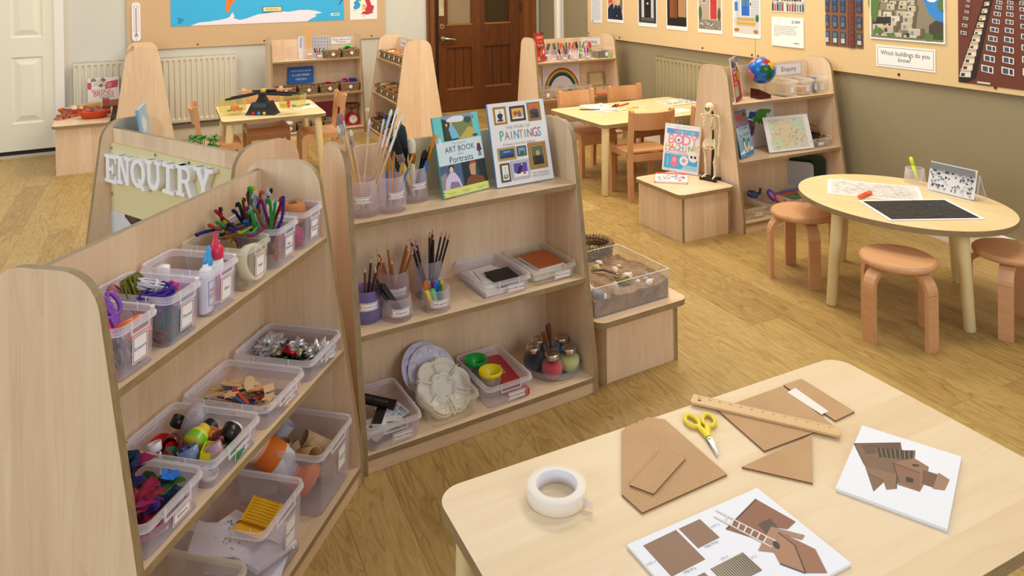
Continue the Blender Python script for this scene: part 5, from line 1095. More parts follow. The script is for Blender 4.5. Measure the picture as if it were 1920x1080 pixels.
    framed(p,0.018,0.092,0.095,0.138,'#a8802c','#d8b04a',0.007,a4);framed(p,0.1,0.1,0.14,0.136,'#20202a','#4a4a52',0.005,a5);framed(p,0.148,0.045,0.226,0.142,GD,GL,0.014,a6);framed(p,0.02,0.015,0.06,0.082,'#3a2820','#6a5040',0.007,a7);framed(p,0.066,0.018,0.144,0.086,'#a8a8ac','#d0d0d4',0.01,a8)
    p.text('Mick Manning &\nBrita Granström',0.19,0.026,0.011,'#a09088')
o=book('art_book','teal art book about portraits leaning on a clear stand',Bf(0.365,-0.07,Z1+0.005,rx=-0.24,rz=0.18),0.2,0.278,0.012,'#6fcfd0',cov_art,'#54b8bc')
stand('clear stand under the teal portraits book',Bf(0.375,-0.058,Z1,rz=0.18)@tr(0.03,0.0,0),0.12,0.16,0.24,0.02)
o=book('art_book','white book titled The Story of Paintings on a clear stand',Bf(0.585,-0.055,Z1+0.005,rx=-0.24,rz=0.0),0.245,0.302,0.014,'#e9e7e8',cov_story,'#5a9ad0')
stand('clear stand under the white book of paintings',Bf(0.62,-0.042,Z1),0.15,0.18,0.24,0.02)
# ---------------- middle shelf
G='pots on the middle art shelf';zb=Z2+0.012
PB=[('violet pot labelled Skin Tone Pencil Crayons at the left',0.075,-0.085,0.05,0.044,0.10,'Skin Tone Pencil Crayons',0.007,POTV),('frosted pot of brown Drawing pencils behind the charcoal',0.195,-0.03,0.052,0.045,0.115,'Drawing pencils',0.0095,None),('frosted pot of black Drawing pencils behind the pastels',0.325,-0.025,0.052,0.045,0.125,'Drawing pencils',0.0095,None),('low frosted pot labelled Charcoal',0.165,-0.13,0.05,0.045,0.072,'Charcoal',0.011,None),('low frosted pot labelled Soft pastels',0.30,-0.135,0.05,0.045,0.072,'Soft pastels',0.011,None)]
for l_,x,y,rb,rt,h,t_,ls,m_ in PB:pot(l_,Bf(x,y,Z2),rb,rt,h,t_,ls,m_,'#c07a3a',G,0.062,0.026,-0.1,0.032 if h<0.08 else 0.055)
def rb3(v):return Matrix.Rotation(FR['B'][2],3,'Z')@Vector(v).normalized()
for i,(nm,c_,t_,dx,dy,lx,ly,ln) in enumerate((('dark brown','#3a2420','#2a1c1a',-0.02,-0.01,-0.25,0,0.14),('black','#2a2024','#1a1a1e',0.0,0.0,0.12,0.03,0.185),('brown','#5a3424','#a05a3a',-0.01,-0.015,0.02,0.0,0.165),('black','#241c20','#1a1a1e',0.005,0.01,0.28,0.0,0.185),('tan','#a86e40','#6a3a2a',0.01,0.0,0.3,0.02,0.185),('tan','#b0744a','#7a4a36',0.01,-0.015,0.12,0,0.165),('dark brown','#3c2620','#281a18',0.0,-0.012,0.2,-0.03,0.16))):
    pencil(nm+' skin tone pencil in the violet pot',Bf(0.075+dx,-0.085+dy,zb).translation,rb3((lx,ly,1)),c_,ln,0.0036,'skin tone pencils',t_)
for i,(t_,nm,dx,dy,lx,ly,ln) in enumerate((('#c8c23a','yellow',-0.01,0,-0.3,0.02,0.175),('#8a4a8a','mauve',-0.008,0.01,-0.26,0.05,0.185),('#e6e0e0','white',0.0,0.0,-0.28,0.03,0.175),('#a0303a','dark red',-0.005,0.0,-0.08,0.05,0.195),('#4a9a4a','green',0.0,-0.01,-0.1,-0.02,0.15),('#3a3a8a','blue',0.0,0.01,0.3,0.03,0.2),('#d8d4d4','pale',0.005,0.0,0.28,0.0,0.185),('#4a3a6a','violet',0.01,0.0,0.36,0.0,0.185),('#2a2a2a','black',0.012,-0.01,0.32,-0.02,0.175))):
    pencil('brown drawing pencil with a %s tip'%nm,Bf(0.195+dx,-0.03+dy,zb).translation,rb3((lx,ly,1)),'#b06a2c',ln,0.004,'brown drawing pencils',t_)
for i,(dx,dy,lx,ly,ln,sd) in enumerate(((-0.012,0,-0.32,0,0.19,'left'),(-0.01,0.01,-0.28,0.03,0.2,'left'),(-0.005,-0.01,-0.3,-0.03,0.185,'left'),(-0.01,0.0,-0.2,0.03,0.19,'left'),(0.0,0.0,0.03,0.03,0.205,'middle'),(0.005,0.01,0.08,0.02,0.21,'middle'),(0.01,-0.005,0.02,-0.02,0.2,'middle'),(0.01,0.0,0.3,0.0,0.205,'right'),(0.012,-0.01,0.33,-0.02,0.2,'right'),(0.008,0.01,0.26,0.03,0.2,'right'))):
    pencil('black drawing pencil leaning '+sd+' in the tall back pot' if sd!='middle' else 'black drawing pencil standing upright in the tall back pot',Bf(0.325+dx,-0.025+dy,zb).translation,rb3((lx,ly,1)),'#17161a',ln,0.004,'black drawing pencils','#2a2a30','#c88a94')
for i in range(11):
    stick('charcoal_stick','black charcoal stick leaning left out of its pot',Bf(0.165+0.02*rnd.random()-0.0,-0.13+0.03*(rnd.random()-0.5),Z2+0.015).translation,rb3((-0.55-0.35*rnd.random(),0.15*(rnd.random()-0.5),1)),'#26272c',0.1+0.035*rnd.random(),0.0045,'charcoal sticks','charcoal')
for nm,c_,dx,dy,lx,ly,ln in (('orange','#f07a2a',-0.018,0.01,-0.15,0.1,0.075),('yellow','#f0e03a',-0.02,-0.015,-0.35,-0.05,0.06),('light green','#5ad86a',-0.006,-0.015,-0.25,-0.05,0.06),('crimson','#d02a4a',0.0,0.015,0.0,0.1,0.07),('blue','#2a5ad0',0.004,0.0,-0.12,0.0,0.072),('dark green','#0f7a52',0.014,-0.008,-0.05,-0.05,0.065),('ochre','#d8b04a',0.024,0.005,0.0,0.05,0.072),('sky blue','#6aa0f0',0.012,0.014,0.05,0.1,0.07)):
    b=MB();b.box(-0.006,0.006,-0.006,0.006,0,ln,flat(c_,0.7));tag(b.build('soft_pastel',M=along(Bf(0.30+dx,-0.135+dy,Z2+0.014).translation,rb3((lx,ly,1)))),nm+' soft pastel in the low pot','pastel','soft pastels')
GT='clear trays on the art shelf'
def btray(label,x,y,z,w,d,h,txt,ldx=0.02,body=None,rim=None,rz=0.0):return pbox('storage_tray',label,Bf(x,y,z,rz=rz),w,d,h,txt,0.068,0.028,0.0105,ldx=ldx,lz=0.022,group=GT,cat='tray',border='#c07a3a',body=body,rim=rim)
btray('clear tray labelled Cartridge paper with a black card',0.555,-0.06,Z2,0.185,0.245,0.058,'Cartridge paper',0.03)
btray('clear tray labelled Sketch books with a rust cover',0.757,-0.055,Z2,0.185,0.235,0.058,'Sketch books',0.03,BOXW,RIMW)
def slab(name,label,cat,M,w,h,t,col,group=None,rough=0.7):
    b=MB();b.box(-w/2,w/2,-h/2,h/2,0,t,flat(col,rough));return tag(b.build(name,M=M),label,cat,group)
slab('paper_pad','cream pad of cartridge paper at the bottom of its tray','paper',Bf(0.552,-0.06,Z2+0.004),0.15,0.2,0.012,'#e6e2d8','papers in the cartridge paper tray');slab('paper_sheet','white sheet lying askew in the cartridge paper tray','paper',Bf(0.55,-0.04,Z2+0.017,rx=0.03,rz=0.1),0.13,0.16,0.004,'#f2f0ee','papers in the cartridge paper tray')
slab('paper_sheet','upper white sheet with a thumb tab in the cartridge paper tray','paper',Bf(0.565,-0.05,Z2+0.023,ry=0.02,rz=-0.15),0.11,0.12,0.002,'#efedf0','papers in the cartridge paper tray');slab('paper_sheet','slate blue sheet under the black card','paper',Bf(0.585,-0.1,Z2+0.026,rz=0.02),0.1,0.1,0.002,'#4a5468','papers in the cartridge paper tray')
slab('black_card','black card on top of the cartridge paper','card',Bf(0.583,-0.085,Z2+0.03,rx=0.1,rz=0.02),0.1,0.095,0.003,'#0b0a0c',None,0.5)
def sketchbook(label,M,w,h,t,cov,wire=True):
    o=thing('sketch_book',label,'sketch book',M,'sketch books in their tray')
    b=MB();b.box(-w/2,w/2,-h/2,h/2,0,t-0.0015,flat('#efece6',0.8));b.build('pages',o);b=MB();b.box(-w/2-0.002,w/2+0.002,-h/2-0.002,h/2,t-0.0015,t,flat(cov,0.6));b.build('cover',o)
    b=MB()
    for i in range(12):
        x=-w/2+0.008+(w-0.016)*i/11;b.tube([(x,h/2-0.004+0.006*cos(a),t/2+(t/2+0.003)*sin(a)) for a in [2*PI*k/10 for k in range(10)]],0.0009,STEEL,5,True)
    b.build('spiral',o);return o
sketchbook('rust orange spiral sketch book on top in its tray',Bf(0.767,-0.055,Z2+0.036,rx=0.05,rz=0.06),0.115,0.135,0.01,'#b8602e');sketchbook('white spiral sketch book below the rust one',Bf(0.75,-0.05,Z2+0.02,rz=-0.03),0.12,0.16,0.012,'#e6e2de');sketchbook('bottom spiral sketch book in the sketch book tray',Bf(0.757,-0.052,Z2+0.005),0.14,0.17,0.013,'#d8d2c8')
# ---------------- bottom shelf
btray('clear tray labelled Colour charts at the lower left',0.112,-0.115,Z3,0.178,0.25,0.075,'Colour charts',0.025)
btray('clear tray holding two white paint palettes',0.324,-0.105,Z3,0.175,0.25,0.075,None,body=BOXW,rim=RIMW)
btray('clear tray labelled Paint equipment with pots and a red tin',0.53,-0.105,Z3,0.178,0.25,0.075,'Paint equipment',0.025)
b=MB();NB=flat('#141318',0.4)
for i in range(12):
    M_=tr(-0.035,0.0,0.004+i*0.0022,0,0,-0.5+i*0.055);b.box(0,0.13,-0.016,0.016,0,0.0014,flat('#f0f0f2',0.5) if i<11 else NB,M_)
    for j in range(5):b.box(0.022+j*0.021,0.04+j*0.021,-0.014,0.014,0.0014,0.0017,flat(('#7a3a6a','#3a6aa0','#4aa08a','#c8a0b8','#a0c8d8','#2a4a7a','#b83a5a','#88a860')[(i*3+j)%8],0.5) if i<11 else NB,M_)
tag(b.build('colour_fan',M=Bf(0.09,-0.16,Z3+0.028,ry=-0.05,rz=0.9)),'fanned paint colour swatches in the Colour charts tray','colour chart','colour charts')
b=MB();b.box(-0.085,0.085,-0.018,0.018,0,0.01,NB);b.text('AUTHENTIC COLOUR',0.012,flat('#8a8a92'),tr(0,0,0.0105));tag(b.build('colour_fan',M=Bf(0.085,-0.08,Z3+0.068,ry=0.15,rx=0.15,rz=-0.65)),'closed black colour fan across the Colour charts tray','colour chart','colour charts')
for i,(dx,dy,rz,c_) in enumerate(((-0.02,-0.18,0.2,'#d8d4d0'),(0.01,-0.195,0.35,'#b8b4b0'),(-0.01,-0.16,-0.2,'#e6e4e4'))):
    b=MB();b.sheet(lambda u,v:((u-0.5)*0.14,(v-0.5)*0.035,0.012*sin(PI*u)),8,2,0.0015,flat(c_,0.35));tag(b.build('paint_card',M=Bf(0.1+dx,dy,Z3+0.02+0.008*i,rz=rz)),('long grey','curled silver','pale')[i]+' paint card in the Colour charts tray','colour chart','colour charts')
slab('small_label','small white sticker inside the Colour charts tray','sticker',Bf(0.13,-0.03,Z3+0.005,rz=0.1),0.025,0.014,0.0008,'#e8e6f4')
def palette(label,M,ro,kind,col):
    b=MB();m=flat(col,0.3);n=48
    if kind=='wells':
        b.lathe([(0,0),(ro-0.004,0),(ro,0.003),(ro,0.006),(ro-0.004,0.007),(0.045,0.006),(0.043,0.002),(0,0.002)],m,48)
        for k in range(10):a=2*PI*k/10;b.ball(((ro-0.02)*cos(a),(ro-0.02)*sin(a),0.006),(0.014,0.014,0.006),m,14,8)
        for k in range(3):a=2*PI*k/3;b.box(0,0.044,-0.0012,0.0012,0.002,0.006,m,tr(rz=a))
    else:
        pts=[((ro*(0.84+0.16*abs(cos(3*2*PI*i/n))**0.7))*cos(2*PI*i/n),(ro*(0.84+0.16*abs(cos(3*2*PI*i/n))**0.7))*sin(2*PI*i/n)) for i in range(n)]
        rings=[(1.0,0.0),(1.0,0.018),(0.97,0.019),(0.95,0.017),(0.88,0.004),(0.54,0.003),(0.48,0.017),(0.45,0.019),(0.42,0.017),(0.36,0.003),(0.02,0.003)]
        vs=[(x*s,y*s,z) for s,z in rings for x,y in pts];b.add(vs,[[k*n+i,k*n+(i+1)%n,(k+1)*n+(i+1)%n,(k+1)*n+i] for k in range(len(rings)-1) for i in range(n)],m,None,False)
        b.add(vs[:n],[list(range(n))[::-1]],m);b.add(vs[-n:],[list(range(n))],m)
        for k in range(6):b.box(ro*0.43,ro*0.95,-0.002,0.002,0.003,0.0185,m,tr(rz=2*PI*(k+0.5)/6))
    return tag(b.build('paint_palette',M=M),label,'palette','paint palettes')
palette('lilac white round palette with little wells, behind',Bf(0.33,-0.03,Z3+0.068,rx=0.85,rz=0.2),0.095,'wells','#dcdcf0')
palette('second lilac palette mostly hidden behind the first',Bf(0.312,-0.005,Z3+0.076,rx=0.9,rz=0.2),0.092,'wells','#cfcfee')
palette('cream flower shaped palette with six petals in front',Bf(0.33,-0.112,Z3+0.056,rx=0.62,rz=0.15),0.1,'flower','#f2ede0')
palette('lower flower shaped palette under the cream one',Bf(0.325,-0.116,Z3+0.045,rx=0.58,rz=0.1),0.096,'flower','#ece6d8')
def paint_pot(label,x,y,c_):
    o=thing('paint_pot',label,'paint pot',Bf(x,y,Z3+0.004),'non-spill paint pots')
    b=MB();b.lathe([(0,0),(0.036,0),(0.038,0.002),(0.034,0.066),(0.032,0.066),(0.035,0.004),(0,0.004)],POTP,24);b.build('jar',o)
    b=MB();b.lathe([(0.0345,0.062),(0.041,0.064),(0.042,0.074),(0.0405,0.077),(0.038,0.076),(0.018,0.05),(0.016,0.03),(0.012,0.03),(0.014,0.048),(0.034,0.066)],flat(c_,0.25),30);b.build('funnel_lid',o)
paint_pot('non-spill paint pot with a green funnel lid',0.495,-0.04,'#14a83c');paint_pot('non-spill paint pot with a yellow funnel lid',0.503,-0.135,'#f4e01c')
o=thing('paint_tin','long red tin of paints in the Paint equipment tray','tin',Bf(0.575,-0.085,Z3+0.005,rz=-0.12+PI/2));b=MB();b.prism(rrect(0.2,0.065,0.012),0,0.03,flat('#b01420',0.3));b.build('tin',o)
b=MB();b.prism(rrect(0.204,0.069,0.013),0.03,0.036,flat('#b81624',0.3));b.text('Artists',0.024,flat('#f0e6e6'),tr(0.0,0,0.0362,rz=PI));b.build('lid',o)
slab('red_block','small crimson block at the front of the Paint equipment tray','block',Bf(0.59,-0.205,Z3+0.005),0.04,0.03,0.02,'#c0203a')
o=thing('glass_dish','round glass dish holding jars of coloured powder','dish',Bf(0.775,-0.115,Z3));b=MB();b.lathe([(0,0),(0.088,0),(0.1,0.006),(0.105,0.03),(0.107,0.031),(0.107,0.033),(0.103,0.031),(0.098,0.009),(0.087,0.004),(0,0.004)],GLASS,40);b.build('bowl',o)
b=MB();b.tube([(0.106*cos(2*PI*i/40),0.106*sin(2*PI*i/40),0.032) for i in range(40)],0.0018,plastic('glass_rim','#8a8a92',0.5,0.8,0.05),6,True);b.tube([(0.09*cos(2*PI*i/40),0.09*sin(2*PI*i/40),0.004) for i in range(40)],0.0014,MATS['glass_rim'],6,True);b.build('rim',o)
LID=flat('#d2c8c0',0.22,1.0)
def powder_jar(label,dx,dy,c_):
    o=thing('powder_jar',label,'jar',Bf(0.775+dx,-0.115+dy,Z3+0.0045,rz=rnd.random()*3),'jars of powder on the glass dish');hex_=6
    pr=[(0,0.0),(0.024,0.0),(0.03,0.004),(0.038,0.02),(0.040,0.036),(0.037,0.052),(0.026,0.064),(0.024,0.07)]
    b=MB();b.lathe([(r*0.93,z*0.96+0.001) for r,z in pr[:6]]+[(0,0.052)],flat(c_,0.85,0,0.6,300),28);b.build('powder',o)
    b=MB();b.lathe(pr,GLASS,28);b.build('glass',o)
    b=MB();b.lathe([(0.0,0.066),(0.026,0.066),(0.0265,0.068),(0.0265,0.082),(0.024,0.085),(0.018,0.085),(0.016,0.0835),(0.011,0.0835),(0.010,0.0845),(0,0.0845)],LID,30);b.build('lid',o)
powder_jar('glass jar of black powder at the left of the dish',-0.066,0.028,'#1b181c');powder_jar('glass jar of red powder at the front of the dish',-0.035,-0.05,'#d8384a');powder_jar('glass jar of pale yellow powder at the front of the dish',0.042,-0.045,'#dadf8c');powder_jar('glass jar of sky blue powder at the back right of the dish',0.062,0.034,'#3f9cc8')
powder_jar('glass jar of brown powder at the back of the dish',-0.02,0.068,'#4a2a1a')
o=thing('glass_cup','small clear cup holding wooden spoons on the dish','cup',Bf(0.78,0.0-0.1,Z3+0.0045));b=MB();b.lathe([(0,0),(0.022,0),(0.03,0.075),(0.0285,0.075),(0.021,0.003),(0,0.003)],GLASS,24);b.build('cup',o);b=MB();b.tube([(0.03*cos(2*PI*i/24),0.03*sin(2*PI*i/24),0.075) for i in range(24)],0.0013,MATS['glass_rim'],6,True);b.build('rim',o)
for nm,lx,ly,ln,c_ in (('leaning left',-0.32,0.0,0.135,'#6a3a22'),('standing tallest',-0.1,0.05,0.15,'#552c1a'),('leaning back',0.0,0.12,0.145,'#70402a')):
    b=MB();b.tube([(0,0,0),(0,0,ln*0.6),(0,0,ln*0.8),(0,0,ln*0.95),(0,0,ln)],[0.0035,0.004,0.008,0.009,0.004],flat(c_,0.5),10,flat=0.5);tag(b.build('wooden_spoon',M=along(Bf(0.782,-0.102,Z3+0.01).translation,rb3((lx,ly,1)))),'dark wooden spoon %s in the small cup'%nm,'spoon','wooden spoons')
# ================================================================ shelf E: enquiry
def Ef(x,y,z,**k):return fr('E',x,y,z,**k)
def unit_sign(k,x0,z0,w,h,txt,size,label,M=None):
    p=Poster(w,h,'#e9e4ea',0.002);p.frame(0.003,0.003,w-0.003,h-0.003,0.0022,'#8a93a6');p.text(txt,w/2,h/2,size,'#17161a')
    return tag(p.build('shelf_sign',M if M is not None else fr(k,x0,YK-0.001,z0)@UPR),label,'sign')
unit_sign('E',0.582,0.842,0.228,0.082,'Enquiry',0.044,'white shelf sign reading Enquiry')
def cov_atlas(p):
    w,h=p.w,p.h
    p.rect(0,0.15,w*0.62,h,'#9aa4a8').poly(blot(w*0.3,h*0.84,w*0.26,h*0.09,seed=2,amp=0.7),'#3d3a30').rect(w*0.66,h*0.86,w,h,'#2f6fb0').rect(0,h*0.86,w*0.1,h*0.94,'#c02a30').poly([(w*0.62,h),(w*0.86,h*0.62),(w,h*0.45),(w,h*0.86),(w*0.7,h*0.86)],'#e8d8c8')
    p.rect(0,0.1*h,w*0.6,h*0.72,'#c0262e').disc(w*0.86,h*0.56,w*0.24,h*0.14,'#c09a34').disc(w*0.8,h*0.7,w*0.1,h*0.06,'#5a7a3a').text('Oxford',w*0.3,h*0.66,0.03,'#f2f0ee').text('First',w*0.3,h*0.53,0.04,'#e8d04a').text('Atlas',w*0.32,h*0.41,0.034,'#f2e6e0').rect(w*0.04,h*0.1,w*0.62,h*0.34,'#7fb4a8').poly(blot(w*0.3,h*0.22,w*0.2,h*0.08,seed=3,amp=0.8),'#c8a84a').rect(w*0.0,0,w,h*0.06,'#8e1a26')
book('atlas','red first atlas standing beside the globe',Ef(0.078,-0.115,Z1+0.004,rx=-0.12,rz=R(36)),0.185,0.262,0.01,'#b52430',cov_atlas,'#e0dcd6')
stand('clear stand behind the red atlas',Ef(0.085,-0.1,Z1,rz=R(36))@tr(0.03,0,0),0.12,0.15,0.12,0.016)
# globe
o=thing('globe','small painted globe on a dark wooden wedge base','globe',Ef(0.335,-0.05,Z1))
def pip(x,y,pl):
    ins=False;j=len(pl)-1
    for i in range(len(pl)):
        if (pl[i][1]>y)!=(pl[j][1]>y) and x<(pl[j][0]-pl[i][0])*(y-pl[i][1])/(pl[j][1]-pl[i][1])+pl[i][0]:ins=not ins
        j=i
    return ins
b=MB();gr=0.084;GC={'na':'#ee6a1e','gl':'#ee6a1e','sa':'#ea7f86','eu':'#a02028','as':'#e0b01e','af':'#0f5a24','au':'#8a4a2a','nz':'#8a4a2a'}
nu,nv=120,60;vs=[]
for i in range(nv+1):
    for k in range(nu):t=PI*i/nv;a=2*PI*k/nu;vs.append((gr*sin(t)*cos(a),gr*sin(t)*sin(a),gr*cos(t)))
by={}
for i in range(nv):
    for k in range(nu):
        la=90-180*(i+0.5)/nv;lo=360*(k+0.5)/nu;lo=lo-360 if lo>180 else lo;c_='#1464c0'
        if la<-72:c_='#e8e8f0'
        for nm in GC:
            if pip(lo,la,LANDS[nm]):c_=GC[nm];break
        q=[i*nu+k,(i+1)*nu+k,(i+1)*nu+(k+1)%nu,i*nu+(k+1)%nu];by.setdefault(c_,[]).append(q)
for c_,fs in by.items():b.add(vs,fs,flat(c_,0.22),None,True)
b.build('sphere',o,tr(0.012,0,0.173,0.0,R(8),R(-128)))
b=MB();b.prism([(-0.045,0),(0.05,0),(0.05,0.022),(-0.045,0.062)],-0.038,0.038,flat('#4a1c12',0.25),None,XZ);b.build('base',o)
b=MB();b.tube([(-0.018,0,0.05),(0.0,0,0.1)],0.003,STEEL,8);b.build('axis',o)
def cbox(k,label,x,y,z,w,d,h,txt,group,lw=0.032,lh=0.038,rz=0.0):return pbox('storage_box',label,fr(k,x,y,z,rz=rz),w,d,h,txt,lw,lh,0.007,ldx=w*0.08,lz=h*0.45,border='#6a86a0',group=group,body=BOXW,rim=RIMW,r=0.01,taper=0.95,notch=False)
G='clear boxes beside the globe'
cbox('E','clear box beside the globe with a flat grey sheet inside',0.525,-0.035,Z1,0.115,0.17,0.1,'Mirrors',G);cbox('E','clear box of wooden blocks, middle of three by the Enquiry sign',0.66,-0.035,Z1,0.115,0.17,0.1,'Wood\nBlocks',G);cbox('E','clear box with blue tape rolls at the right end',0.792,-0.035,Z1,0.115,0.17,0.1,'Measuring\nTapes',G)
slab('mirror','flat grey mirror in the clear box nearest the globe','mirror',Ef(0.52,-0.05,Z1+0.006,ry=0.08),0.08,0.1,0.003,'#8a8a8c',None,0.2)
for i in range(6):
    b=MB();b.box(-0.042,0.042,-0.014,0.014,0,0.022,flat(('#d2a878','#c89a68')[i%2],0.6));tag(b.build('wood_block',M=Ef(0.66,-0.085+(i%3)*0.04,Z1+0.005+(i // 3)*0.024,rz=0.06*(i-2))),'wooden block inside the middle clear box by the Enquiry sign','block','wooden blocks in the clear box')
for i,(dx,dz,c_) in enumerate(((-0.02,0.042,'#3a5a98'),(0.024,0.044,'#2c4a86'),(0.002,0.04,'#6a8ac0'))):tape_roll(('blue','dark blue','pale blue')[i]+' roll of tape in the right end clear box',Ef(0.792+dx,-0.06+0.045*i,Z1+0.005+dz,rx=PI/2-0.1,rz=0.5-0.3*i),0.041,0.03,0.022,c_,'#d8d8dc','blue tapes in the clear box')
# middle shelf
def cov_ency(p):
    w,h=p.w,p.h
    p.rect(0,h*0.62,w,h,'#8a7a9a').poly(blot(w*0.45,h*0.86,w*0.3,h*0.08,seed=2,amp=0.9),'#c0583a').poly(blot(w*0.8,h*0.9,w*0.12,h*0.06,seed=3,amp=0.9),'#2f6a4a').disc(w*0.12,h*0.66,0.012,0.014,'#c83a34').rect(0,h*0.4,w,h*0.66,'#a8c4d4').text('Encyclopedia',w*0.52,h*0.62,0.026,'#1d2a44',sx=0.85).text('of',w*0.5,h*0.55,0.016,'#1d2a44').text('Our World',w*0.5,h*0.47,0.034,'#10141c',sx=0.95)
    p.rect(0,0,w,h*0.4,'#7fb4d8').rect(0,0,w,h*0.12,'#4a8ac0').poly([(0,h*0.12),(w*0.5,h*0.2),(w,h*0.16),(w,h*0.1),(0,h*0.08)],'#e4f0f6')
    for x,s in ((0.42,1.0),(0.72,0.85),(0.62,0.6)):p.disc(w*x,h*0.18*s+0.02,0.02*s,0.042*s,'#17181c').disc(w*x,h*0.17*s+0.02,0.013*s,0.034*s,'#eceadc').disc(w*x,h*0.3*s+0.02,0.01*s,0.013*s,'#15161a').disc(w*x,h*0.265*s+0.02,0.009*s,0.006*s,'#e8b43a')
    p.text('1st',w*0.2,h*0.06,0.02,'#e8f0f4')
book('encyclopedia','pale blue encyclopedia with penguins on its cover',Ef(0.085,-0.15,Z2+0.004,rx=-0.2,rz=R(24)),0.19,0.272,0.012,'#8ab8d4',cov_ency,'#3a5a7a')
stand('clear stand under the penguin encyclopedia',Ef(0.1,-0.135,Z2,rz=R(24))@tr(0.03,0,0),0.12,0.15,0.2,0.016)
m=Poster(0.39,0.275,'#ece8e8');kx=0.36/360
for nm,c_ in (('na','#c83a3a'),('gl','#b02a30'),('sa','#8a2a2a'),('eu','#2a4a9a'),('as','#4a9a34'),('af','#2a5a9a'),('au','#c87a2a')):m.poly([(0.17+lo*kx*1.15,0.125+la*kx*1.5) for lo,la in LANDS[nm]],c_)
for i in range(26):
    lo,la=rnd.uniform(-12,38),rnd.uniform(-28,32);m.poly(blot(0.17+lo*kx*1.15,0.125+la*kx*1.5,0.009,0.009,7,0.6,i),rnd.choice(('#b03034','#2a7a4a','#d87a2a','#2a4a9a','#3a8ab0','#7a2a3a')))
tag(m.build('world_map',Ef(0.16,0.045,Z2+0.002,rx=-0.05)@UPR),'white sheet with a coloured world map behind the county map','map')
m=Poster(0.345,0.215,'#eceaf0',0.003);x0,y0,x1,y1=0.035,0.012,0.31,0.2;m.rect(x0,y0,x1,y1,'#d8d6ba').poly(blot(0.15,0.11,0.09,0.075,16,0.3,2),'#dccfb2').poly(blot(0.08,0.05,0.05,0.04,12,0.4,3),'#cfdcbc').poly(blot(0.26,0.15,0.045,0.045,12,0.4,4),'#c8d8c4').poly(blot(0.05,0.15,0.02,0.04,12,0.4,6),'#cfe0cc')
for a,b_,c_,d_ in ((0.08,0.015,0.3,0.12),(0.14,0.02,0.25,0.2),(0.04,0.1,0.3,0.16),(0.2,0.05,0.3,0.19),(0.06,0.19,0.15,0.13)):m.line(a,b_,c_,d_,0.0016,'#d8c87a')
for i in range(30):x,y=rnd.uniform(0.05,0.29),rnd.uniform(0.02,0.19);m.rect(x,y,x+rnd.uniform(0.008,0.02),y+0.0022,'#8a8a78')
for i in range(16):x,y=rnd.uniform(0.05,0.29),rnd.uniform(0.02,0.19);m.rect(x,y,x+0.006,y+0.004,rnd.choice(('#3a7a34','#3a7a34','#3a6ac0')))
tag(m.build('county_map',Ef(0.335,-0.118,Z2+0.006,rx=-0.3,rz=R(-6))@UPR),'pale printed county map propped on a clear stand','map')
stand('clear stand under the county map',Ef(0.39,-0.112,Z2,rz=R(-6)),0.2,0.14,0.3,0.016)
pbox('storage_tray','clear tray holding wooden hoops and black netting',Ef(0.755,-0.045,Z2),0.2,0.2,0.058,'',0.05,0.022,0.008,lz=0.022,border='#6a86a0',body=BOXW,rim=RIMW,cat='tray',r=0.014)
for i,(dx,dy,dz,r_,rx,ry) in enumerate(((-0.02,-0.01,0.062,0.086,0.3,-0.25),(0.0,0.0,0.075,0.075,0.5,-0.45),(-0.01,0.01,0.04,0.08,0.1,-0.1))):
    b=MB();b.lathe([(r_,-0.004),(r_,0.004),(r_-0.004,0.004),(r_-0.004,-0.004),(r_,-0.004)],flat('#b0703c',0.5),40);tag(b.build('wooden_hoop',M=Ef(0.755+dx,-0.045+dy,Z2+dz,rx=rx,ry=ry)),('large upper','smaller tilted','lowest')[i]+' wooden hoop in the tray of netting','hoop','wooden hoops in the tray')
b=MB();NET=flat('#2c2620',0.8)
for i in range(13):
    t=-0.095+0.19*i/12
    b.tube([(t,-0.085,0.003*sin(t*60)),(t,0,0.006),(t,0.085,0.0)],0.0022,NET,5);b.tube([(-0.095,t*0.9,0.0),(0,t*0.9,0.006),(0.095,t*0.9,0.0)],0.0022,NET,5)
tag(b.build('netting',M=Ef(0.765,-0.035,Z2+0.05,rz=0.4,ry=-0.05)),'black square netting laid in the tray of hoops','netting')
# bottom shelf
G='clear trays on the bottom enquiry shelf'
for x,l_,t_ in ((0.14,'clear tray with wire pieces on the bottom enquiry shelf','Magnets'),(0.335,'clear tray of magnifiers on the bottom enquiry shelf',''),(0.53,'clear tray of coloured tools on the bottom enquiry shelf',''),(0.70,'clear tray nearest the green board on the bottom enquiry shelf','')):pbox('storage_tray',l_,Ef(x,-0.09,Z3),0.17,0.24,0.07,t_,0.06,0.026,0.008,ldx=0.02,lz=0.024,border='#6a86a0',body=BOXW,rim=RIMW,group=G,cat='tray',r=0.014)
for i in range(5):
    b=MB();b.tube([(0.05*cos(a*1.3+i)*(0.6+0.1*i),0.06*sin(a+i),0.01+0.02*(1+sin(a*1.7+i))) for a in [k*0.5 for k in range(10)]],0.0016,flat(('#c8b070','#b0b0b4')[i%2],0.3,0.9),5);tag(b.build('wire',M=Ef(0.14,-0.1,Z3+0.006)),'loose bent wire in the leftmost tray of the bottom enquiry shelf','wire','bent wires')
def magnifier(label,M,c_,r_=0.032):
    o=thing('bug_viewer',label,'magnifier',M,'magnifiers in their tray');b=MB();b.lathe([(r_,0),(r_*1.12,0.002),(r_*1.12,0.016),(r_,0.018),(r_,0)],flat(c_,0.35),28);b.build('ring',o)
    b=MB();b.lathe([(r_,0.0),(r_*0.75,-0.045),(0,-0.046)],GLASS,24);b.lathe([(r_,0.01),(r_*0.5,0.014),(0,0.015)],GLASS,24);b.build('lens',o)
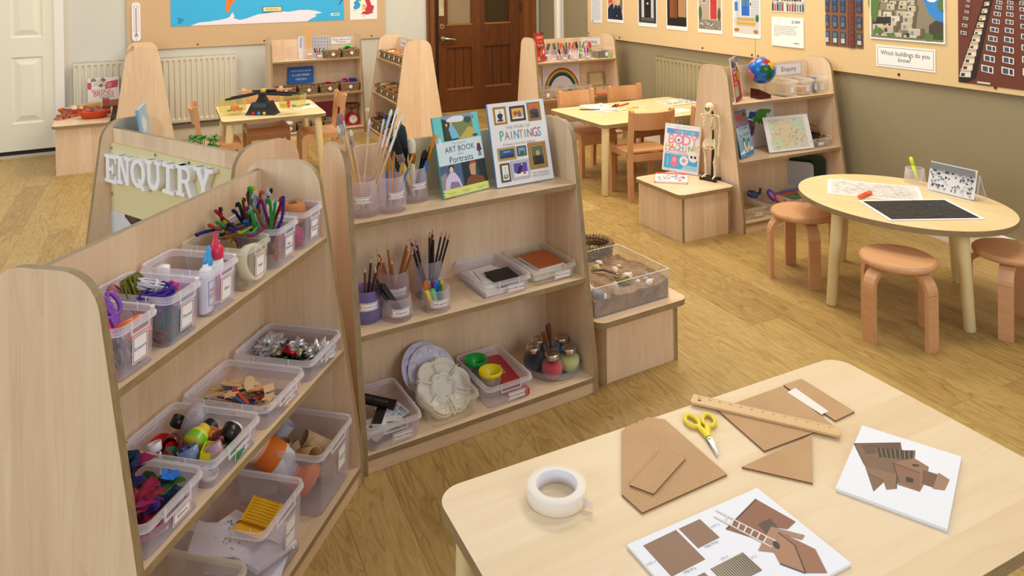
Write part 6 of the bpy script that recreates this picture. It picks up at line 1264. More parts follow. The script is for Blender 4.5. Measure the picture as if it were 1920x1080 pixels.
magnifier('purple rimmed clear viewer in the magnifier tray',Ef(0.34,-0.12,Z3+0.085,rx=0.9,rz=0.5),'#6a2ab0',0.034);magnifier('blue rimmed viewer lying at the back of the magnifier tray',Ef(0.29,-0.02,Z3+0.07,rx=0.3),'#1c5ac0');magnifier('red rimmed viewer in the magnifier tray',Ef(0.39,-0.14,Z3+0.06,rx=0.7),'#d02030')
b=MB();b.tube([(-0.05,0,0.03),(-0.04,0,0.0),(0.04,0,0.0),(0.05,0,0.03)],0.009,flat('#0f5a34',0.4),10);tag(b.build('magnet',M=Ef(0.34,0.0,Z3+0.065,rz=0.2)),'green horseshoe shape at the back of the magnifier tray','magnet')
for nm,c_,dx,rz,ry in (('orange','#f0501e',0.01,0.35,0.12),('blue','#1c4ab8',-0.02,0.4,0.12),('yellow','#e8d82a',0.04,0.3,0.06),('green','#1f8a4a',0.0,0.15,0.03)):
    b=MB();b.tube([(-0.1,0,0),(0,0,0.004),(0.08,0,0),(0.1,0,0)],[0.006,0.009,0.008,0.005],flat(c_,0.35),8,flat=0.5);tag(b.build('tweezers',M=Ef(0.53+dx,-0.11,Z3+0.078-(0.03 if nm=='green' else 0)+(0.012 if nm=='blue' else 0),rz=rz+2.4,ry=ry)),nm+' plastic tweezers lying across the tray of tools','tweezers','plastic tweezers')
for i,c_ in enumerate(('#2a2a2c','#5a5048','#3a3430')):b=MB();b.ball((0,0,0.025),(0.045,0.03,0.024),flat(c_,0.6),14,9,None,0.3,20,i);tag(b.build('rock',M=Ef(0.7+0.02*(i-1),-0.13+0.06*i,Z3+0.006)),'dark rock number %s in the tray by the green board'%('one','two','three')[i] if False else ('nearest','middle','rear')[i]+' dark rock in the tray by the green board','rock','dark rocks')
b=MB();b.prism(rrect(0.24,0.26,0.035),0,0.012,flat('#0c3326',0.35));b.prism(rrect(0.19,0.21,0.02),0.012,0.0125,flat('#0a2a20',0.3));tag(b.build('green_board',M=Ef(0.775,-0.0,Z3+0.135,rx=0.05,rz=-0.85)@UPR),'dark green tray standing on edge at the right of the bottom enquiry shelf','tray')
b=MB();b.prism(rrect(0.2,0.22,0.03),0,0.008,flat('#b8b8b8',0.4));tag(b.build('grey_board',M=Ef(0.72,0.02,Z3+0.115,rx=0.05,rz=-0.95)@UPR),'grey white board standing beside the dark green tray','board')
# ---------------- bench by shelf E
def cov_body(p):
    w,h=p.w,p.h
    p.text('ROBERT WINSTON',w*0.5,h*0.945,0.013,'#9ac0dc').rect(w*0.05,h*0.955,w*0.12,h*0.98,'#c8d4dc').rect(w*0.06,h*0.79,w*0.97,h*0.9,'#5aaee0')
    p.text('My',w*0.18,h*0.845,0.036,'#5a7ac0')
    for i,(ch,c_) in enumerate(zip('Amazing',('#e86a9a','#e8a0b8','#f0d060','#e8a0b8','#f0a0c0','#f0e090','#e86a9a'))):p.text(ch,w*(0.31+i*0.095),h*0.845,0.046,c_)
    for i,ch in enumerate('BODY'):p.text(ch,w*(0.2+i*0.215),h*0.67,0.088,'#d84a72');p.text(ch,w*(0.2+i*0.215),h*0.67,0.078,'#f0a0b0')
    p.disc(w*0.415,h*0.67,0.012,0.012,'#f4f4f4').disc(w*0.415,h*0.67,0.008,0.008,'#2a6ac0')
    for i,(ch,c_) in enumerate(zip('MACHINE',('#f0c83a','#e86a3a','#f0c83a','#5aaee0','#f0a03a','#7ac06a','#e8c83a'))):p.text(ch,w*(0.12+i*0.128),h*0.505,0.05,'#8a6a5a');p.text(ch,w*(0.12+i*0.128),h*0.508,0.046,c_)
    p.text('A colourful visual guide\nto how your body works',w*0.06,h*0.415,0.0155,'#c03a4a','LEFT').rect(w*0.05,h*0.06,w*0.97,h*0.36,'#4ab0e0')
    p.poly(blot(w*0.33,h*0.22,0.024,0.036,seed=4),'#e87a98').disc(w*0.33,h*0.25,0.01,0.014,'#f0b0c0').disc(w*0.6,h*0.25,0.03,0.028,'#f0f0f4').disc(w*0.6,h*0.25,0.02,0.018,'#f0c0d0').disc(w*0.6,h*0.25,0.01,0.01,'#7ac0b0').rect(w*0.14,h*0.1,w*0.155,h*0.3,'#e8e060').disc(w*0.85,h*0.36,0.034,0.034,'#f0ead8').disc(w*0.8,h*0.35,0.008,0.009,'#3a3a40').disc(w*0.9,h*0.35,0.008,0.009,'#3a3a40')
    for i in range(5):p.rect(w*(0.52+0.02*i),h*(0.03+0.028*i),w*0.99,h*(0.042+0.028*i),'#eef2f4')
    p.text('Dorling Kindersley',w*0.28,h*0.03,0.0085,'#9aa8b4')
book('picture_book','white picture book titled My Amazing Body Machine',Ef(-0.165,0.295,ZE+0.004,rx=-0.2,rz=R(-66)),0.245,0.292,0.012,'#f0eef0',cov_body)
stand('clear stand under the body machine book',Ef(-0.15,0.265,ZE,rz=R(-66))@tr(0.03,0.012,0),0.14,0.17,0.2,0.016)
p=Poster(0.19,0.2,'#e8d8d8',0.002);p.rect(0,0.165,0.19,0.2,'#d83a3a').rect(0,0,0.19,0.03,'#d8dde2').text('Under Your Skin',0.095,0.183,0.019,'#f4ecec').disc(0.06,0.11,0.03,0.026,'#e8dccc').disc(0.05,0.112,0.007,0.007,'#3a2a2a').disc(0.07,0.112,0.007,0.007,'#3a2a2a').disc(0.11,0.115,0.022,0.02,'#8aa4bc')
for i in range(16):p.poly(blot(rnd.uniform(0.02,0.17),rnd.uniform(0.03,0.15),0.011,0.009,8,0.5,i),rnd.choice(('#c83a44','#e88a94','#8a2a34','#d8a0a0','#5a4a54')))
o=thing('picture_book','thin red and white book lying flat on the skeleton bench','book',Ef(-0.386,0.075,ZE,rz=R(-39)))
p.build('front_cover',tr(0,0,0.01),o);b=MB();b.box(0.002,0.186,0.002,0.198,0.001,0.01,flat('#efece6',0.8));b.build('pages',o);b=MB();b.box(0,0.19,0,0.2,0,0.001,flat('#c83a3a'));b.box(-0.001,0.0,0,0.2,0,0.012,flat('#c83a3a'));b.build('back_cover',o)
# toy skeleton
BN=flat('#ecdcb4',0.45);BK=flat('#141414',0.4)
o=thing('skeleton_model','cream toy skeleton on a black stand','skeleton',Ef(-0.06,-0.035,ZE,rz=R(-72)))
b=MB();b.prism(rounded([(-0.055,-0.03),(0.055,-0.03),(0.055,-0.012),(0.018,0.0),(0.05,0.035),(0.03,0.045),(-0.03,0.045),(-0.05,0.035),(-0.018,0.0),(-0.055,-0.012)],0.007,4),0.0,0.014,BK)
for x,y in ((-0.045,-0.022),(0.045,-0.022),(-0.036,0.036),(0.036,0.036)):b.cyl(0.013,0,0.016,BK,14,tr(x,y))
b.build('stand_base',o)
b=MB();b.tube([(0,0.03,0.012),(0,0.038,0.2),(0,0.036,0.4),(0,0.025,0.418),(0,0.008,0.41)],[0.012,0.008,0.0065,0.006,0.005],BK,10);b.build('pole',o)
b=MB();b.ball((0,0.004,0.438),(0.024,0.03,0.028),BN,18,12);b.tube([(-0.017,-0.012,0.42),(-0.012,-0.024,0.405),(0,-0.028,0.402),(0.012,-0.024,0.405),(0.017,-0.012,0.42)],0.0055,BN,8);b.box(-0.012,0.012,-0.03,-0.016,0.407,0.416,BN)
for s in (-1,1):b.ball((s*0.0095,-0.0235,0.433),(0.0065,0.004,0.0065),flat('#4a3c2a',0.8),10,7);b.tube([(s*0.012,-0.024,0.424),(s*0.021,-0.012,0.426)],0.003,BN,6)
b.ball((0,-0.0265,0.422),(0.0035,0.003,0.005),flat('#4a3c2a',0.8),8,6);b.build('skull',o)
b=MB()
for i in range(22):b.ball((0,0.014+0.006*sin(i*0.28),0.235+i*0.0078),(0.0068,0.007,0.0034),BN,10,6)
b.build('spine',o)
b=MB()
for i in range(9):
    z=0.31+i*0.0088;w_=(0.031,0.036,0.039,0.041,0.041,0.039,0.035,0.029,0.02)[i];dp=0.03
    for s in (-1,1):b.tube([(s*w_*sin(a),0.014-dp*(1-cos(a))*0.62,z+0.012-0.022*a/PI) for a in [PI*k/9*(0.93 if i>2 else 0.72) for k in range(10)]],0.0023,BN,6)
b.tube([(0,-0.022,0.33),(0,-0.023,0.39)],0.0045,BN,6,flat=0.5)
for s in (-1,1):b.tube([(0,-0.02,0.392),(s*0.03,-0.01,0.397),(s*0.052,0.008,0.392)],0.0032,BN,6);b.prism([(s*0.02,0.335),(s*0.045,0.39),(s*0.016,0.382)][::s],0.016,0.019,BN,None,XZ@Matrix.Scale(-1,4,(0,0,1)) if False else XZ)
b.build('ribcage',o)
b=MB()
for s in (-1,1):
    b.sheet(lambda u,v:(s*(0.006+0.036*u),0.012-0.03*u*u+0.01*v,0.205+0.05*v*(0.6+0.4*sin(PI*u))-0.012*u),8,6,0.003,BN);b.tube([(s*0.036,-0.008,0.205),(s*0.022,-0.014,0.188),(s*0.006,-0.012,0.192)],0.0036,BN,6)
b.box(-0.008,0.008,0.012,0.018,0.2,0.245,BN);b.build('pelvis',o)
for s in (-1,1):
    b=MB();b.ball((s*0.056,0.006,0.386),0.008,BN,10,7);b.tube([(s*0.057,0.006,0.386),(s*0.062,0.008,0.34),(s*0.064,0.006,0.29)],[0.0042,0.0033,0.005],BN,8)
    b.tube([(s*0.062,0.005,0.288),(s*0.062,-0.004,0.25),(s*0.064,-0.012,0.205)],[0.004,0.0028,0.0035],BN,6);b.tube([(s*0.068,0.005,0.288),(s*0.07,-0.002,0.25),(s*0.068,-0.012,0.205)],[0.003,0.0024,0.003],BN,6)
    b.ball((s*0.066,-0.013,0.198),(0.007,0.005,0.008),BN,8,6)
    for k in range(5):b.tube([(s*(0.06+0.003*k),-0.013-0.001*k,0.194),(s*(0.058+0.0042*k),-0.018,0.172-0.003*sin(k)),(s*(0.06+0.0036*k),-0.019,0.155+(0.014 if k==0 else 0.002*abs(k-2)))],[0.0016,0.0014,0.001],BN,5)
    b.build('arm',o)
    b=MB();b.ball((s*0.032,0.0,0.2),0.008,BN,10,7);b.tube([(s*0.032,0.0,0.198),(s*0.04,-0.002,0.19),(s*0.036,0.0,0.15),(s*0.03,0.0,0.112)],[0.005,0.0055,0.0042,0.0075],BN,8)
    b.ball((s*0.03,-0.008,0.11),(0.0055,0.004,0.006),BN,8,6);b.tube([(s*0.029,0.0,0.107),(s*0.029,0.0,0.07),(s*0.028,0.002,0.034)],[0.0075,0.0042,0.0048],BN,8);b.tube([(s*0.036,0.003,0.104),(s*0.036,0.004,0.034)],0.0022,BN,6)
    b.tube([(s*0.029,0.012,0.026),(s*0.03,0.0,0.03),(s*0.033,-0.018,0.022),(s*0.036,-0.036,0.017)],[0.007,0.0065,0.006,0.003],BN,8,flat=0.6);b.build('leg',o)
# ---------------- sand bench
o=thing('sand_tray','clear acrylic tray of sand and stones on the low bench','tray',fr('B',0.905,-0.205,ZS));sw,sd_,sh=0.362,0.32,0.112;t=0.004
b=MB();b.box(0,sw,0,t,0,sh,ACRY);b.box(0,sw,sd_-t,sd_,0,sh,ACRY);b.box(0,t,t,sd_-t,0,sh,ACRY);b.box(sw-t,sw,t,sd_-t,0,sh,ACRY);b.box(t,sw-t,t,sd_-t,0,t,ACRY)
e=plastic('acrylic_edge','#e8eef0',0.5,0.8,0.1)
for q in ((0,sw,0,t),(0,sw,sd_-t,sd_),(0,t,t,sd_-t),(sw-t,sw,t,sd_-t)):b.box(*q,sh,sh+0.0008,e)
b.build('tray',o)
def sandm():
    m,nt,bb=new_mat('damp_sand');tc=N(nt,'ShaderNodeTexCoord');n1=N(nt,'ShaderNodeTexNoise',i_Scale=170,i_Detail=5.0);n2=N(nt,'ShaderNodeTexNoise',i_Scale=26,i_Detail=4.0);nt.links.new(tc.outputs['Object'],n1.inputs[0]);nt.links.new(tc.outputs['Object'],n2.inputs[0])
    f=math_n(nt,'ADD',math_n(nt,'MULTIPLY',n1.outputs[0],0.5),math_n(nt,'MULTIPLY',n2.outputs[0],0.5));nt.links.new(ramp(nt,f,((0.32,'#66503c'),(0.5,'#93765a'),(0.68,'#ad8f70'))),bb.inputs['Base Color']);bb.inputs['Roughness'].default_value=0.95
    bp=N(nt,'ShaderNodeBump',i_Strength=0.9,i_Distance=0.006);nt.links.new(f,bp.inputs['Height']);nt.links.new(bp.outputs[0],bb.inputs['Normal']);return m
SAND=sandm()
def sz(x,y):return 0.062+0.018*noise.noise(Vector((x*9,y*9,1)))+0.006*noise.noise(Vector((x*40,y*40,2)))+0.02*(1-x/sw)*(y/sd_)+0.012*(x/sw>0.75)*(x/sw-0.75)*4
b=MB();nx,ny=44,38;x0,x1,y0,y1=t+0.0006,sw-t-0.0006,t+0.0006,sd_-t-0.0006;vs=[]
for i in range(nx+1):
    for j in range(ny+1):x,y=x0+(x1-x0)*i/nx,y0+(y1-y0)*j/ny;vs.append((x,y,sz(x,y)))
b.add(vs,[[i*(ny+1)+j,(i+1)*(ny+1)+j,(i+1)*(ny+1)+j+1,i*(ny+1)+j+1] for i in range(nx) for j in range(ny)],SAND,None,True)
per=[(i,0) for i in range(nx)]+[(nx,j) for j in range(ny)]+[(i,ny) for i in range(nx,0,-1)]+[(0,j) for j in range(ny,0,-1)]
pv=[vs[i*(ny+1)+j] for i,j in per];pb=[(p_[0],p_[1],t+0.0005) for p_ in pv];n_=len(per)
b.add(pv+pb,[[k,n_+k,n_+(k+1)%n_,(k+1)%n_] for k in range(n_)],SAND)
so=b.build('sand',o);so['kind']='stuff'
G='stones and shells on the sand';rr=random.Random(12)
for i,(nm,c_,x,y,rx_,ry_,rz_) in enumerate((('big white pebble at the left front','#e2d2bc',0.02,0.09,0.03,0.03,0.026),('blue grey pebble at the left front','#7d8488',0.035,0.03,0.022,0.02,0.022),('cream pointed shell at the front','#d8c2a4',0.105,0.02,0.018,0.01,0.03),('flat white shell at the right front','#e2d2c4',0.285,0.03,0.024,0.012,0.012),('white pebble right of the stick','#e6d6c4',0.24,0.11,0.024,0.017,0.016),('cream pebble behind the white one','#dcc8b0',0.225,0.17,0.02,0.014,0.012),('small pink white pebble','#dcbcae',0.2,0.13,0.012,0.011,0.010),('yellow green pebble at the back','#c8bc7c',0.2,0.26,0.016,0.013,0.012),('white shell at the back','#e0d6cc',0.235,0.29,0.016,0.009,0.01),('white stone standing at the left','#ddd2c6',0.045,0.16,0.012,0.01,0.03),('grey shell at the right','#a8a49c',0.31,0.08,0.011,0.009,0.012),('beige shell at the right','#d2bda0',0.295,0.065,0.012,0.009,0.010),('tiny white shell in the middle','#e8dece',0.26,0.07,0.010,0.008,0.007),('small brown stone in the middle','#8a6a4c',0.18,0.09,0.009,0.008,0.007),('white crystal by the blue grey pebble','#dfe2e6',0.055,0.015,0.010,0.008,0.012),('small cream shell at the back right','#d8c8a8',0.27,0.2,0.01,0.008,0.007))):
    b=MB();b.ball((0,0,0),(rx_,ry_,rz_),flat(c_,0.7,0,0.2,150),16,11,None,0.35,16,i);tag(b.build('stone',M=fr('B',0.905+x,-0.205+y,ZS+sz(x,y)+rz_*0.45,rz=rr.random()*3)),nm+' of the sand tray','stone',G)
b=MB();b.tube([(0,0,0),(0.03,-0.04,0.012),(0.06,-0.1,0.004)],[0.005,0.008,0.003],flat('#4a3624',0.8),8,flat=0.5);tag(b.build('driftwood',M=fr('B',0.905+0.13,-0.205+0.2,ZS+sz(0.16,0.15)+0.006)),'dark driftwood stick lying on the sand','driftwood')
for i,(x,y,c_) in enumerate(((0.2,0.08,'#8a8434'),(0.13,0.28,'#b07a24'))):b=MB();b.ball((0,0,0.006),(0.026,0.02,0.013),flat(c_,0.95,0,0.9,300),16,10,None,1.0,60,i+4);tag(b.build('moss',M=fr('B',0.905+x,-0.205+y,ZS+sz(x,y))),('green moss clump in the middle','golden moss clump at the back')[i]+' of the sand tray','moss')
o=thing('basket','round woven seagrass basket at the back of the sand bench','basket',fr('B',1.20,0.20,ZS));SG=SEAG;SG2=flat('#7d6240',0.9,0,0.8,200);b=MB();n=9
for i in range(n):
    z=0.008+0.095*i/(n-1);r_=0.068+0.007*i/(n-1);b.tube([((r_+0.003*(1 if (k+i)%2 else-1))*cos(2*PI*k/40),(r_+0.003*(1 if (k+i)%2 else-1))*sin(2*PI*k/40),z) for k in range(40)],0.007,SG if i%2 else SG2,6,True)
b.cyl(0.066,0.002,0.006,SG,24);b.build('weave',o)
b=MB()
for k in range(36):
    a=2*PI*k/36;b.tube([(0.07*cos(a),0.07*sin(a),0.1),(0.078*cos(a+0.06),0.078*sin(a+0.06),0.114),(0.084*cos(a+0.13),0.084*sin(a+0.13),0.1)],0.0058,SG,5)
b.build('rim',o)
for i in range(6):b=MB();b.ball((0,0,0),(0.015,0.011,0.008),flat(('#d4c8b4','#c8b498','#dcd4c8')[i%3],0.6),10,7,None,0.5,20,i);tag(b.build('shell',M=fr('B',1.2+0.035*cos(i*1.05),0.2+0.035*sin(i*1.05),ZS+0.07)),'pale shell inside the round basket by the sand tray','shell','shells in the round basket')
# ================================================================ shelf W: writing
def Wf(x,y,z,**k):return fr('W',x,y,z,**k)
unit_sign('W',0.616,0.843,0.225,0.078,'Writing',0.044,'white shelf sign reading Writing')
def cov_th(p):
    w,h=p.w,p.h
    p.rect(0,h*0.9,w*0.22,h,'#7a2a6a').rect(w*0.7,h*0.93,w,h,'#2a2a34').text('Oxford',w*0.52,h*0.84,0.036,'#f4f0ee')
    for i,(ch,c_) in enumerate(zip('First',('#3a9ac0','#e8b03a','#5ab04a','#e8d03a','#d86ab0'))):p.text(ch,w*(0.28+i*0.12),h*0.7,0.04,c_)
    p.text('Thesaurus',w*0.52,h*0.58,0.026,'#f4f0ee',sx=0.95).poly(blot(w*0.38,h*0.43,0.018,0.015,seed=2,amp=0.8),'#3a1a14').rect(w*0.5,h*0.2,w*0.58,h*0.42,'#8ac03a').disc(w*0.82,h*0.32,0.013,0.02,'#f0e0d4').rect(w*0.7,h*0.5,w*0.9,h*0.53,'#2a9aa8').rect(w*0.72,h*0.45,w*0.92,h*0.48,'#7a3a9a').rect(w*0.74,h*0.4,w*0.92,h*0.43,'#e88a2a')
    p.poly(blot(w*0.2,h*0.12,0.018,0.02,seed=3),'#e8a02a').poly(blot(w*0.36,h*0.08,0.016,0.016,seed=4),'#2a9a8a').line(w*0.65,h*0.12,w*0.9,h*0.2,0.012,'#2a4a8a')
book('thesaurus','tall red thesaurus leaning on the left of the writing shelf',Wf(0.04,-0.11,Z1+0.004,rx=-0.1,rz=R(30)),0.15,0.265,0.012,'#c02a22',cov_th)
G='pots on the writing shelf';Wr=FR['W'][2]
def wpen(label,kind,x,y,z,lx,ly,c_,ln,group,cap=None):
    p=Wf(x,y,z).translation;d=Matrix.Rotation(Wr,3,'Z')@Vector((lx,ly,1)).normalized()
    if kind=='pencil':pencil(label,p,d,c_,ln,0.0045,group,'#3a3a3a')
    elif kind=='felt':stick('felt_pen',label,p,d,c_,ln,0.0055,group,'pen',0.35)
    else:stick('chalk',label,p,d,c_,ln,0.0055,group,'chalk')
sets=[('black pencils',0.195,0.02,0.1,'back',[('pencil','#17171a','black',lx) for lx in (-0.5,-0.35,-0.25,-0.1,0.25,0.32,0.38,0.45)],0.17),
        ('coloured pencils',0.325,0.02,0.1,'back',[('pencil',c_,n_,lx) for c_,n_,lx in (('#3a3a3a','black',-0.3),('#1f6ab0','blue',-0.15),('#e8b82a','yellow',-0.05),('#2a1a1a','black',0.05),('#2a7a3a','green',0.12),('#e8703a','orange',0.22),('#1a1a1a','black',0.28),('#e8407a','pink',0.42),('#d8902a','ochre',0.4))],0.17),
        ('thick pens',0.445,0.02,0.1,'back',[('felt',c_,n_,lx) for c_,n_,lx in (('#1c1440','dark violet',-0.45),('#2a1a6a','violet',-0.1),('#6a6a6a','grey',0.02),('#f0702a','orange',0.12),('#f0c02a','yellow',0.25),('#e02a6a','pink',0.38),('#7a1a3a','wine red',0.5))],0.145),
        ('biros',0.575,0.02,0.1,'back',[('felt',c_,n_,lx) for c_,n_,lx in (('#3a1a24','dark red',-0.35),('#1f1f24','black',-0.2),('#2a9a5a','green',-0.05),('#3a5a8a','blue',0.3),('#e8c02a','yellow',0.45))],0.15)]
for nm,x,y,h,pos,items,ln in sets:
    pot('frosted pot of %s in the back row of the writing shelf'%nm,Wf(x,y,Z1),0.046,0.042,h,'',0.008,group=G,lw=0.05,lh=0.02,lz=0.055)
    for i,(kd,c_,n_,lx) in enumerate(items):wpen('%s %s in the back row pot of %s'%(n_,'pencil' if kd=='pencil' else 'pen',nm),kd,x+lx*0.03,y+0.012*sin(i*2.1),Z1+0.012,lx*0.75,0.05*cos(i),c_,ln,nm+' in the back row')
sets=[('nothing',0.205,-0.088,[]),('felt tips',0.325,-0.088,[('felt',c_,n_,lx) for c_,n_,lx in (('#1a1c4a','navy',-0.55),('#16163a','dark blue',-0.4),('#c0202a','red',0.15),('#1a7a4a','green',0.35),('#2aa05a','bright green',0.5))]),('white chalks',0.445,-0.088,[('chalk','#e8e2d4','white',lx) for lx in (-0.6,-0.45,-0.2,0.15,0.35,0.55)]),('highlighters',0.575,-0.088,[('felt',c_,n_,lx) for c_,n_,lx in (('#d8f03a','yellow',-0.4),('#7a3ad0','purple',-0.1),('#6a2ab0','violet',0.08),('#f02a8a','pink',0.2),('#ff6a2a','orange',0.38),('#3ab03a','green',0.5))])]
for nm,x,y,items in sets:
    pot('low empty looking frosted pot at the front left of the writing shelf' if nm=='nothing' else 'low frosted pot of %s in the front row of the writing shelf'%nm,Wf(x,y,Z1),0.046,0.042,0.065,'',0.008,group=G,lw=0.05,lh=0.02,lz=0.03)
    for i,(kd,c_,n_,lx) in enumerate(items):wpen('%s %s in the front pot of %s'%(n_,'chalk' if kd=='chalk' else 'pen',nm),kd,x+lx*0.03,y+0.01*sin(i*2.1),Z1+0.012,lx*0.7,0.05*cos(i),c_,0.1 if kd!='chalk' else 0.08,nm+' in the front row')
cbox('W','clear box of dark stationery at the right of the writing shelf',0.775,-0.03,Z1,0.165,0.17,0.09,' ',None)
for i,(x,y,w,d_,h,c_,nm) in enumerate(((0.735,-0.04,0.06,0.09,0.05,'#2a2a2c','black hole punch'),(0.8,-0.06,0.045,0.05,0.06,'#3a3c40','dark grey stapler'),(0.8,0.01,0.05,0.05,0.045,'#4a4a50','grey block'),(0.835,-0.085,0.02,0.03,0.035,'#8ad04a','lime green sharpener'))):b=MB();b.prism(rrect(w,d_,0.008),0,h,flat(c_,0.4));b.prism(rrect(w*0.8,d_*0.8,0.008),h,h+0.008,flat(c_,0.3));tag(b.build('desk_tool',M=Wf(x,y,Z1+0.005,rz=0.2*i)),nm+' in the clear box of stationery','stationery','stationery in the clear box')
scissors('red handled scissors sticking out of the stationery box',Wf(0.70,0.02,Z1+0.075,rx=1.2,rz=0.4),'#c02030',1.0,0.2)
p=Poster(0.405,0.285,'#e9e4e8',0.002)
for r_,c_ in ((1.0,'#b01c24'),(0.94,'#d8a02a'),(0.885,'#e0d040'),(0.85,'#2a8a34'),(0.79,'#1f3a7a'),(0.735,'#1a1c4a'),(0.69,'#e9e4e8')):
    p.poly([(0.205+0.195*r_*cos(PI*i/30),0.015+0.235*r_*sin(PI*i/30)) for i in range(31)],c_)
tag(p.build('rainbow_picture',Wf(0.185,0.045,Z2+0.002,rx=-0.06)@UPR),'white picture of a painted rainbow on the writing shelf','picture')
p=Poster(0.16,0.285,'#e6e2e6',0.002);p.text('insight',0.075,0.14,0.075,'#16161a',rot=PI/2-0.15,shear=0.2);tag(p.build('word_sheet',Wf(0.03,0.03,Z2+0.002,rx=-0.06,rz=0.2)@UPR),'white sheet with a handwritten word beside the rainbow picture','sheet')
G='clear boxes on the middle writing shelf'
for i,(x,nm) in enumerate(((0.112,'clear box of wooden letters, leftmost below the rainbow'),(0.252,'clear box of pale wooden letters, second below the rainbow'),(0.392,'clear box of blue items below the rainbow'),(0.535,'clear box of mixed small pieces, rightmost below the rainbow'))):cbox('W',nm,x,-0.075,Z2,0.128,0.16,0.1,' ',G)
rr=random.Random(8)
for bx,cols,nm,n in ((0.112,('#d8c29a','#ccb084'),'pale wooden letter in the leftmost box below the rainbow',12),(0.252,('#d8c29a','#e0cca8'),'pale wooden letter in the second box below the rainbow',14),(0.392,('#1f3a7a','#16244a','#2a5ab0'),'blue stamp in the third box below the rainbow',10),(0.535,('#d8b46a','#b88a4a','#e0dcd4'),'small tan piece in the fourth box below the rainbow',10)):
    for i in range(n):
        b=MB();s_=0.028
        if 'letter' in nm:b.prism([(-0.5*s_,-0.5*s_),(-0.2*s_,-0.5*s_),(0,0.1*s_),(0.2*s_,-0.5*s_),(0.5*s_,-0.5*s_),(0.12*s_,0.5*s_),(-0.12*s_,0.5*s_)] if i%2 else [(-0.4*s_,-0.5*s_),(0.4*s_,-0.5*s_),(0.4*s_,-0.25*s_),(-0.12*s_,-0.25*s_),(-0.12*s_,0.5*s_),(-0.4*s_,0.5*s_)],0,0.005,flat(cols[i%len(cols)],0.6))
        else:b.prism(rrect(0.03,0.022,0.005),0,0.02,flat(cols[i%len(cols)],0.5))
        tag(b.build('wooden_letter' if 'letter' in nm else 'stamp',M=Wf(bx+(rr.random()-0.5)*0.075,-0.075+(rr.random()-0.5)*0.1,Z2+0.006+0.0042*i,rx=rr.random()*0.7,ry=rr.random()*0.6,rz=rr.random()*3)),nm,'letter' if 'letter' in nm else 'stamp',nm.replace('pale wooden letter','wooden letters'))
WBX=flat('#d8c08c',0.6);o=thing('wooden_box','pale wooden box with its lid open on the writing shelf','box',Wf(0.765,-0.03,Z2))
b=MB();w_,d_,h_=0.17,0.13,0.06
for q in ((-w_/2,w_/2,-d_/2,-d_/2+0.006),(-w_/2,w_/2,d_/2-0.006,d_/2),(-w_/2,-w_/2+0.006,-d_/2+0.006,d_/2-0.006),(w_/2-0.006,w_/2,-d_/2+0.006,d_/2-0.006)):b.box(*q,0,h_,WBX)
b.box(-w_/2,w_/2,-d_/2,d_/2,0,0.005,WBX);b.build('body',o)
b=MB();b.box(-w_/2,w_/2,0,0.006,0,d_,WBX)
for q in ((-w_/2,w_/2,0,0.008),(-w_/2,w_/2,d_-0.008,d_),(-w_/2,-w_/2+0.008,0,d_),(w_/2-0.008,w_/2,0,d_)):b.box(q[0],q[1],-0.014,0,q[2],q[3],flat('#b89a62',0.6))
b.build('lid',o,tr(0,d_/2,h_,-0.12));b=MB();b.cyl(0.006,0,0.003,BRASS,10,tr(0,-d_/2-0.0,h_-0.008,PI/2));b.build('clasp',o)
b=MB();b.sheet(lambda u,v:(0.62+u*0.23,fy(Z2)-0.004+v*0.1,Z2+0.0018+0.001*sin(u*40)),14,4,0.0016,flat('#d05a34',0.9));tag(b.build('cloth',M=fr('W')),'orange cloth edge under the wooden box','cloth')
b=MB();b.sheet(lambda u,v:(0.05+u*0.5,fy(Z2)-0.003+v*0.02,Z2+0.0016),14,4,0.0014,flat('#c0563a',0.9));tag(b.build('cloth',M=fr('W')),'orange cloth strip before the clear boxes of letters','cloth')
# ================================================================ shelf M: measures
def Mf(x,y,z,**k):return fr('M',x,y,z,**k)
unit_sign('M',0.625,0.856,0.214,0.076,'Shape, Space and\nMeasures',0.026,'white shelf sign reading Shape, Space and Measures')
def holder(label,x,w,h,d_,y):
    b=MB();t=0.003;b.box(x,x+w,y,y+t,0,h,ACRY,None);b.box(x,x+w,y-d_,y-d_+t,0,h*0.55,ACRY);b.box(x,x+t,y-d_+t,y,0,h*0.55,ACRY);b.box(x+w-t,x+w,y-d_+t,y,0,h*0.55,ACRY);b.box(x,x+w,y-d_,y+t,0,t,ACRY);e_=MATS['acrylic_edge']
    b.box(x,x+w,y,y+t,h,h+0.002,e_);b.box(x,x+w,y-d_,y-d_+t,h*0.55,h*0.55+0.002,e_)
    return tag(b.build('leaflet_holder',M=fr('M',0,0,Z1)),label,'leaflet holder','clear leaflet holders')
holder('empty clear leaflet holder at the left end of the measures shelf',0.04,0.115,0.21,0.06,-0.005);holder('smaller empty clear leaflet holder beside the white sheet',0.185,0.115,0.14,0.05,0.0)
p=Poster(0.12,0.215,'#eceaf0',0.002)
for i in range(18):p.rect(0.008,0.01+i*0.011,0.112,0.0115+i*0.011,'#c9c7d6')
p.rect(0.012,0.1,0.03,0.2,'#9ab0d8');tag(p.build('chart_sheet',Mf(0.305,0.055,Z1+0.002,rx=-0.03)@UPR),'white printed sheet behind the wooden rulers','sheet')
p=Poster(0.2,0.215,'#e6e4e6',0.004)
for i in range(13):p.rect(0,0.004+i*0.0165,0.2,0.0085+i*0.0165,'#4a4a50' if i%2 else '#8a8a90');p.rect(0.004+i*0.0155,0,0.0085+i*0.0155,0.215,'#5a5a60' if i%2 else '#9a9aa0')
tag(p.build('grid_board',Mf(0.415,0.05,Z1+0.002,rx=-0.03)@UPR),'black and white chequered board behind the pots','board')
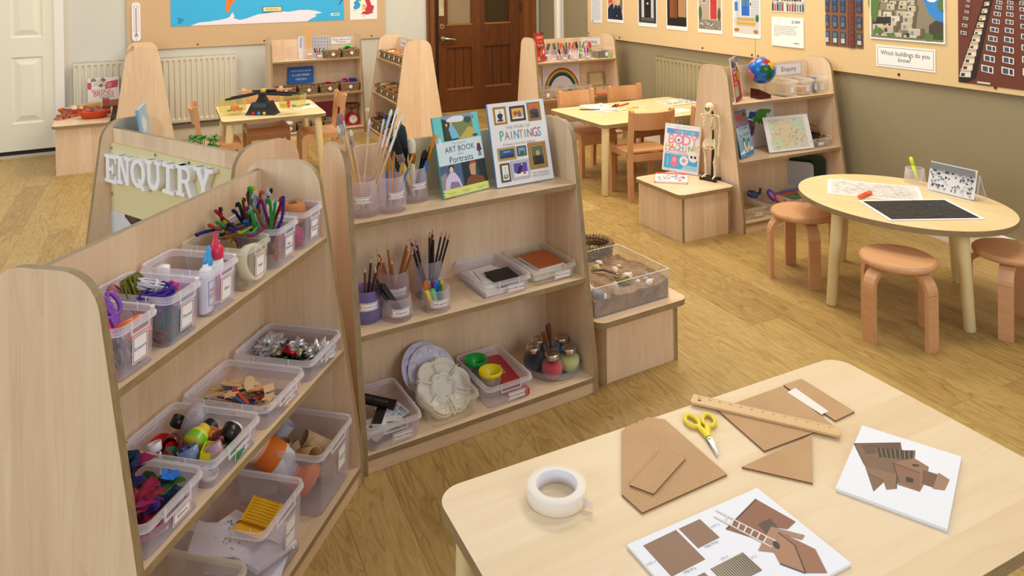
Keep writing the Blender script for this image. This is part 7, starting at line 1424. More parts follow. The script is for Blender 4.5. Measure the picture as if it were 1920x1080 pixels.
pot('frosted pot holding two wooden rulers',Mf(0.385,-0.035,Z1),0.045,0.04,0.1,' ',group='pots on the measures shelf',lw=0.05,lh=0.018)
pot('low frosted pot of pens on the measures shelf',Mf(0.475,-0.065,Z1),0.045,0.042,0.058,' ',group='pots on the measures shelf',lw=0.05,lh=0.018,lz=0.03)
for i in (0,1):b=MB();b.box(-0.014,0.014,-0.003,0.003,0,0.30,flat('#d8a868',0.5));b.cyl(0.003,-0.0036,0.0036,flat('#5a3a1a'),8,tr(0,0,0.285,PI/2));tag(b.build('ruler',M=Mf(0.375+0.022*i,-0.03+0.006*i,Z1+0.012,ry=-0.05+0.05*i,rx=-0.02)),('left','right')[i]+' one of two wooden rulers standing in the frosted pot','ruler','wooden rulers in the pot')
for nm,c_,lx in (('black','#1a1a1c',-0.45),('red','#d02028',-0.2),('dark red','#b01c24',0.1),('green','#1a9a4a',0.5)):stick('felt_pen',nm+' pen in the low pot on the measures shelf',Mf(0.475+lx*0.03,-0.065,Z1+0.012).translation,Matrix.Rotation(FR['M'][2],3,'Z')@Vector((lx*0.8,0,1)).normalized(),c_,0.095,0.006,'pens in the low pot','pen',0.35)
G='seagrass baskets on the measures shelves'
BK_=[('shallow basket beside the pen pot on the top measures shelf',0.6,-0.055,Z1,0.165,0.15,0.072),('basket with a green arch shape at the right of the top measures shelf',0.785,-0.045,Z1,0.185,0.17,0.082),
       ('leftmost basket on the middle measures shelf',0.135,-0.085,Z2,0.2,0.18,0.085),('second basket from the left on the middle measures shelf',0.35,-0.085,Z2,0.185,0.18,0.085),('third basket on the middle measures shelf, with red tape',0.553,-0.085,Z2,0.185,0.18,0.085),('rightmost basket on the middle measures shelf, with a blue stapler',0.757,-0.085,Z2,0.195,0.18,0.09),
       ('small basket with a white egg on the bottom measures shelf',0.165,-0.12,Z3,0.115,0.15,0.075),('small basket of silver whisks on the bottom measures shelf',0.3,-0.12,Z3,0.12,0.15,0.075),('basket behind the table leg on the bottom measures shelf',0.425,-0.12,Z3,0.11,0.15,0.075),('wide basket left of the red scale',0.56,-0.12,Z3,0.15,0.18,0.085)]
for l_,x,y,z,w,d_,h in BK_:basket(l_,Mf(x,y,z),w,d_,h,G)
def lump(name,label,cat,M,r,c_,sd=0,amp=0.3,rough=0.6,group=None):b=MB();b.ball((0,0,r[2]),r,flat(c_,rough),14,9,None,amp,20,sd);return tag(b.build(name,M=M),label,cat,group)
b=MB();b.tube([(0.05*cos(PI*i/14),0,0.05*sin(PI*i/14)) for i in range(15)],0.01,flat('#3ac83a',0.4),8);tag(b.build('arch_shape',M=Mf(0.76,-0.05,Z1+0.06)),'bright green arch in a basket on the top measures shelf','toy');b=MB();b.tube([(0.03*cos(PI*i/14),0,0.035*sin(PI*i/14)) for i in range(15)],0.009,flat('#1a1a1c',0.4),8);tag(b.build('arch_shape',M=Mf(0.765,-0.06,Z1+0.06)),'black arch inside the green one','toy')
lump('rubber','small red piece under the black arch','toy',Mf(0.775,-0.075,Z1+0.06),(0.015,0.012,0.014),'#d0402a')
tape_roll('red tape measure in the third middle basket of the measures shelf',Mf(0.56,-0.08,Z2+0.07,rx=0.3),0.04,0.03,0.02,'#c8282c','#a01c24')
tape_roll('pink tape measure in the basket beside the blue stapler',Mf(0.725,-0.08,Z2+0.085,rx=0.8),0.04,0.026,0.02,'#c81c7a','#2a2a8a')
b=MB();b.prism(rrect(0.075,0.05,0.012),0,0.05,flat('#1c2a8a',0.35));b.prism(rrect(0.06,0.02,0.008),0.05,0.055,flat('#141c5a',0.35));tag(b.build('stapler',M=Mf(0.8,-0.08,Z2+0.065,ry=0.1)),'navy blue block in the rightmost basket of the measures shelf','stationery')
lump('egg','white egg in the small basket under the balance table','egg',Mf(0.165,-0.12,Z3+0.05),(0.045,0.03,0.026),'#e4e0d4',0,0.05)
for i in range(3):b=MB();b.tube([(0.02*cos(a),0.006*i,0.035*sin(a)) for a in [2*PI*k/16 for k in range(16)]],0.0025,STEEL,6,True);b.tube([(0,0.006*i,-0.035),(0.0,0.0,-0.05)],0.004,STEEL,6);tag(b.build('whisk',M=Mf(0.285+0.02*i,-0.12,Z3+0.095,ry=0.3*(i-1))),('left','middle','right')[i]+' metal whisk in the small basket on the bottom measures shelf','whisk','metal whisks')
for i in range(2):lump('metal_cup',('front','rear')[i]+' silver lump in the basket behind the table leg','metal ware',Mf(0.42,-0.14+0.05*i,Z3+0.05),(0.035,0.025,0.025),'#9a9a9c',i,0.5,0.25,'silver lumps');lump('metal_cup',('front','rear')[i]+' grey lump in the wide basket by the red scale','metal ware',Mf(0.56,-0.15+0.06*i,Z3+0.06),(0.045,0.03,0.02),'#6a6a6c',i+5,0.5,0.3,'grey lumps')
def cov_lady(p):
    w,h=p.w,p.h
    p.text('HOW MUCH DOES',w/2,h*0.74,0.0225,'#e8eef4').text('A LADYBIRD',w/2,h*0.5,0.031,'#e8eef4').text('WEIGH?',w/2,h*0.25,0.031,'#e8eef4')
    for i in range(8):p.disc(w*(0.1+i*0.115),h*0.9,0.007,0.006,'#16161c')
    for i in range(5):p.disc(w*(0.14+i*0.18),h*0.63,0.012,0.004,'#3a5a2a')
    for i in range(12):p.disc(w*(0.08+i*0.075),h*0.38,0.003,0.003,'#14203a')
book('picture_book','blue picture book How Much Does A Ladybird Weigh',Mf(0.195,0.03,Z2+0.09,rx=-0.08),0.25,0.165,0.012,'#1668c0',cov_lady)
slab('red_board','dark red board at the back of the bottom measures shelf','board',Mf(0.585,0.05,Z3+0.002,rx=-0.05)@tr(0,0,0.115)@UPR,0.26,0.225,0.006,'#8e1712',None,0.45)
o=thing('kitchen_scale','red kitchen scale with a round dial and metal bowl','kitchen scale',Mf(0.79,-0.085,Z3));RD=flat('#b81820',0.25)
b=MB();b.prism(rounded([(-0.066,0),(0.066,0),(0.066,0.03),(0.03,0.12),(-0.03,0.12),(-0.066,0.03)],[0.006,0.006,0.03,0.03,0.03,0.03]),-0.045,0.045,RD,None,XZ);b.tube([(0,0,0.11),(0,0,0.155)],0.008,RD,10);b.build('body',o)
b=MB();b.cyl(0.043,0,0.006,flat('#c8c6c2',0.3,0.5),32,tr(0,-0.045,0.06,PI/2));b.cyl(0.036,0.006,0.0065,flat('#eceae4',0.5),32,tr(0,-0.045,0.06,PI/2))
for i in range(12):a=2*PI*i/12;b.box(-0.001,0.001,0.026,0.033,0.0065,0.007,flat('#3a3a3c'),tr(0,-0.045,0.06,PI/2)@tr(rz=a))
b.box(-0.0015,0.0015,-0.006,0.03,0.007,0.008,flat('#2a2a2c'),tr(0,-0.045,0.06,PI/2)@tr(rz=-0.25));b.build('dial',o)
b=MB();b.lathe([(0,0.155),(0.03,0.157),(0.055,0.175),(0.082,0.21),(0.084,0.211),(0.082,0.212),(0.052,0.178),(0.028,0.16),(0,0.159)],flat('#b89a74',0.25,0.9),32);b.build('bowl',o)
# ================================================================ shelf N: number baskets
def Nf(x,y,z,**k):return fr('N',x,y,z,**k)
p=Poster(0.19,0.085,'#e9e4ea',0.002);p.frame(0.003,0.003,0.187,0.082,0.0022,'#8a93a6').text('Number',0.095,0.042,0.036,'#17161a');tag(p.build('shelf_sign',Nf(0.13,YK-0.001,0.842)@UPR),'white shelf sign reading Number, seen at an angle','sign')
G='seagrass baskets on the number shelves';rr=random.Random(6)
for zi,(z,n,nm) in enumerate(((Z1,5,'top'),(Z2,4,'middle'),(Z3,3,'bottom'))):
    wd=(LU-2*TU-0.02)/(n+(0 if zi<2 else 0.6))
    for i in range(n):
        x=TU+0.01+wd*(i+0.5);dp=(0.17,0.2,0.24)[zi];y=fy(z)+dp/2+0.014
        basket(('farthest','second','third','fourth','nearest')[i]+' basket along the %s number shelf'%nm,Nf(x,y,z),wd-0.014,dp,(0.08,0.085,0.1)[zi],G)
        for k in range(3 if zi<2 else 2):
            c_=rr.choice((('#d8823a','#e8c890','#b8643a','#e0d0b0'),('#d8b890','#c8a070','#e0702a','#e4d4bc'),('#b02a2c','#2a7ab0','#3a3a44','#2a8a5a'))[zi]);b=MB();r_=0.028
            b.prism(rrect(0.055,0.035,0.012),0,0.018,flat(c_,0.6));tag(b.build('counting_piece',M=Nf(x+0.02*(k-1),y+0.03*(k-1),z+(0.06,0.065,0.075)[zi]+0.006*k,rx=rr.random()*0.4,rz=rr.random()*3)),('front','middle','back')[k]+' counting piece in the %s basket of the %s number shelf'%(('farthest','second','third','fourth','nearest')[i],nm),'counting piece','counting pieces in the number baskets')
b=MB()
for i in range(5):b.tube([((0.05+0.012*i)*cos(PI*k/14),0.02*i*0.2,(0.04+0.008*i)*sin(PI*k/14)) for k in range(15)],0.006,flat('#c8906a',0.6),6)
tag(b.build('wooden_arches',M=Nf(0.72,-0.06,Z2+0.07,rz=0.3)),'curved wooden arches in a basket of the middle number shelf','toy')
for nm,c_,lx in (('red','#c02a2c',-0.4),('blue','#1c3a8a',-0.15),('dark red','#a02028',0.1),('green','#1a7a4a',0.4)):stick('felt_pen',nm+' pen in the farthest basket of the bottom number shelf',Nf(0.14,-0.16,Z3+0.02).translation,Matrix.Rotation(FR['N'][2],3,'Z')@Vector((lx*0.3,0.5*lx,1)).normalized(),c_,0.14,0.006,'pens in the number basket','pen',0.35)
b=MB();b.tube([(0,-0.1,0),(0.0,0.0,0.02),(0.0,0.1,0)],0.012,flat('#3a9ad0',0.4),8,flat=0.4);tag(b.build('plastic_strip',M=Nf(0.37,-0.13,Z3+0.1,rz=0.9)),'sky blue strip in the second basket of the bottom number shelf','toy')
# ================================================================ shelf Q: back with letters
QB=YK+0.018
def Qb(x,z,off=0.0):return fr('Q',x,QB+off,z,rz=PI)@UPR # X runs to the right as seen from behind, Y up
p=MB();p.box(0,0.845,0,0.63,0,0.010,flat('#dccf9c',0.85,0,0.03,200));pn=p.build('pinboard',M=Qb(0.865,0.245,0.0005));tag(pn,'cream felt panel on the back of the ENQUIRY shelf unit','pinboard')
for x,y in ((0.012,0.61),(0.012,0.43),(0.33,0.622),(0.55,0.622),(0.83,0.612)):b=MB();b.cyl(0.006,0.01,0.013,STEEL,10,tr(x,y));b.build('screw',pn)
LW=flat('#f4f4f6',0.4);LH,LT=0.108,0.024
def stroke_letter(ch):
    w,h,t,s=0.098,LH,0.021,0.013;P=[]
    R_=lambda x0,x1,y0,y1:P.append([(x0,y0),(x1,y0),(x1,y1),(x0,y1)])
    if ch=='E':R_(0.012,0.036,0,h);R_(0,w*0.9,0,s);R_(0,w*0.9,h-s,h);R_(0.036,0.06,h*0.44,h*0.56);R_(0.056,0.067,h*0.34,h*0.66);R_(w*0.9-0.011,w*0.9,s,0.03);R_(w*0.9-0.011,w*0.9,h-0.03,h-s)
    elif ch=='N':R_(0.012,0.03,0,h);R_(0,0.042,0,s);R_(0,0.036,h-s,h);R_(0.072,0.088,0,h);R_(0.06,0.1,h-s,h);P.append([(0.014,h),(0.036,h),(0.088,0),(0.066,0)])
    elif ch in 'QO':
        n=28;cx,cy,rx,ry=0.05,h/2,0.05,h/2
        for i in range(n):
            a0,a1=2*PI*i/n,2*PI*(i+1)/n;P.append([(cx+rx*cos(a0),cy+ry*sin(a0)),(cx+rx*cos(a1),cy+ry*sin(a1)),(cx+rx*0.56*cos(a1),cy+ry*0.7*sin(a1)),(cx+rx*0.56*cos(a0),cy+ry*0.7*sin(a0))])
        P.append([(0.048,0.03),(0.062,0.036),(0.1,-0.004),(0.078,-0.008)])
    elif ch=='U':
        R_(0.012,0.034,0.04,h);R_(0,0.044,h-s,h);R_(0.074,0.092,0.04,h);R_(0.062,0.104,h-s,h);n=14
        for i in range(n):
            a0,a1=PI+PI*i/n,PI+PI*(i+1)/n;P.append([(0.052+0.019*cos(a0),0.04+0.021*sin(a0)),(0.052+0.04*cos(a0),0.04+0.04*sin(a0)),(0.052+0.04*cos(a1),0.04+0.04*sin(a1)),(0.052+0.019*cos(a1),0.04+0.021*sin(a1))])
    elif ch=='I':R_(0.024,0.048,0,h);R_(0,0.072,0,s);R_(0,0.072,h-s,h)
    elif ch=='R':
        R_(0.012,0.036,0,h);R_(0,0.048,0,s);R_(0,0.055,h-s,h);R_(0.036,0.055,h*0.44,h*0.56);n=12
        for i in range(n):
            a0,a1=-PI/2+PI*i/n,-PI/2+PI*(i+1)/n;c=(0.055,h*0.72);ro,ri=h*0.28,h*0.15;P.append([(c[0]+ri*cos(a0),c[1]+ri*sin(a0)),(c[0]+ro*cos(a0),c[1]+ro*sin(a0)),(c[0]+ro*cos(a1),c[1]+ro*sin(a1)),(c[0]+ri*cos(a1),c[1]+ri*sin(a1))])
        P.append([(0.05,h*0.48),(0.072,h*0.5),(0.1,0),(0.078,0)])
    elif ch=='Y':R_(0.04,0.062,0,h*0.46);R_(0.028,0.074,0,s);R_(-0.004,0.04,h-s,h);R_(0.062,0.106,h-s,h);P.append([(0.006,h),(0.032,h),(0.062,h*0.44),(0.04,h*0.4)]);P.append([(0.072,h),(0.096,h),(0.062,h*0.4),(0.044,h*0.44)])
    return P
for ch,x,z,rz in zip('ENQUIRY',(0.866,0.772,0.669,0.563,0.452,0.362,0.248),(0.728,0.733,0.738,0.744,0.747,0.752,0.760),(-0.01,0.02,0.0,0.02,-0.02,0.0,0.02)):
    b=MB();dz=0
    for q in stroke_letter(ch):
        q=[(a*1.02,c_) for a,c_ in q];A2=sum(q[i][0]*q[(i+1)%len(q)][1]-q[(i+1)%len(q)][0]*q[i][1] for i in range(len(q)))
        b.prism(q if A2>0 else q[::-1],0,LT+dz,LW);dz+=0.00002
    tag(b.build('letter',M=Qb(x,z,0.011)@tr(rz=rz)),'white wooden letter %s on the back of the shelf unit'%ch,'letter','white wooden letters')
p=Poster(0.27,0.19,'#cfd2d8');p.poly([(0,0),(0.27,0),(0.27,0.05),(0,0.06)],'#7e8288').poly([(0.1,0.19),(0.27,0.19),(0.27,0.1),(0.2,0.12),(0.16,0.16)],'#33211c').poly([(0.12,0.19),(0.2,0.19),(0.21,0.15),(0.165,0.165)],'#56372c').poly([(0.1,0.19),(0.118,0.19),(0.115,0.15),(0.1,0.165)],'#e0d8d2');tag(p.build('photograph',Qb(0.877,0.42,0.0115)),'grey photograph pinned on the cream felt panel under the letters','photograph')
def cov_blue(p):p.rect(0,0,p.w,p.h*0.3,'#6a86a0').poly(blot(p.w*0.5,p.h*0.5,0.05,0.04,seed=4,amp=0.8),'#c89aa0').poly(blot(p.w*0.6,p.h*0.25,0.05,0.04,seed=5,amp=0.6),'#5a5048').poly(blot(p.w*0.4,p.h*0.75,0.05,0.03,seed=6,amp=0.6),'#c8d4dc')
book('picture_book','pale blue book standing at the end of the ENQUIRY shelf unit',fr('Q',0.68,0.035,Z1+0.004,rz=R(-36))@tr(rx=-0.14),0.19,0.275,0.012,'#9ab4cc',cov_blue,'#7ab0d8')
o=thing('artificial_plant','small bright green plant behind the ENQUIRY shelf back','plant',fr('Q',0.432,-0.03,Z1));rr=random.Random(2)
b=MB();b.lathe([(0,0),(0.03,0),(0.036,0.06),(0.033,0.06),(0,0.055)],flat('#7a5a3a',0.7),16);b.build('pot',o)
b=MB();GLF=flat('#2f9a2a',0.6)
for i in range(40):
    a=i*2.4;q=0.01+0.045*rr.random();z=0.105+0.075*rr.random();c=Vector((q*cos(a)*1.2,q*sin(a),z));b.tube([(0.2*c.x,0.2*c.y,0.055),tuple(c)],0.0015,GLF,5)
    for k in range(4):th=k*PI/2+i;d=Vector((cos(th),sin(th),0.5)).normalized()*0.02;n_=d.cross(Vector((0,0,1))).normalized()*0.009;b.add([tuple(c),tuple(c+d*0.5+n_),tuple(c+d),tuple(c+d*0.5-n_),tuple(c+Vector((0,0,0.002)))],[[0,1,2,3],[3,2,1,4]],GLF)
f_=b.build('foliage',o);f_['kind']='stuff'
# ================================================================ bench with bricks
def Kf(x,y,z,**k):return fr('K',x,y,z,**k)
def oval_basket(label,M,rx,ry,h):
    o=thing('basket',label,'basket',M,'orange woven baskets');m=flat('#d8541c',0.8,0,0.6,160);b=MB();n=8
    for i in range(n):t_=i/(n-1);s=0.62+0.38*t_**0.7;b.tube([(rx*s*cos(2*PI*k/32)+0.0015*(1 if (k+i)%2 else-1)*cos(2*PI*k/32),ry*s*sin(2*PI*k/32)+0.0015*(1 if (k+i)%2 else-1)*sin(2*PI*k/32),0.006+(h-0.012)*t_) for k in range(32)],0.0062,m,6,True)
    b.lathe([(0,0.003),(rx*0.62,0.003)],m,24,Matrix.Diagonal((1,ry/rx,1,1)));b.build('weave',o);return o
oval_basket('orange oval basket of small terracotta bricks in the front',Kf(0.30,0.365,ZKB,rz=R(-90)),0.115,0.085,0.062)
oval_basket('orange oval basket of white stones behind the stacked bricks',Kf(0.60,0.53,ZKB,rz=R(-90)),0.115,0.085,0.05)
TC=('#b8705c','#a8604e','#c08070');rr=random.Random(14)
def brick(label,M,s=1.0,group=None):b=MB();b.box(-0.022*s,0.022*s,-0.011*s,0.011*s,0,0.014*s,flat(rr.choice(TC),0.9,0,0.3,120));return tag(b.build('toy_brick',M=M),label,'brick',group)
for i in range(26):
    a=i*2.4;q=0.06*math.sqrt(rr.random());brick('terracotta toy brick heaped in the front orange basket',Kf(0.30+q*0.8*cos(a),0.365+q*sin(a),ZKB+0.035+0.045*(1-q/0.06)+0.012*rr.random(),rx=rr.random()*1.0-0.5,ry=rr.random()-0.5,rz=rr.random()*3),1.25,'terracotta bricks in the front basket')
for i in range(14):
    a=i*2.4;q=0.065*math.sqrt(rr.random());b=MB();b.ball((0,0,0),(0.018,0.014,0.010),flat(rr.choice(('#dcd8d2','#c8c4be','#ece8e2')),0.7),8,6,None,0.6,20,i,False);tag(b.build('stone',M=Kf(0.60+q*0.8*cos(a),0.53+q*sin(a),ZKB+0.045+0.008*rr.random(),rz=i)),'pale stone in the rear orange basket','stone','pale stones in the rear basket')
for i,(x,y,z,r_) in enumerate(((0.33,0.625,0,0.1),(0.37,0.585,0,0.2),(0.405,0.55,0,0.1),(0.44,0.515,0,1.2),(0.35,0.605,0.02,1.3),(0.385,0.57,0.02,0.1),(0.39,0.565,0.04,1.2),(0.39,0.562,0.06,0.2))):brick('terracotta toy brick in the little stepped stack before the rear basket',Kf(x,y,ZKB+z,rz=r_+0.6),1.4,'terracotta bricks in the stepped stack')
b=MB();b.box(-0.12,0.12,-0.045,0.045,0,0.055,flat('#cdb268',0.85,0,0.5,60));tag(b.build('brick',M=Kf(0.76,0.46,ZKB,rz=R(-65))),'buff yellow full size brick behind the orange baskets','brick')
def cov_bricks(p):
    w,h=p.w,p.h
    for i in range(10):p.poly(blot(rnd.uniform(0.03,w-0.03),rnd.uniform(h*0.66,h*0.95),0.02,0.018,9,0.6,i),rnd.choice(('#c8a8a0','#9a6a6a','#d8c8c0','#7a8a7a')))
    p.poly([(w*0.55,h*0.6),(w*0.95,h*0.64),(w*0.98,h*0.9),(w*0.6,h*0.84)],'#c8505c').poly([(w*0.6,h*0.64),(w*0.75,h*0.66),(w*0.77,h*0.82),(w*0.62,h*0.8)],'#e08a90').rect(0,h*0.62,w*0.12,h*0.85,'#c0565e')
    p.text('BILLIONS of',w*0.42,h*0.55,0.034,'#b83a34',sx=0.85).text('BRICKS',w*0.5,h*0.43,0.056,'#c8443a',sx=0.9).text('KURT CYRUS',w*0.6,h*0.32,0.02,'#3a3a3c').rect(0,0,w*0.4,h*0.14,'#c8505c').disc(w*0.5,h*0.2,0.012,0.02,'#3a5a9a').rect(w*0.6,0,w,h*0.22,'#b86a5a')
book('picture_book','picture book Billions of Bricks standing before the radiator',Kf(0.86,0.44,ZKB+0.004,rz=R(-84))@tr(rx=-0.12),0.25,0.26,0.012,'#ece4e2',cov_bricks)
b=MB();b.box(-0.05,0.05,-0.03,0.03,0,0.06,flat('#3a3d42',0.7));tag(b.build('slate_block',M=Kf(0.5,0.285,ZKB)),'dark slate block tucked beside the end panel','block');b=MB();b.box(-0.05,0.05,-0.025,0.025,0,0.065,flat('#a85a48',0.85));tag(b.build('brick',M=Kf(0.5,0.287,ZKB+0.0605,rz=0.03)),'red brick on top of the dark slate block','brick')
# ================================================================ small table with the balance
def MTf(x,y,z,**k):return fr('MT',x,y,z,**k)
ZT=0.4905;BKP=flat('#141416',0.3);o=thing('balance_scale','black bucket balance with clear yellow pans','balance scale',MTf(0.30,0.205,ZT,rz=R(-29)))
b=MB();b.prism([(-0.115,0),(0.115,0),(0.1,0.02),(0.06,0.095),(-0.06,0.095),(-0.1,0.02)],-0.06,0.06,BKP,None,XZ);b.prism([(-0.04,0.095),(0.04,0.095),(0.012,0.15),(-0.012,0.15)],-0.03,0.03,BKP,None,XZ)
b.box(-0.055,0.055,-0.0615,-0.06,0.06,0.09,flat('#3a4656',0.2));b.build('base',o)
for i,c_ in enumerate(('#d02030','#2a9ae0','#f0d02a')):b=MB();b.box(-0.055+0.042*i,-0.035+0.042*i,-0.068,-0.061,0.008,0.026,flat(c_,0.35));b.build('weight',o)
b=MB();tl=0.07
for y in (-0.05,0.05):b.prism([(-0.26,0.125),(-0.08,0.145),(0,0.158),(0.08,0.145),(0.26,0.125),(0.26,0.142),(0.08,0.163),(0,0.172),(-0.08,0.163),(-0.26,0.142)],y-0.006,y+0.006,BKP,None,XZ@tr(rz=tl))
b.box(-0.012,0.012,-0.05,0.05,0.14,0.155,BKP);b.tube([(-0.2,0.03,0.165),(0.22,0.03,0.185)],0.006,flat('#d89a70',0.5),8);b.tube([(-0.09,0.03,0.171),(0.1,0.03,0.18)],0.009,BKP,8);b.build('beam',o)
b=MB();b.box(-0.018,0.018,0.012,0.05,0.166,0.186,flat('#f0c81e',0.35));b.build('pointer',o)
for s in (-1,1):
    b=MB();cx=s*0.235;zz=0.028+s*0.016+0.008;ring=lambda w_,d_,z:[(cx+x,y,z) for x,y in rrect(w_,d_,0.02,4)]
    rs=[ring(0.16,0.15,zz),ring(0.175,0.17,zz+0.1),ring(0.171,0.166,zz+0.1),ring(0.156,0.146,zz+0.003)];n_=len(rs[0]);vs=[q for r_ in rs for q in r_]
    b.add(vs,[[k*n_+i,k*n_+(i+1)%n_,(k+1)*n_+(i+1)%n_,(k+1)*n_+i] for k in range(3) for i in range(n_)],YPLA);b.add(rs[0],[list(range(n_))[::-1]],YPLA);b.add(rs[3],[list(range(n_))],YPLA);b.build('pan',o)
def bal(name,label,x,y,z,r,c_,kind='ball'):
    b=MB();(b.ball((0,0,r[2]),r,flat(c_,0.4),12,8,None,0.2,15,int(x*99)) if kind=='ball' else b.box(-r[0],r[0],-r[1],r[1],0,2*r[2],flat(c_,0.4)));return tag(b.build(name,M=MTf(0.30,0.205,ZT,rz=R(-29))@tr(x,y,z,rz=x*9)),label,'toy','things weighed in the balance pans')
bal('toy_carrot','big orange shape in the left balance pan',-0.21,-0.02,0.025,(0.035,0.025,0.028),'#f08a2a');bal('toy_carrot','small orange shape in the left balance pan',-0.175,0.0,0.025,(0.025,0.018,0.014),'#e8743a');bal('toy_cube','sky blue piece in the left balance pan',-0.25,-0.03,0.025,(0.014,0.008,0.006),'#4aaae8','b')
bal('toy_cube','yellow block in the right balance pan',0.175,-0.03,0.057,(0.02,0.015,0.014),'#f0c81e','b');bal('toy_cube','red block standing in the right balance pan',0.195,0.02,0.057,(0.012,0.01,0.022),'#d8302a','b');bal('toy_cube','red block lying in the right balance pan',0.215,-0.025,0.057,(0.02,0.01,0.008),'#d8302a','b');bal('toy_cube','blue block in the right balance pan',0.25,-0.01,0.057,(0.018,0.01,0.007),'#4aaae8','b')
b=MB();b.prism(rrect(0.2,0.225,0.01),0,0.005,flat('#e2dccc',0.4));tag(b.build('whiteboard',M=MTf(0.612,0.365,ZT,rz=R(18))),'small white board lying on the balance table','whiteboard');stick('felt_pen','green pen lying on the small white board',MTf(0.575,0.365,ZT+0.012).translation,Matrix.Rotation(FR['MT'][2],3,'Z')@Vector((0.9,0.42,0)),'#1a8a3a',0.125,0.006,None,'pen',0.35)
# ================================================================ writing table
def WTf(x,y,z,**k):return fr('WT',x,y,z,**k)
b=MB();b.sheet(lambda u,v:((u-0.5)*0.2,(v-0.5)*0.29,0.0015+0.003*max(0,u-0.8)*5*v),8,8,0.0008,flat('#ece6d8',0.7))
for x,y,rx,ry,c_ in ((0.05,0.06,0.012,0.02,'#8aba4a'),(0.02,-0.02,0.006,0.006,'#c87a6a'),(-0.03,0.08,0.01,0.006,'#b8c89a'),(0.06,-0.06,0.014,0.01,'#b0d080'),(-0.05,0.0,0.005,0.012,'#c8a0a0')):b.poly(blot(x,y,rx,ry,10,0.5,1),0.0045,flat(c_,0.7))
tag(b.build('drawing',M=WTf(0.365,0.60,0.4905,rz=-0.1)),'child\'s drawing on white paper on the writing table','drawing')
pencil('black pencil lying in front of the drawing',WTf(0.30,0.49,0.4955).translation,Matrix.Rotation(FR['WT'][2],3,'Z')@Vector((-0.82,0.57,0.0)),'#1a1a1e',0.17,0.0042,None)
for nm,c_,x,y,dx,dy,ln,z in (('dark brown','#5a2414',0.44,0.53,0.75,0.65,0.12,0),('red brown','#9a3418',0.47,0.525,0.7,0.7,0.12,0),('orange','#e0501a',0.51,0.545,0.92,0.38,0.15,0)):stick('crayon',nm+' crayon lying on the writing table',WTf(x,y,0.4965).translation,Matrix.Rotation(FR['WT'][2],3,'Z')@Vector((dx,dy,0)),c_,ln,0.006,'crayons on the writing table','crayon')
for nm,c_,c2,x,y in (('left green marked','#e6e2d6','#9ab89a',0.25,0.415),('plain white','#ece8e0','#dcd8d0',0.295,0.387),('right grey marked','#dcd8cc','#8a9a84',0.372,0.39)):
    b=MB();b.cyl(0.026,0,0.007,flat(c_,0.5),24);b.cyl(0.018,0.007,0.0073,flat(c2,0.5),20);tag(b.build('wooden_disc',M=WTf(x,y,0.4905)),nm+' disc at the front of the writing table','disc','painted discs')
slab('eraser','white and green block on the writing table','block',WTf(0.455,0.40,0.4905,rz=0.1),0.06,0.035,0.01,'#dce4c4');
for nm,c_,x,y in (('yellow','#e8b82a',0.54,0.43),('brown ringed','#b89a6a',0.60,0.445),('pale','#e0d8c4',0.66,0.40)):b=MB();b.cyl(0.022,0,0.006,flat(c_,0.5),20);b.cyl(0.013,0.006,0.0063,flat('#d8d0bc',0.5),16);tag(b.build('wooden_disc',M=WTf(x,y,0.4905)),nm+' counter right of the white block on the writing table','disc','counters on the writing table')
p=Poster(0.27,0.21,'#e4e2dc',0.002)
for i in range(40):p.poly(blot(rnd.uniform(0.02,0.25),rnd.uniform(0.02,0.19),0.014,0.01,8,0.5,i),rnd.choice(('#b8544a','#6a9ac0','#d8c87a','#7aa06a','#c8b8a8','#e8e4dc','#5a6a8a','#c89a5a')))
o=thing('picture_book','open looking picture book at the right end of the writing table','book',WTf(0.87,0.33,0.4905,rz=0.05));p.build('front_cover',tr(0,0,0.008),o);b=MB();b.box(0.002,0.268,0.002,0.208,0,0.008,flat('#efece6'));b.build('pages',o)
slab('paper_sheet','white paper sheet at the near right of the writing table','paper',WTf(0.78,0.16,0.4905,rz=0.15),0.2,0.12,0.0012,'#e9e6de')
b=MB();b.ball((0,0,0.05),(0.16,0.1,0.055),plastic('bag_film','#d8d4ca',0.5,0.85,0.25),22,12,None,1.0,45,3,False,0.0);tag(b.build('plastic_bag',M=Wf(0.35,-0.1,Z3)),'crumpled clear bag on the bottom writing shelf','bag')
# ================================================================ oval table
def Of(x,y,z,**k):return tr(x*1.05,y*1.05,z-0.05,**k)
def grow(p):p.b.v=[v*1.05 for v in p.b.v];return p
p=Poster(0.39,0.265,'#e9e8ea',0.001);rr=random.Random(31)
p.rect(0.015,0.012,0.375,0.25,'#d6d5d3')
for i in range(330):
    x,y=rr.uniform(0.02,0.345),rr.uniform(0.016,0.235);w_,h_=rr.uniform(0.004,0.022),rr.uniform(0.0008,0.003);p.poly([(x,y),(x+w_,y+0.002),(x+w_-0.002,y+h_),(x-0.001,y+h_)],rr.choice(('#77777a','#9a9a9a','#5c5c60','#b4b2b0','#8a8884','#dcdad6')))
p.line(0.05,0.24,0.12,0.18,0.005,'#eceae8').line(0.12,0.18,0.16,0.1,0.004,'#eceae8').line(0.2,0.02,0.37,0.17,0.004,'#eceae8').line(0.24,0.02,0.37,0.13,0.004,'#e4e2de').line(0.1,0.12,0.37,0.1,0.002,'#d8b074').line(0.26,0.24,0.3,0.02,0.002,'#d8b074')
tag(grow(p).build('aerial_print',Of(1.425,3.393,0.5005,rz=R(-23.5))@tr(0,0.0,0)),'pale grey aerial map print at the back of the oval table','map print')
p=Poster(0.39,0.275,'#edebf0',0.001);p.rect(0.015,0.014,0.375,0.262,'#1a1b1f')
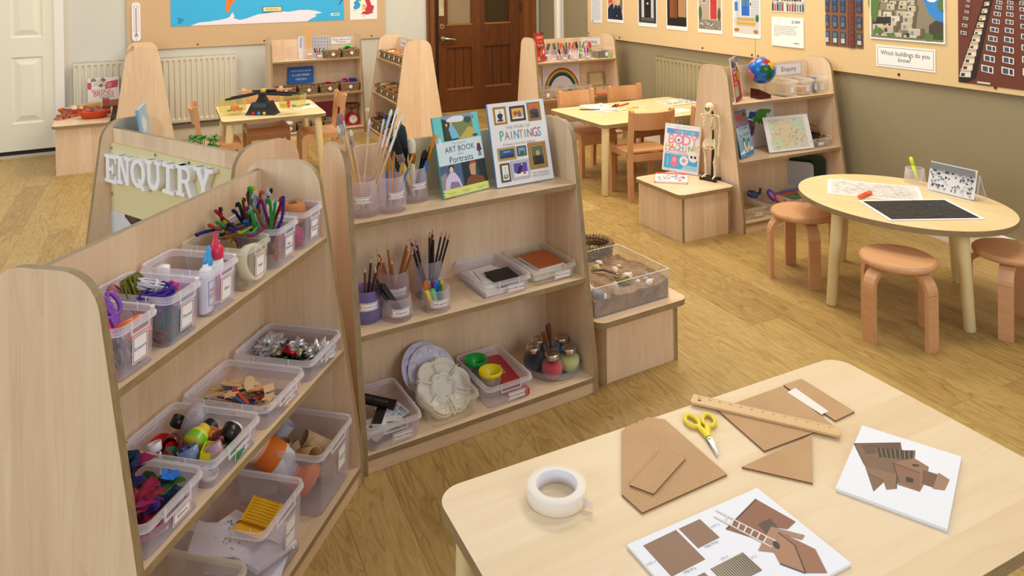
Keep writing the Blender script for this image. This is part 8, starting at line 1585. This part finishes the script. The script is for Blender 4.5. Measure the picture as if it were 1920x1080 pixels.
for i in range(190):x,y=rr.uniform(0.02,0.36),rr.uniform(0.018,0.25);w_,h_=rr.uniform(0.003,0.016),rr.uniform(0.0015,0.005);p.poly([(x,y),(x+w_,y+0.0015),(x+w_-0.001,y+h_),(x,y+h_)],rr.choice(('#33363c','#44484e','#2a3038','#565a5e','#3a4a5a','#5a4a3a')))
for i in range(26):x,y=rr.uniform(0.04,0.36),rr.uniform(0.02,0.25);p.disc(x,y,0.0016,0.0016,rr.choice(('#c8823a','#4a7ac0','#d8d4c8','#b04a3a')),6)
tag(grow(p).build('aerial_print',Of(1.514,3.005,0.5015,rz=R(0.5))),'black aerial night print at the front of the oval table','map print')
o=thing('highlighter','orange highlighter lying between the two map prints','highlighter',along((1.601,3.465,0.462),(0.77,0.64,0)));b=MB();S_=Matrix.Diagonal((1,0.7,1,1));b.lathe([(0,0),(0.006,0.0),(0.0105,0.01),(0.0115,0.08),(0,0.08)],flat('#ff5a1e',0.4),14,S_);b.build('barrel',o);b=MB();b.lathe([(0,0.08),(0.0125,0.08),(0.012,0.115),(0.006,0.125),(0,0.125)],flat('#ff6a30',0.4),14,S_);b.build('cap',o)
pot('frosted pot standing on the oval table',Of(1.915,3.56,0.5005),0.05,0.044,0.072,None)
o=thing('highlighter','yellow highlighter standing in the pot on the oval table','highlighter',along((2.021,3.733,0.463),(-0.28,0.02,1)));b=MB();b.lathe([(0,0),(0.009,0.0),(0.0115,0.01),(0.0115,0.08),(0,0.08)],flat('#d8ee2a',0.4),14,S_);b.build('barrel',o);b=MB();b.lathe([(0,0.08),(0.0125,0.08),(0.012,0.115),(0.0,0.122)],flat('#c8f032',0.4),14,S_);b.build('cap',o)
ph=Of(1.905,3.44,0.5005,rz=R(-61.6));b=MB();t=0.003;hh=0.12
b.box(0,0.235,0,t,0.006,hh,ACRY,tr(0,0,0,-0.25));b.box(0.0,0.235,-0.045,0.07,0,t,ACRY);b.box(0,0.235,-0.045,-0.042,t,0.016,ACRY);b.box(0,0.235,0,t,0.0,hh,ACRY,tr(0,0.078,0,0.42));E_=MATS['acrylic_edge'];b.box(0.2345,0.2365,0,t,0.006,hh,E_,tr(0,0,0,-0.25));b.box(0.2345,0.2365,0,t,0,hh,E_,tr(0,0.078,0,0.42));b.box(0,0.235,-0.0455,-0.0415,0.016,0.0175,E_)
tag(b.build('display_stand',M=ph),'clear tent shaped photo stand on the oval table','display stand')
p=Poster(0.222,0.135,'#dcdcde',0.001);p.rect(0.005,0.005,0.217,0.13,'#8a8a8c')
for i in range(300):x,y=rr.uniform(0.006,0.205),rr.uniform(0.006,0.118);w_,h_=rr.uniform(0.003,0.011),rr.uniform(0.003,0.011);p.rect(x,y,x+w_,y+h_,rr.choice(('#2a2a2c','#4a4a4c','#bcbcbe','#6a6a6c','#1c1c1e','#dadadc','#9a9a9c')))
p.rect(0.005,0.1,0.217,0.13,'#77787a').rect(0.02,0.1,0.06,0.118,'#3a3a3c').rect(0.12,0.1,0.16,0.122,'#5a5a5c')
p.b.v=[Vector((v.x,v.y,v.z+0.012*(v.y/0.135)**2*0-0.018*sin(PI*v.x/0.222)*0.4)) for v in p.b.v];tag(p.build('photograph',ph@tr(0.006,-0.006,0.006,-0.25)@UPR),'black and white city photograph in the clear stand','photograph')
# ================================================================ front table
def Tf(x,y,z,**k):return fr('T',x,y,z,**k)
ZF_=0.5205
tape_roll('wide roll of cream masking tape on the front table',Tf(0.201,-0.121,ZF_,rz=R(-40)),0.0565,0.038,0.025,'#f2e6d6','#e4e2e8',None,tail=True)
def cardmat():
    m,nt,bb=new_mat('corrugated_card');tc=N(nt,'ShaderNodeTexCoord');n1=N(nt,'ShaderNodeTexNoise',i_Scale=260,i_Detail=4.0);n2=N(nt,'ShaderNodeTexNoise',i_Scale=9,i_Detail=3.0);nt.links.new(tc.outputs['Object'],n1.inputs[0]);nt.links.new(tc.outputs['Object'],n2.inputs[0])
    wv=N(nt,'ShaderNodeTexWave',i_Scale=45,i_Distortion=0.6);nt.links.new(tc.outputs['Object'],wv.inputs[0])
    f=math_n(nt,'ADD',math_n(nt,'MULTIPLY',n1.outputs[0],0.45),math_n(nt,'ADD',math_n(nt,'MULTIPLY',n2.outputs[0],0.35),math_n(nt,'MULTIPLY',wv.outputs[0],0.14)));nt.links.new(ramp(nt,f,((0.25,'#d2aa7e'),(0.5,'#c49c70'),(0.75,'#b08860'))),bb.inputs['Base Color']);bb.inputs['Roughness'].default_value=0.85;return m
CARD=cardmat();FLUTE=flat('#6a4a30',0.9)
def cardboard(label,pts,z,name='cardboard_piece',th=0.0036,torn=(),M=None):
    o_=[]
    for i,p_ in enumerate(pts):
        q=pts[(i+1)%len(pts)];o_.append(p_)
        if i in torn:
            n_=14
            for k in range(1,n_):a=k/n_;j=rnd.uniform(-0.004,0.004);o_.append((p_[0]+(q[0]-p_[0])*a+j,p_[1]+(q[1]-p_[1])*a+j))
    A2=sum(o_[i][0]*o_[(i+1)%len(o_)][1]-o_[(i+1)%len(o_)][0]*o_[i][1] for i in range(len(o_)))
    if A2<0:o_=o_[::-1]
    b=MB();b.prism(o_,0,0.0006,CARD);b.prism(o_,th-0.0006,th,CARD)
    # fluted middle layer
    n_=len(o_)
    for i in range(n_):
        x0,y0=o_[i];x1,y1=o_[(i+1)%n_];L=math.hypot(x1-x0,y1-y0);k_=max(1,int(L/0.0035));nx,ny=(y1-y0)/(L+1e-9),-(x1-x0)/(L+1e-9)
        b.add([(x0+(x1-x0)*j/k_-nx*(0.0005+0.0012*(j%2)),y0+(y1-y0)*j/k_-ny*(0.0005+0.0012*(j%2)),zz) for j in range(k_+1) for zz in (0.0006,th-0.0006)],[[2*j,2*j+2,2*j+3,2*j+1] for j in range(k_)],FLUTE)
    return tag(b.build(name,M=(M or Tf(0,0,z))),label,'cardboard')
cardboard('large brown cardboard piece with a torn top edge',[(0.425,-0.011),(0.505,0.002),(0.532,-0.022),(0.526,-0.224),(0.316,-0.233),(0.311,-0.176),(0.37,-0.09)],ZF_,torn=(0,))
cardboard('small cardboard rectangle lying on the large torn piece',[(0.456,-0.109),(0.481,-0.153),(0.361,-0.207),(0.336,-0.166)],ZF_+0.0038)
cardboard('square cardboard sheet lying under the wooden ruler',[(0.66,-0.046),(0.862,-0.044),(0.84,-0.207),(0.644,-0.204)],ZF_)
cardboard('narrow cardboard panel at the far end joined by white tape',[(0.868,-0.041),(0.927,-0.042),(0.924,-0.194),(0.858,-0.198)],ZF_)
cardboard('triangle of cardboard in the middle of the front table',[(0.567,-0.221),(0.772,-0.21),(0.653,-0.319)],ZF_)
b=MB();b.prism([(0.849,-0.169),(0.872,-0.168),(0.881,-0.065),(0.85,-0.07)],0,0.0008,flat('#f0e9df',0.6));tag(b.build('tape_strip',M=Tf(0,0,ZF_+0.0038)),'white tape strip joining two cardboard sheets','tape')
rl=MB();rl.prism(rrect(0.312,0.034,0.003),0,0.005,wood('ruler_wood','#e3bf8c','#d9b07a','#c99c64',strip=0.5),g=0)
for i in range(61):x=-0.145+i*0.0048;rl.box(x,x+0.0005,0.016-(0.006 if i%5==0 else 0.0035),0.0165,0.005,0.0052,flat('#5a4028'))
for i in range(13):rl.text(str(30-i*2),0.006,flat('#5a4028'),tr(-0.14+i*0.023,0.0065,0.0052))
rl.cyl(0.004,0.005,0.0053,flat('#6a4a30'),12,tr(-0.138,-0.004));tag(rl.build('ruler',M=Tf(0.73,-0.114,ZF_+0.0045,rz=R(-51.7))),'wooden thirty centimetre ruler lying across the cardboard','ruler')
scissors('yellow handled scissors on the front table',Tf(0.574,-0.113,ZF_+0.0012,rz=R(-24)),'#f2dc2a',1.08,0.035)
def board_(name,label,x,y,rz,w,h,th,fn):
    p=Poster(w,h,'#eef0f8',th);fn(p);return tag(p.build(name,Tf(x,y,ZF_,rz=rz)),label,'printed board')
X0,Y0=0.5475,-0.2815
def V(pts):return [(X0-a,Y0-b_) for a,b_ in pts]
def rev(pts):
    A2=sum(pts[i][0]*pts[(i+1)%len(pts)][1]-pts[(i+1)%len(pts)][0]*pts[i][1] for i in range(len(pts)));return pts if A2>0 else pts[::-1]
def tree_house(p):
    K='#8a6650'
    for q in ([(0.2679,-0.2963),(0.3415,-0.2943),(0.3411,-0.3699),(0.2681,-0.3721)],[(0.3471,-0.2944),(0.396,-0.2938),(0.3966,-0.3442),(0.3466,-0.3458)],[(0.27,-0.3906),(0.3212,-0.3899),(0.3212,-0.47),(0.27,-0.47)]):p.poly(rev(V(q)),K)
    p.poly(rev(V([(0.3338,-0.3892),(0.4071,-0.3871),(0.408,-0.4301),(0.334,-0.4325)])),'#b8a890')
    for i in range(17):x=0.335+i*0.0043;p.poly(rev(V([(x,-0.3892),(x+0.002,-0.3892),(x+0.002,-0.432),(x,-0.432)])),'#4a3c30')
    p.poly(rev(V([(0.4197,-0.3355),(0.5218,-0.3043),(0.5409,-0.3796),(0.5143,-0.3856),(0.4941,-0.3683),(0.4715,-0.3787),(0.4567,-0.3876)])),'#8a543e').poly(rev(V([(0.4768,-0.3523),(0.5073,-0.3523),(0.5029,-0.3746),(0.4715,-0.3787)])),'#4a3226')
    p.poly(rev(V([(0.4322,-0.3976),(0.4932,-0.3678),(0.5292,-0.4103),(0.5162,-0.4152),(0.4937,-0.3835),(0.4529,-0.413)])),'#a87a60').poly(rev(V([(0.4529,-0.413),(0.4933,-0.3839),(0.4954,-0.4191),(0.4637,-0.4689),(0.4427,-0.4356)])),'#a8775a').poly(rev(V([(0.4933,-0.3839),(0.501,-0.394),(0.5193,-0.4411),(0.4955,-0.4853),(0.4647,-0.4688),(0.4954,-0.4191)])),'#96634a')
    for a,b_ in (((0.4935,-0.384),(0.4955,-0.419)),((0.4955,-0.419),(0.4645,-0.469)),((0.4427,-0.4356),(0.4637,-0.4689)),((0.4197,-0.3355),(0.5218,-0.3043))):(x0,y0),(x1,y1)=V([a,b_]);p.line(x0,y0,x1,y1,0.0022,'#1c120c')
    (x,y),=V([(0.4685,-0.4035)]);p.disc(x,y,0.0055,0.009,'#140c08',a=-0.5)
    for a,b_ in (((0.4357,-0.2915),(0.4746,-0.3962)),((0.4218,-0.3014),(0.4581,-0.4036))):(x0,y0),(x1,y1)=V([a,b_]);p.line(x0,y0,x1,y1,0.0032,'#dcd2cc')
    for i in range(7):t_=0.2+i*0.11;(x0,y0),(x1,y1)=V([(0.4357+0.0389*t_,-0.2915-0.1047*t_),(0.4218+0.0363*t_,-0.3014-0.1022*t_)]);p.line(x0,y0,x1,y1,0.0028,'#e2dad4')
    for t_,q in (('House Base',(0.3721,-0.3503)),('Tree Base',(0.302,-0.3763))):(x,y),=V([q]);p.text(t_,x,y,0.0062,'#3a3a48')
    for t_,q in (('4" square',(0.4075,-0.3199)),('6" square',(0.256,-0.3344)),('6" wide',(0.3708,-0.3831)),('3" tall',(0.4153,-0.4045))):(x,y),=V([q]);p.text(t_,x,y,0.005,'#6a6a80')
board_('printed_board','white board with a tree house plan and ladder picture',X0,Y0,PI+R(0.8),0.302,0.208,0.005,tree_house)
bx,by,ba=0.8913,-0.2398,R(-62.8)
def V2(pts): # from the table frame into the board's own frame (turned, origin at its far left corner)
    out=[]
    for x,y in pts:dx,dy=x-0.6773,y+0.3513;a=R(27.5);out.append((dx*cos(-a2)-dy*sin(-a2),dx*sin(-a2)+dy*cos(-a2)))
    return out
a2=R(27.5);a2=math.atan2(-0.2398+0.3513,0.8913-0.6773)
def tower_house(p):
    off=0.184
    def W_(q):return rev([(x,y+off) for x,y in V2(q)])
    p.poly(W_([(0.8216,-0.2757),(0.9087,-0.3183),(0.8896,-0.3354),(0.9132,-0.3477),(0.8,-0.41),(0.7774,-0.3815),(0.731,-0.3915),(0.7824,-0.3317)]),'#7a5a44').poly(W_([(0.83,-0.285),(0.905,-0.32),(0.88,-0.337),(0.815,-0.31)]),'#5c4432').poly(W_([(0.8498,-0.3051),(0.9103,-0.3498),(0.8832,-0.3672),(0.8278,-0.3279)]),'#2a201a')
    for i in range(9):t_=i/8;a=(0.8498+0.058*t_,-0.3051-0.043*t_);b_=(0.8278+0.054*t_,-0.3279-0.038*t_);(x0,y0),(x1,y1)=V2([a,b_]);p.line(x0,y0+off,x1,y1+off,0.0022,'#8a6a52')
    p.poly(W_([(0.7807,-0.3375),(0.8127,-0.3807),(0.7758,-0.4057),(0.757,-0.399),(0.7741,-0.3798),(0.7672,-0.3504)]),'#8a684e').poly(W_([(0.8376,-0.3537),(0.8878,-0.3627),(0.8884,-0.3937),(0.8525,-0.4143),(0.8076,-0.4314),(0.789,-0.4001)]),'#946e54').poly(W_([(0.8376,-0.3537),(0.8567,-0.3971),(0.8076,-0.4314),(0.7957,-0.3973)]),'#8a5e46')
    p.poly(W_([(0.8226,-0.3923),(0.8298,-0.4025),(0.8178,-0.4102),(0.8098,-0.4016)]),'#140e0a').poly(W_([(0.8676,-0.3728),(0.8785,-0.3819),(0.8696,-0.3839),(0.8626,-0.3776)]),'#1c120c').poly(W_([(0.8699,-0.3941),(0.8827,-0.4159),(0.8406,-0.4363),(0.8312,-0.419)]),'#6e4e3a').poly(W_([(0.8827,-0.4159),(0.8888,-0.4138),(0.8882,-0.436),(0.8519,-0.4502),(0.8364,-0.4372)]),'#a07a60')
    for a,b_ in (((0.8376,-0.3537),(0.7957,-0.3973)),((0.8376,-0.3537),(0.8567,-0.3971)),((0.8216,-0.2757),(0.7824,-0.3317)),((0.8216,-0.2757),(0.9087,-0.3183)),((0.8127,-0.3807),(0.7758,-0.4057))):(x0,y0),(x1,y1)=V2([a,b_]);p.line(x0,y0+off,x1,y1+off,0.0016,'#3a281c')
p=Poster(0.241,0.184,'#eef0f8',0.006);tower_house(p);tag(p.build('printed_board',Tf(0.6773,-0.3513,ZF_,rz=a2)@tr(0,-0.184,0)),'white board with a cardboard tower house picture','printed board')
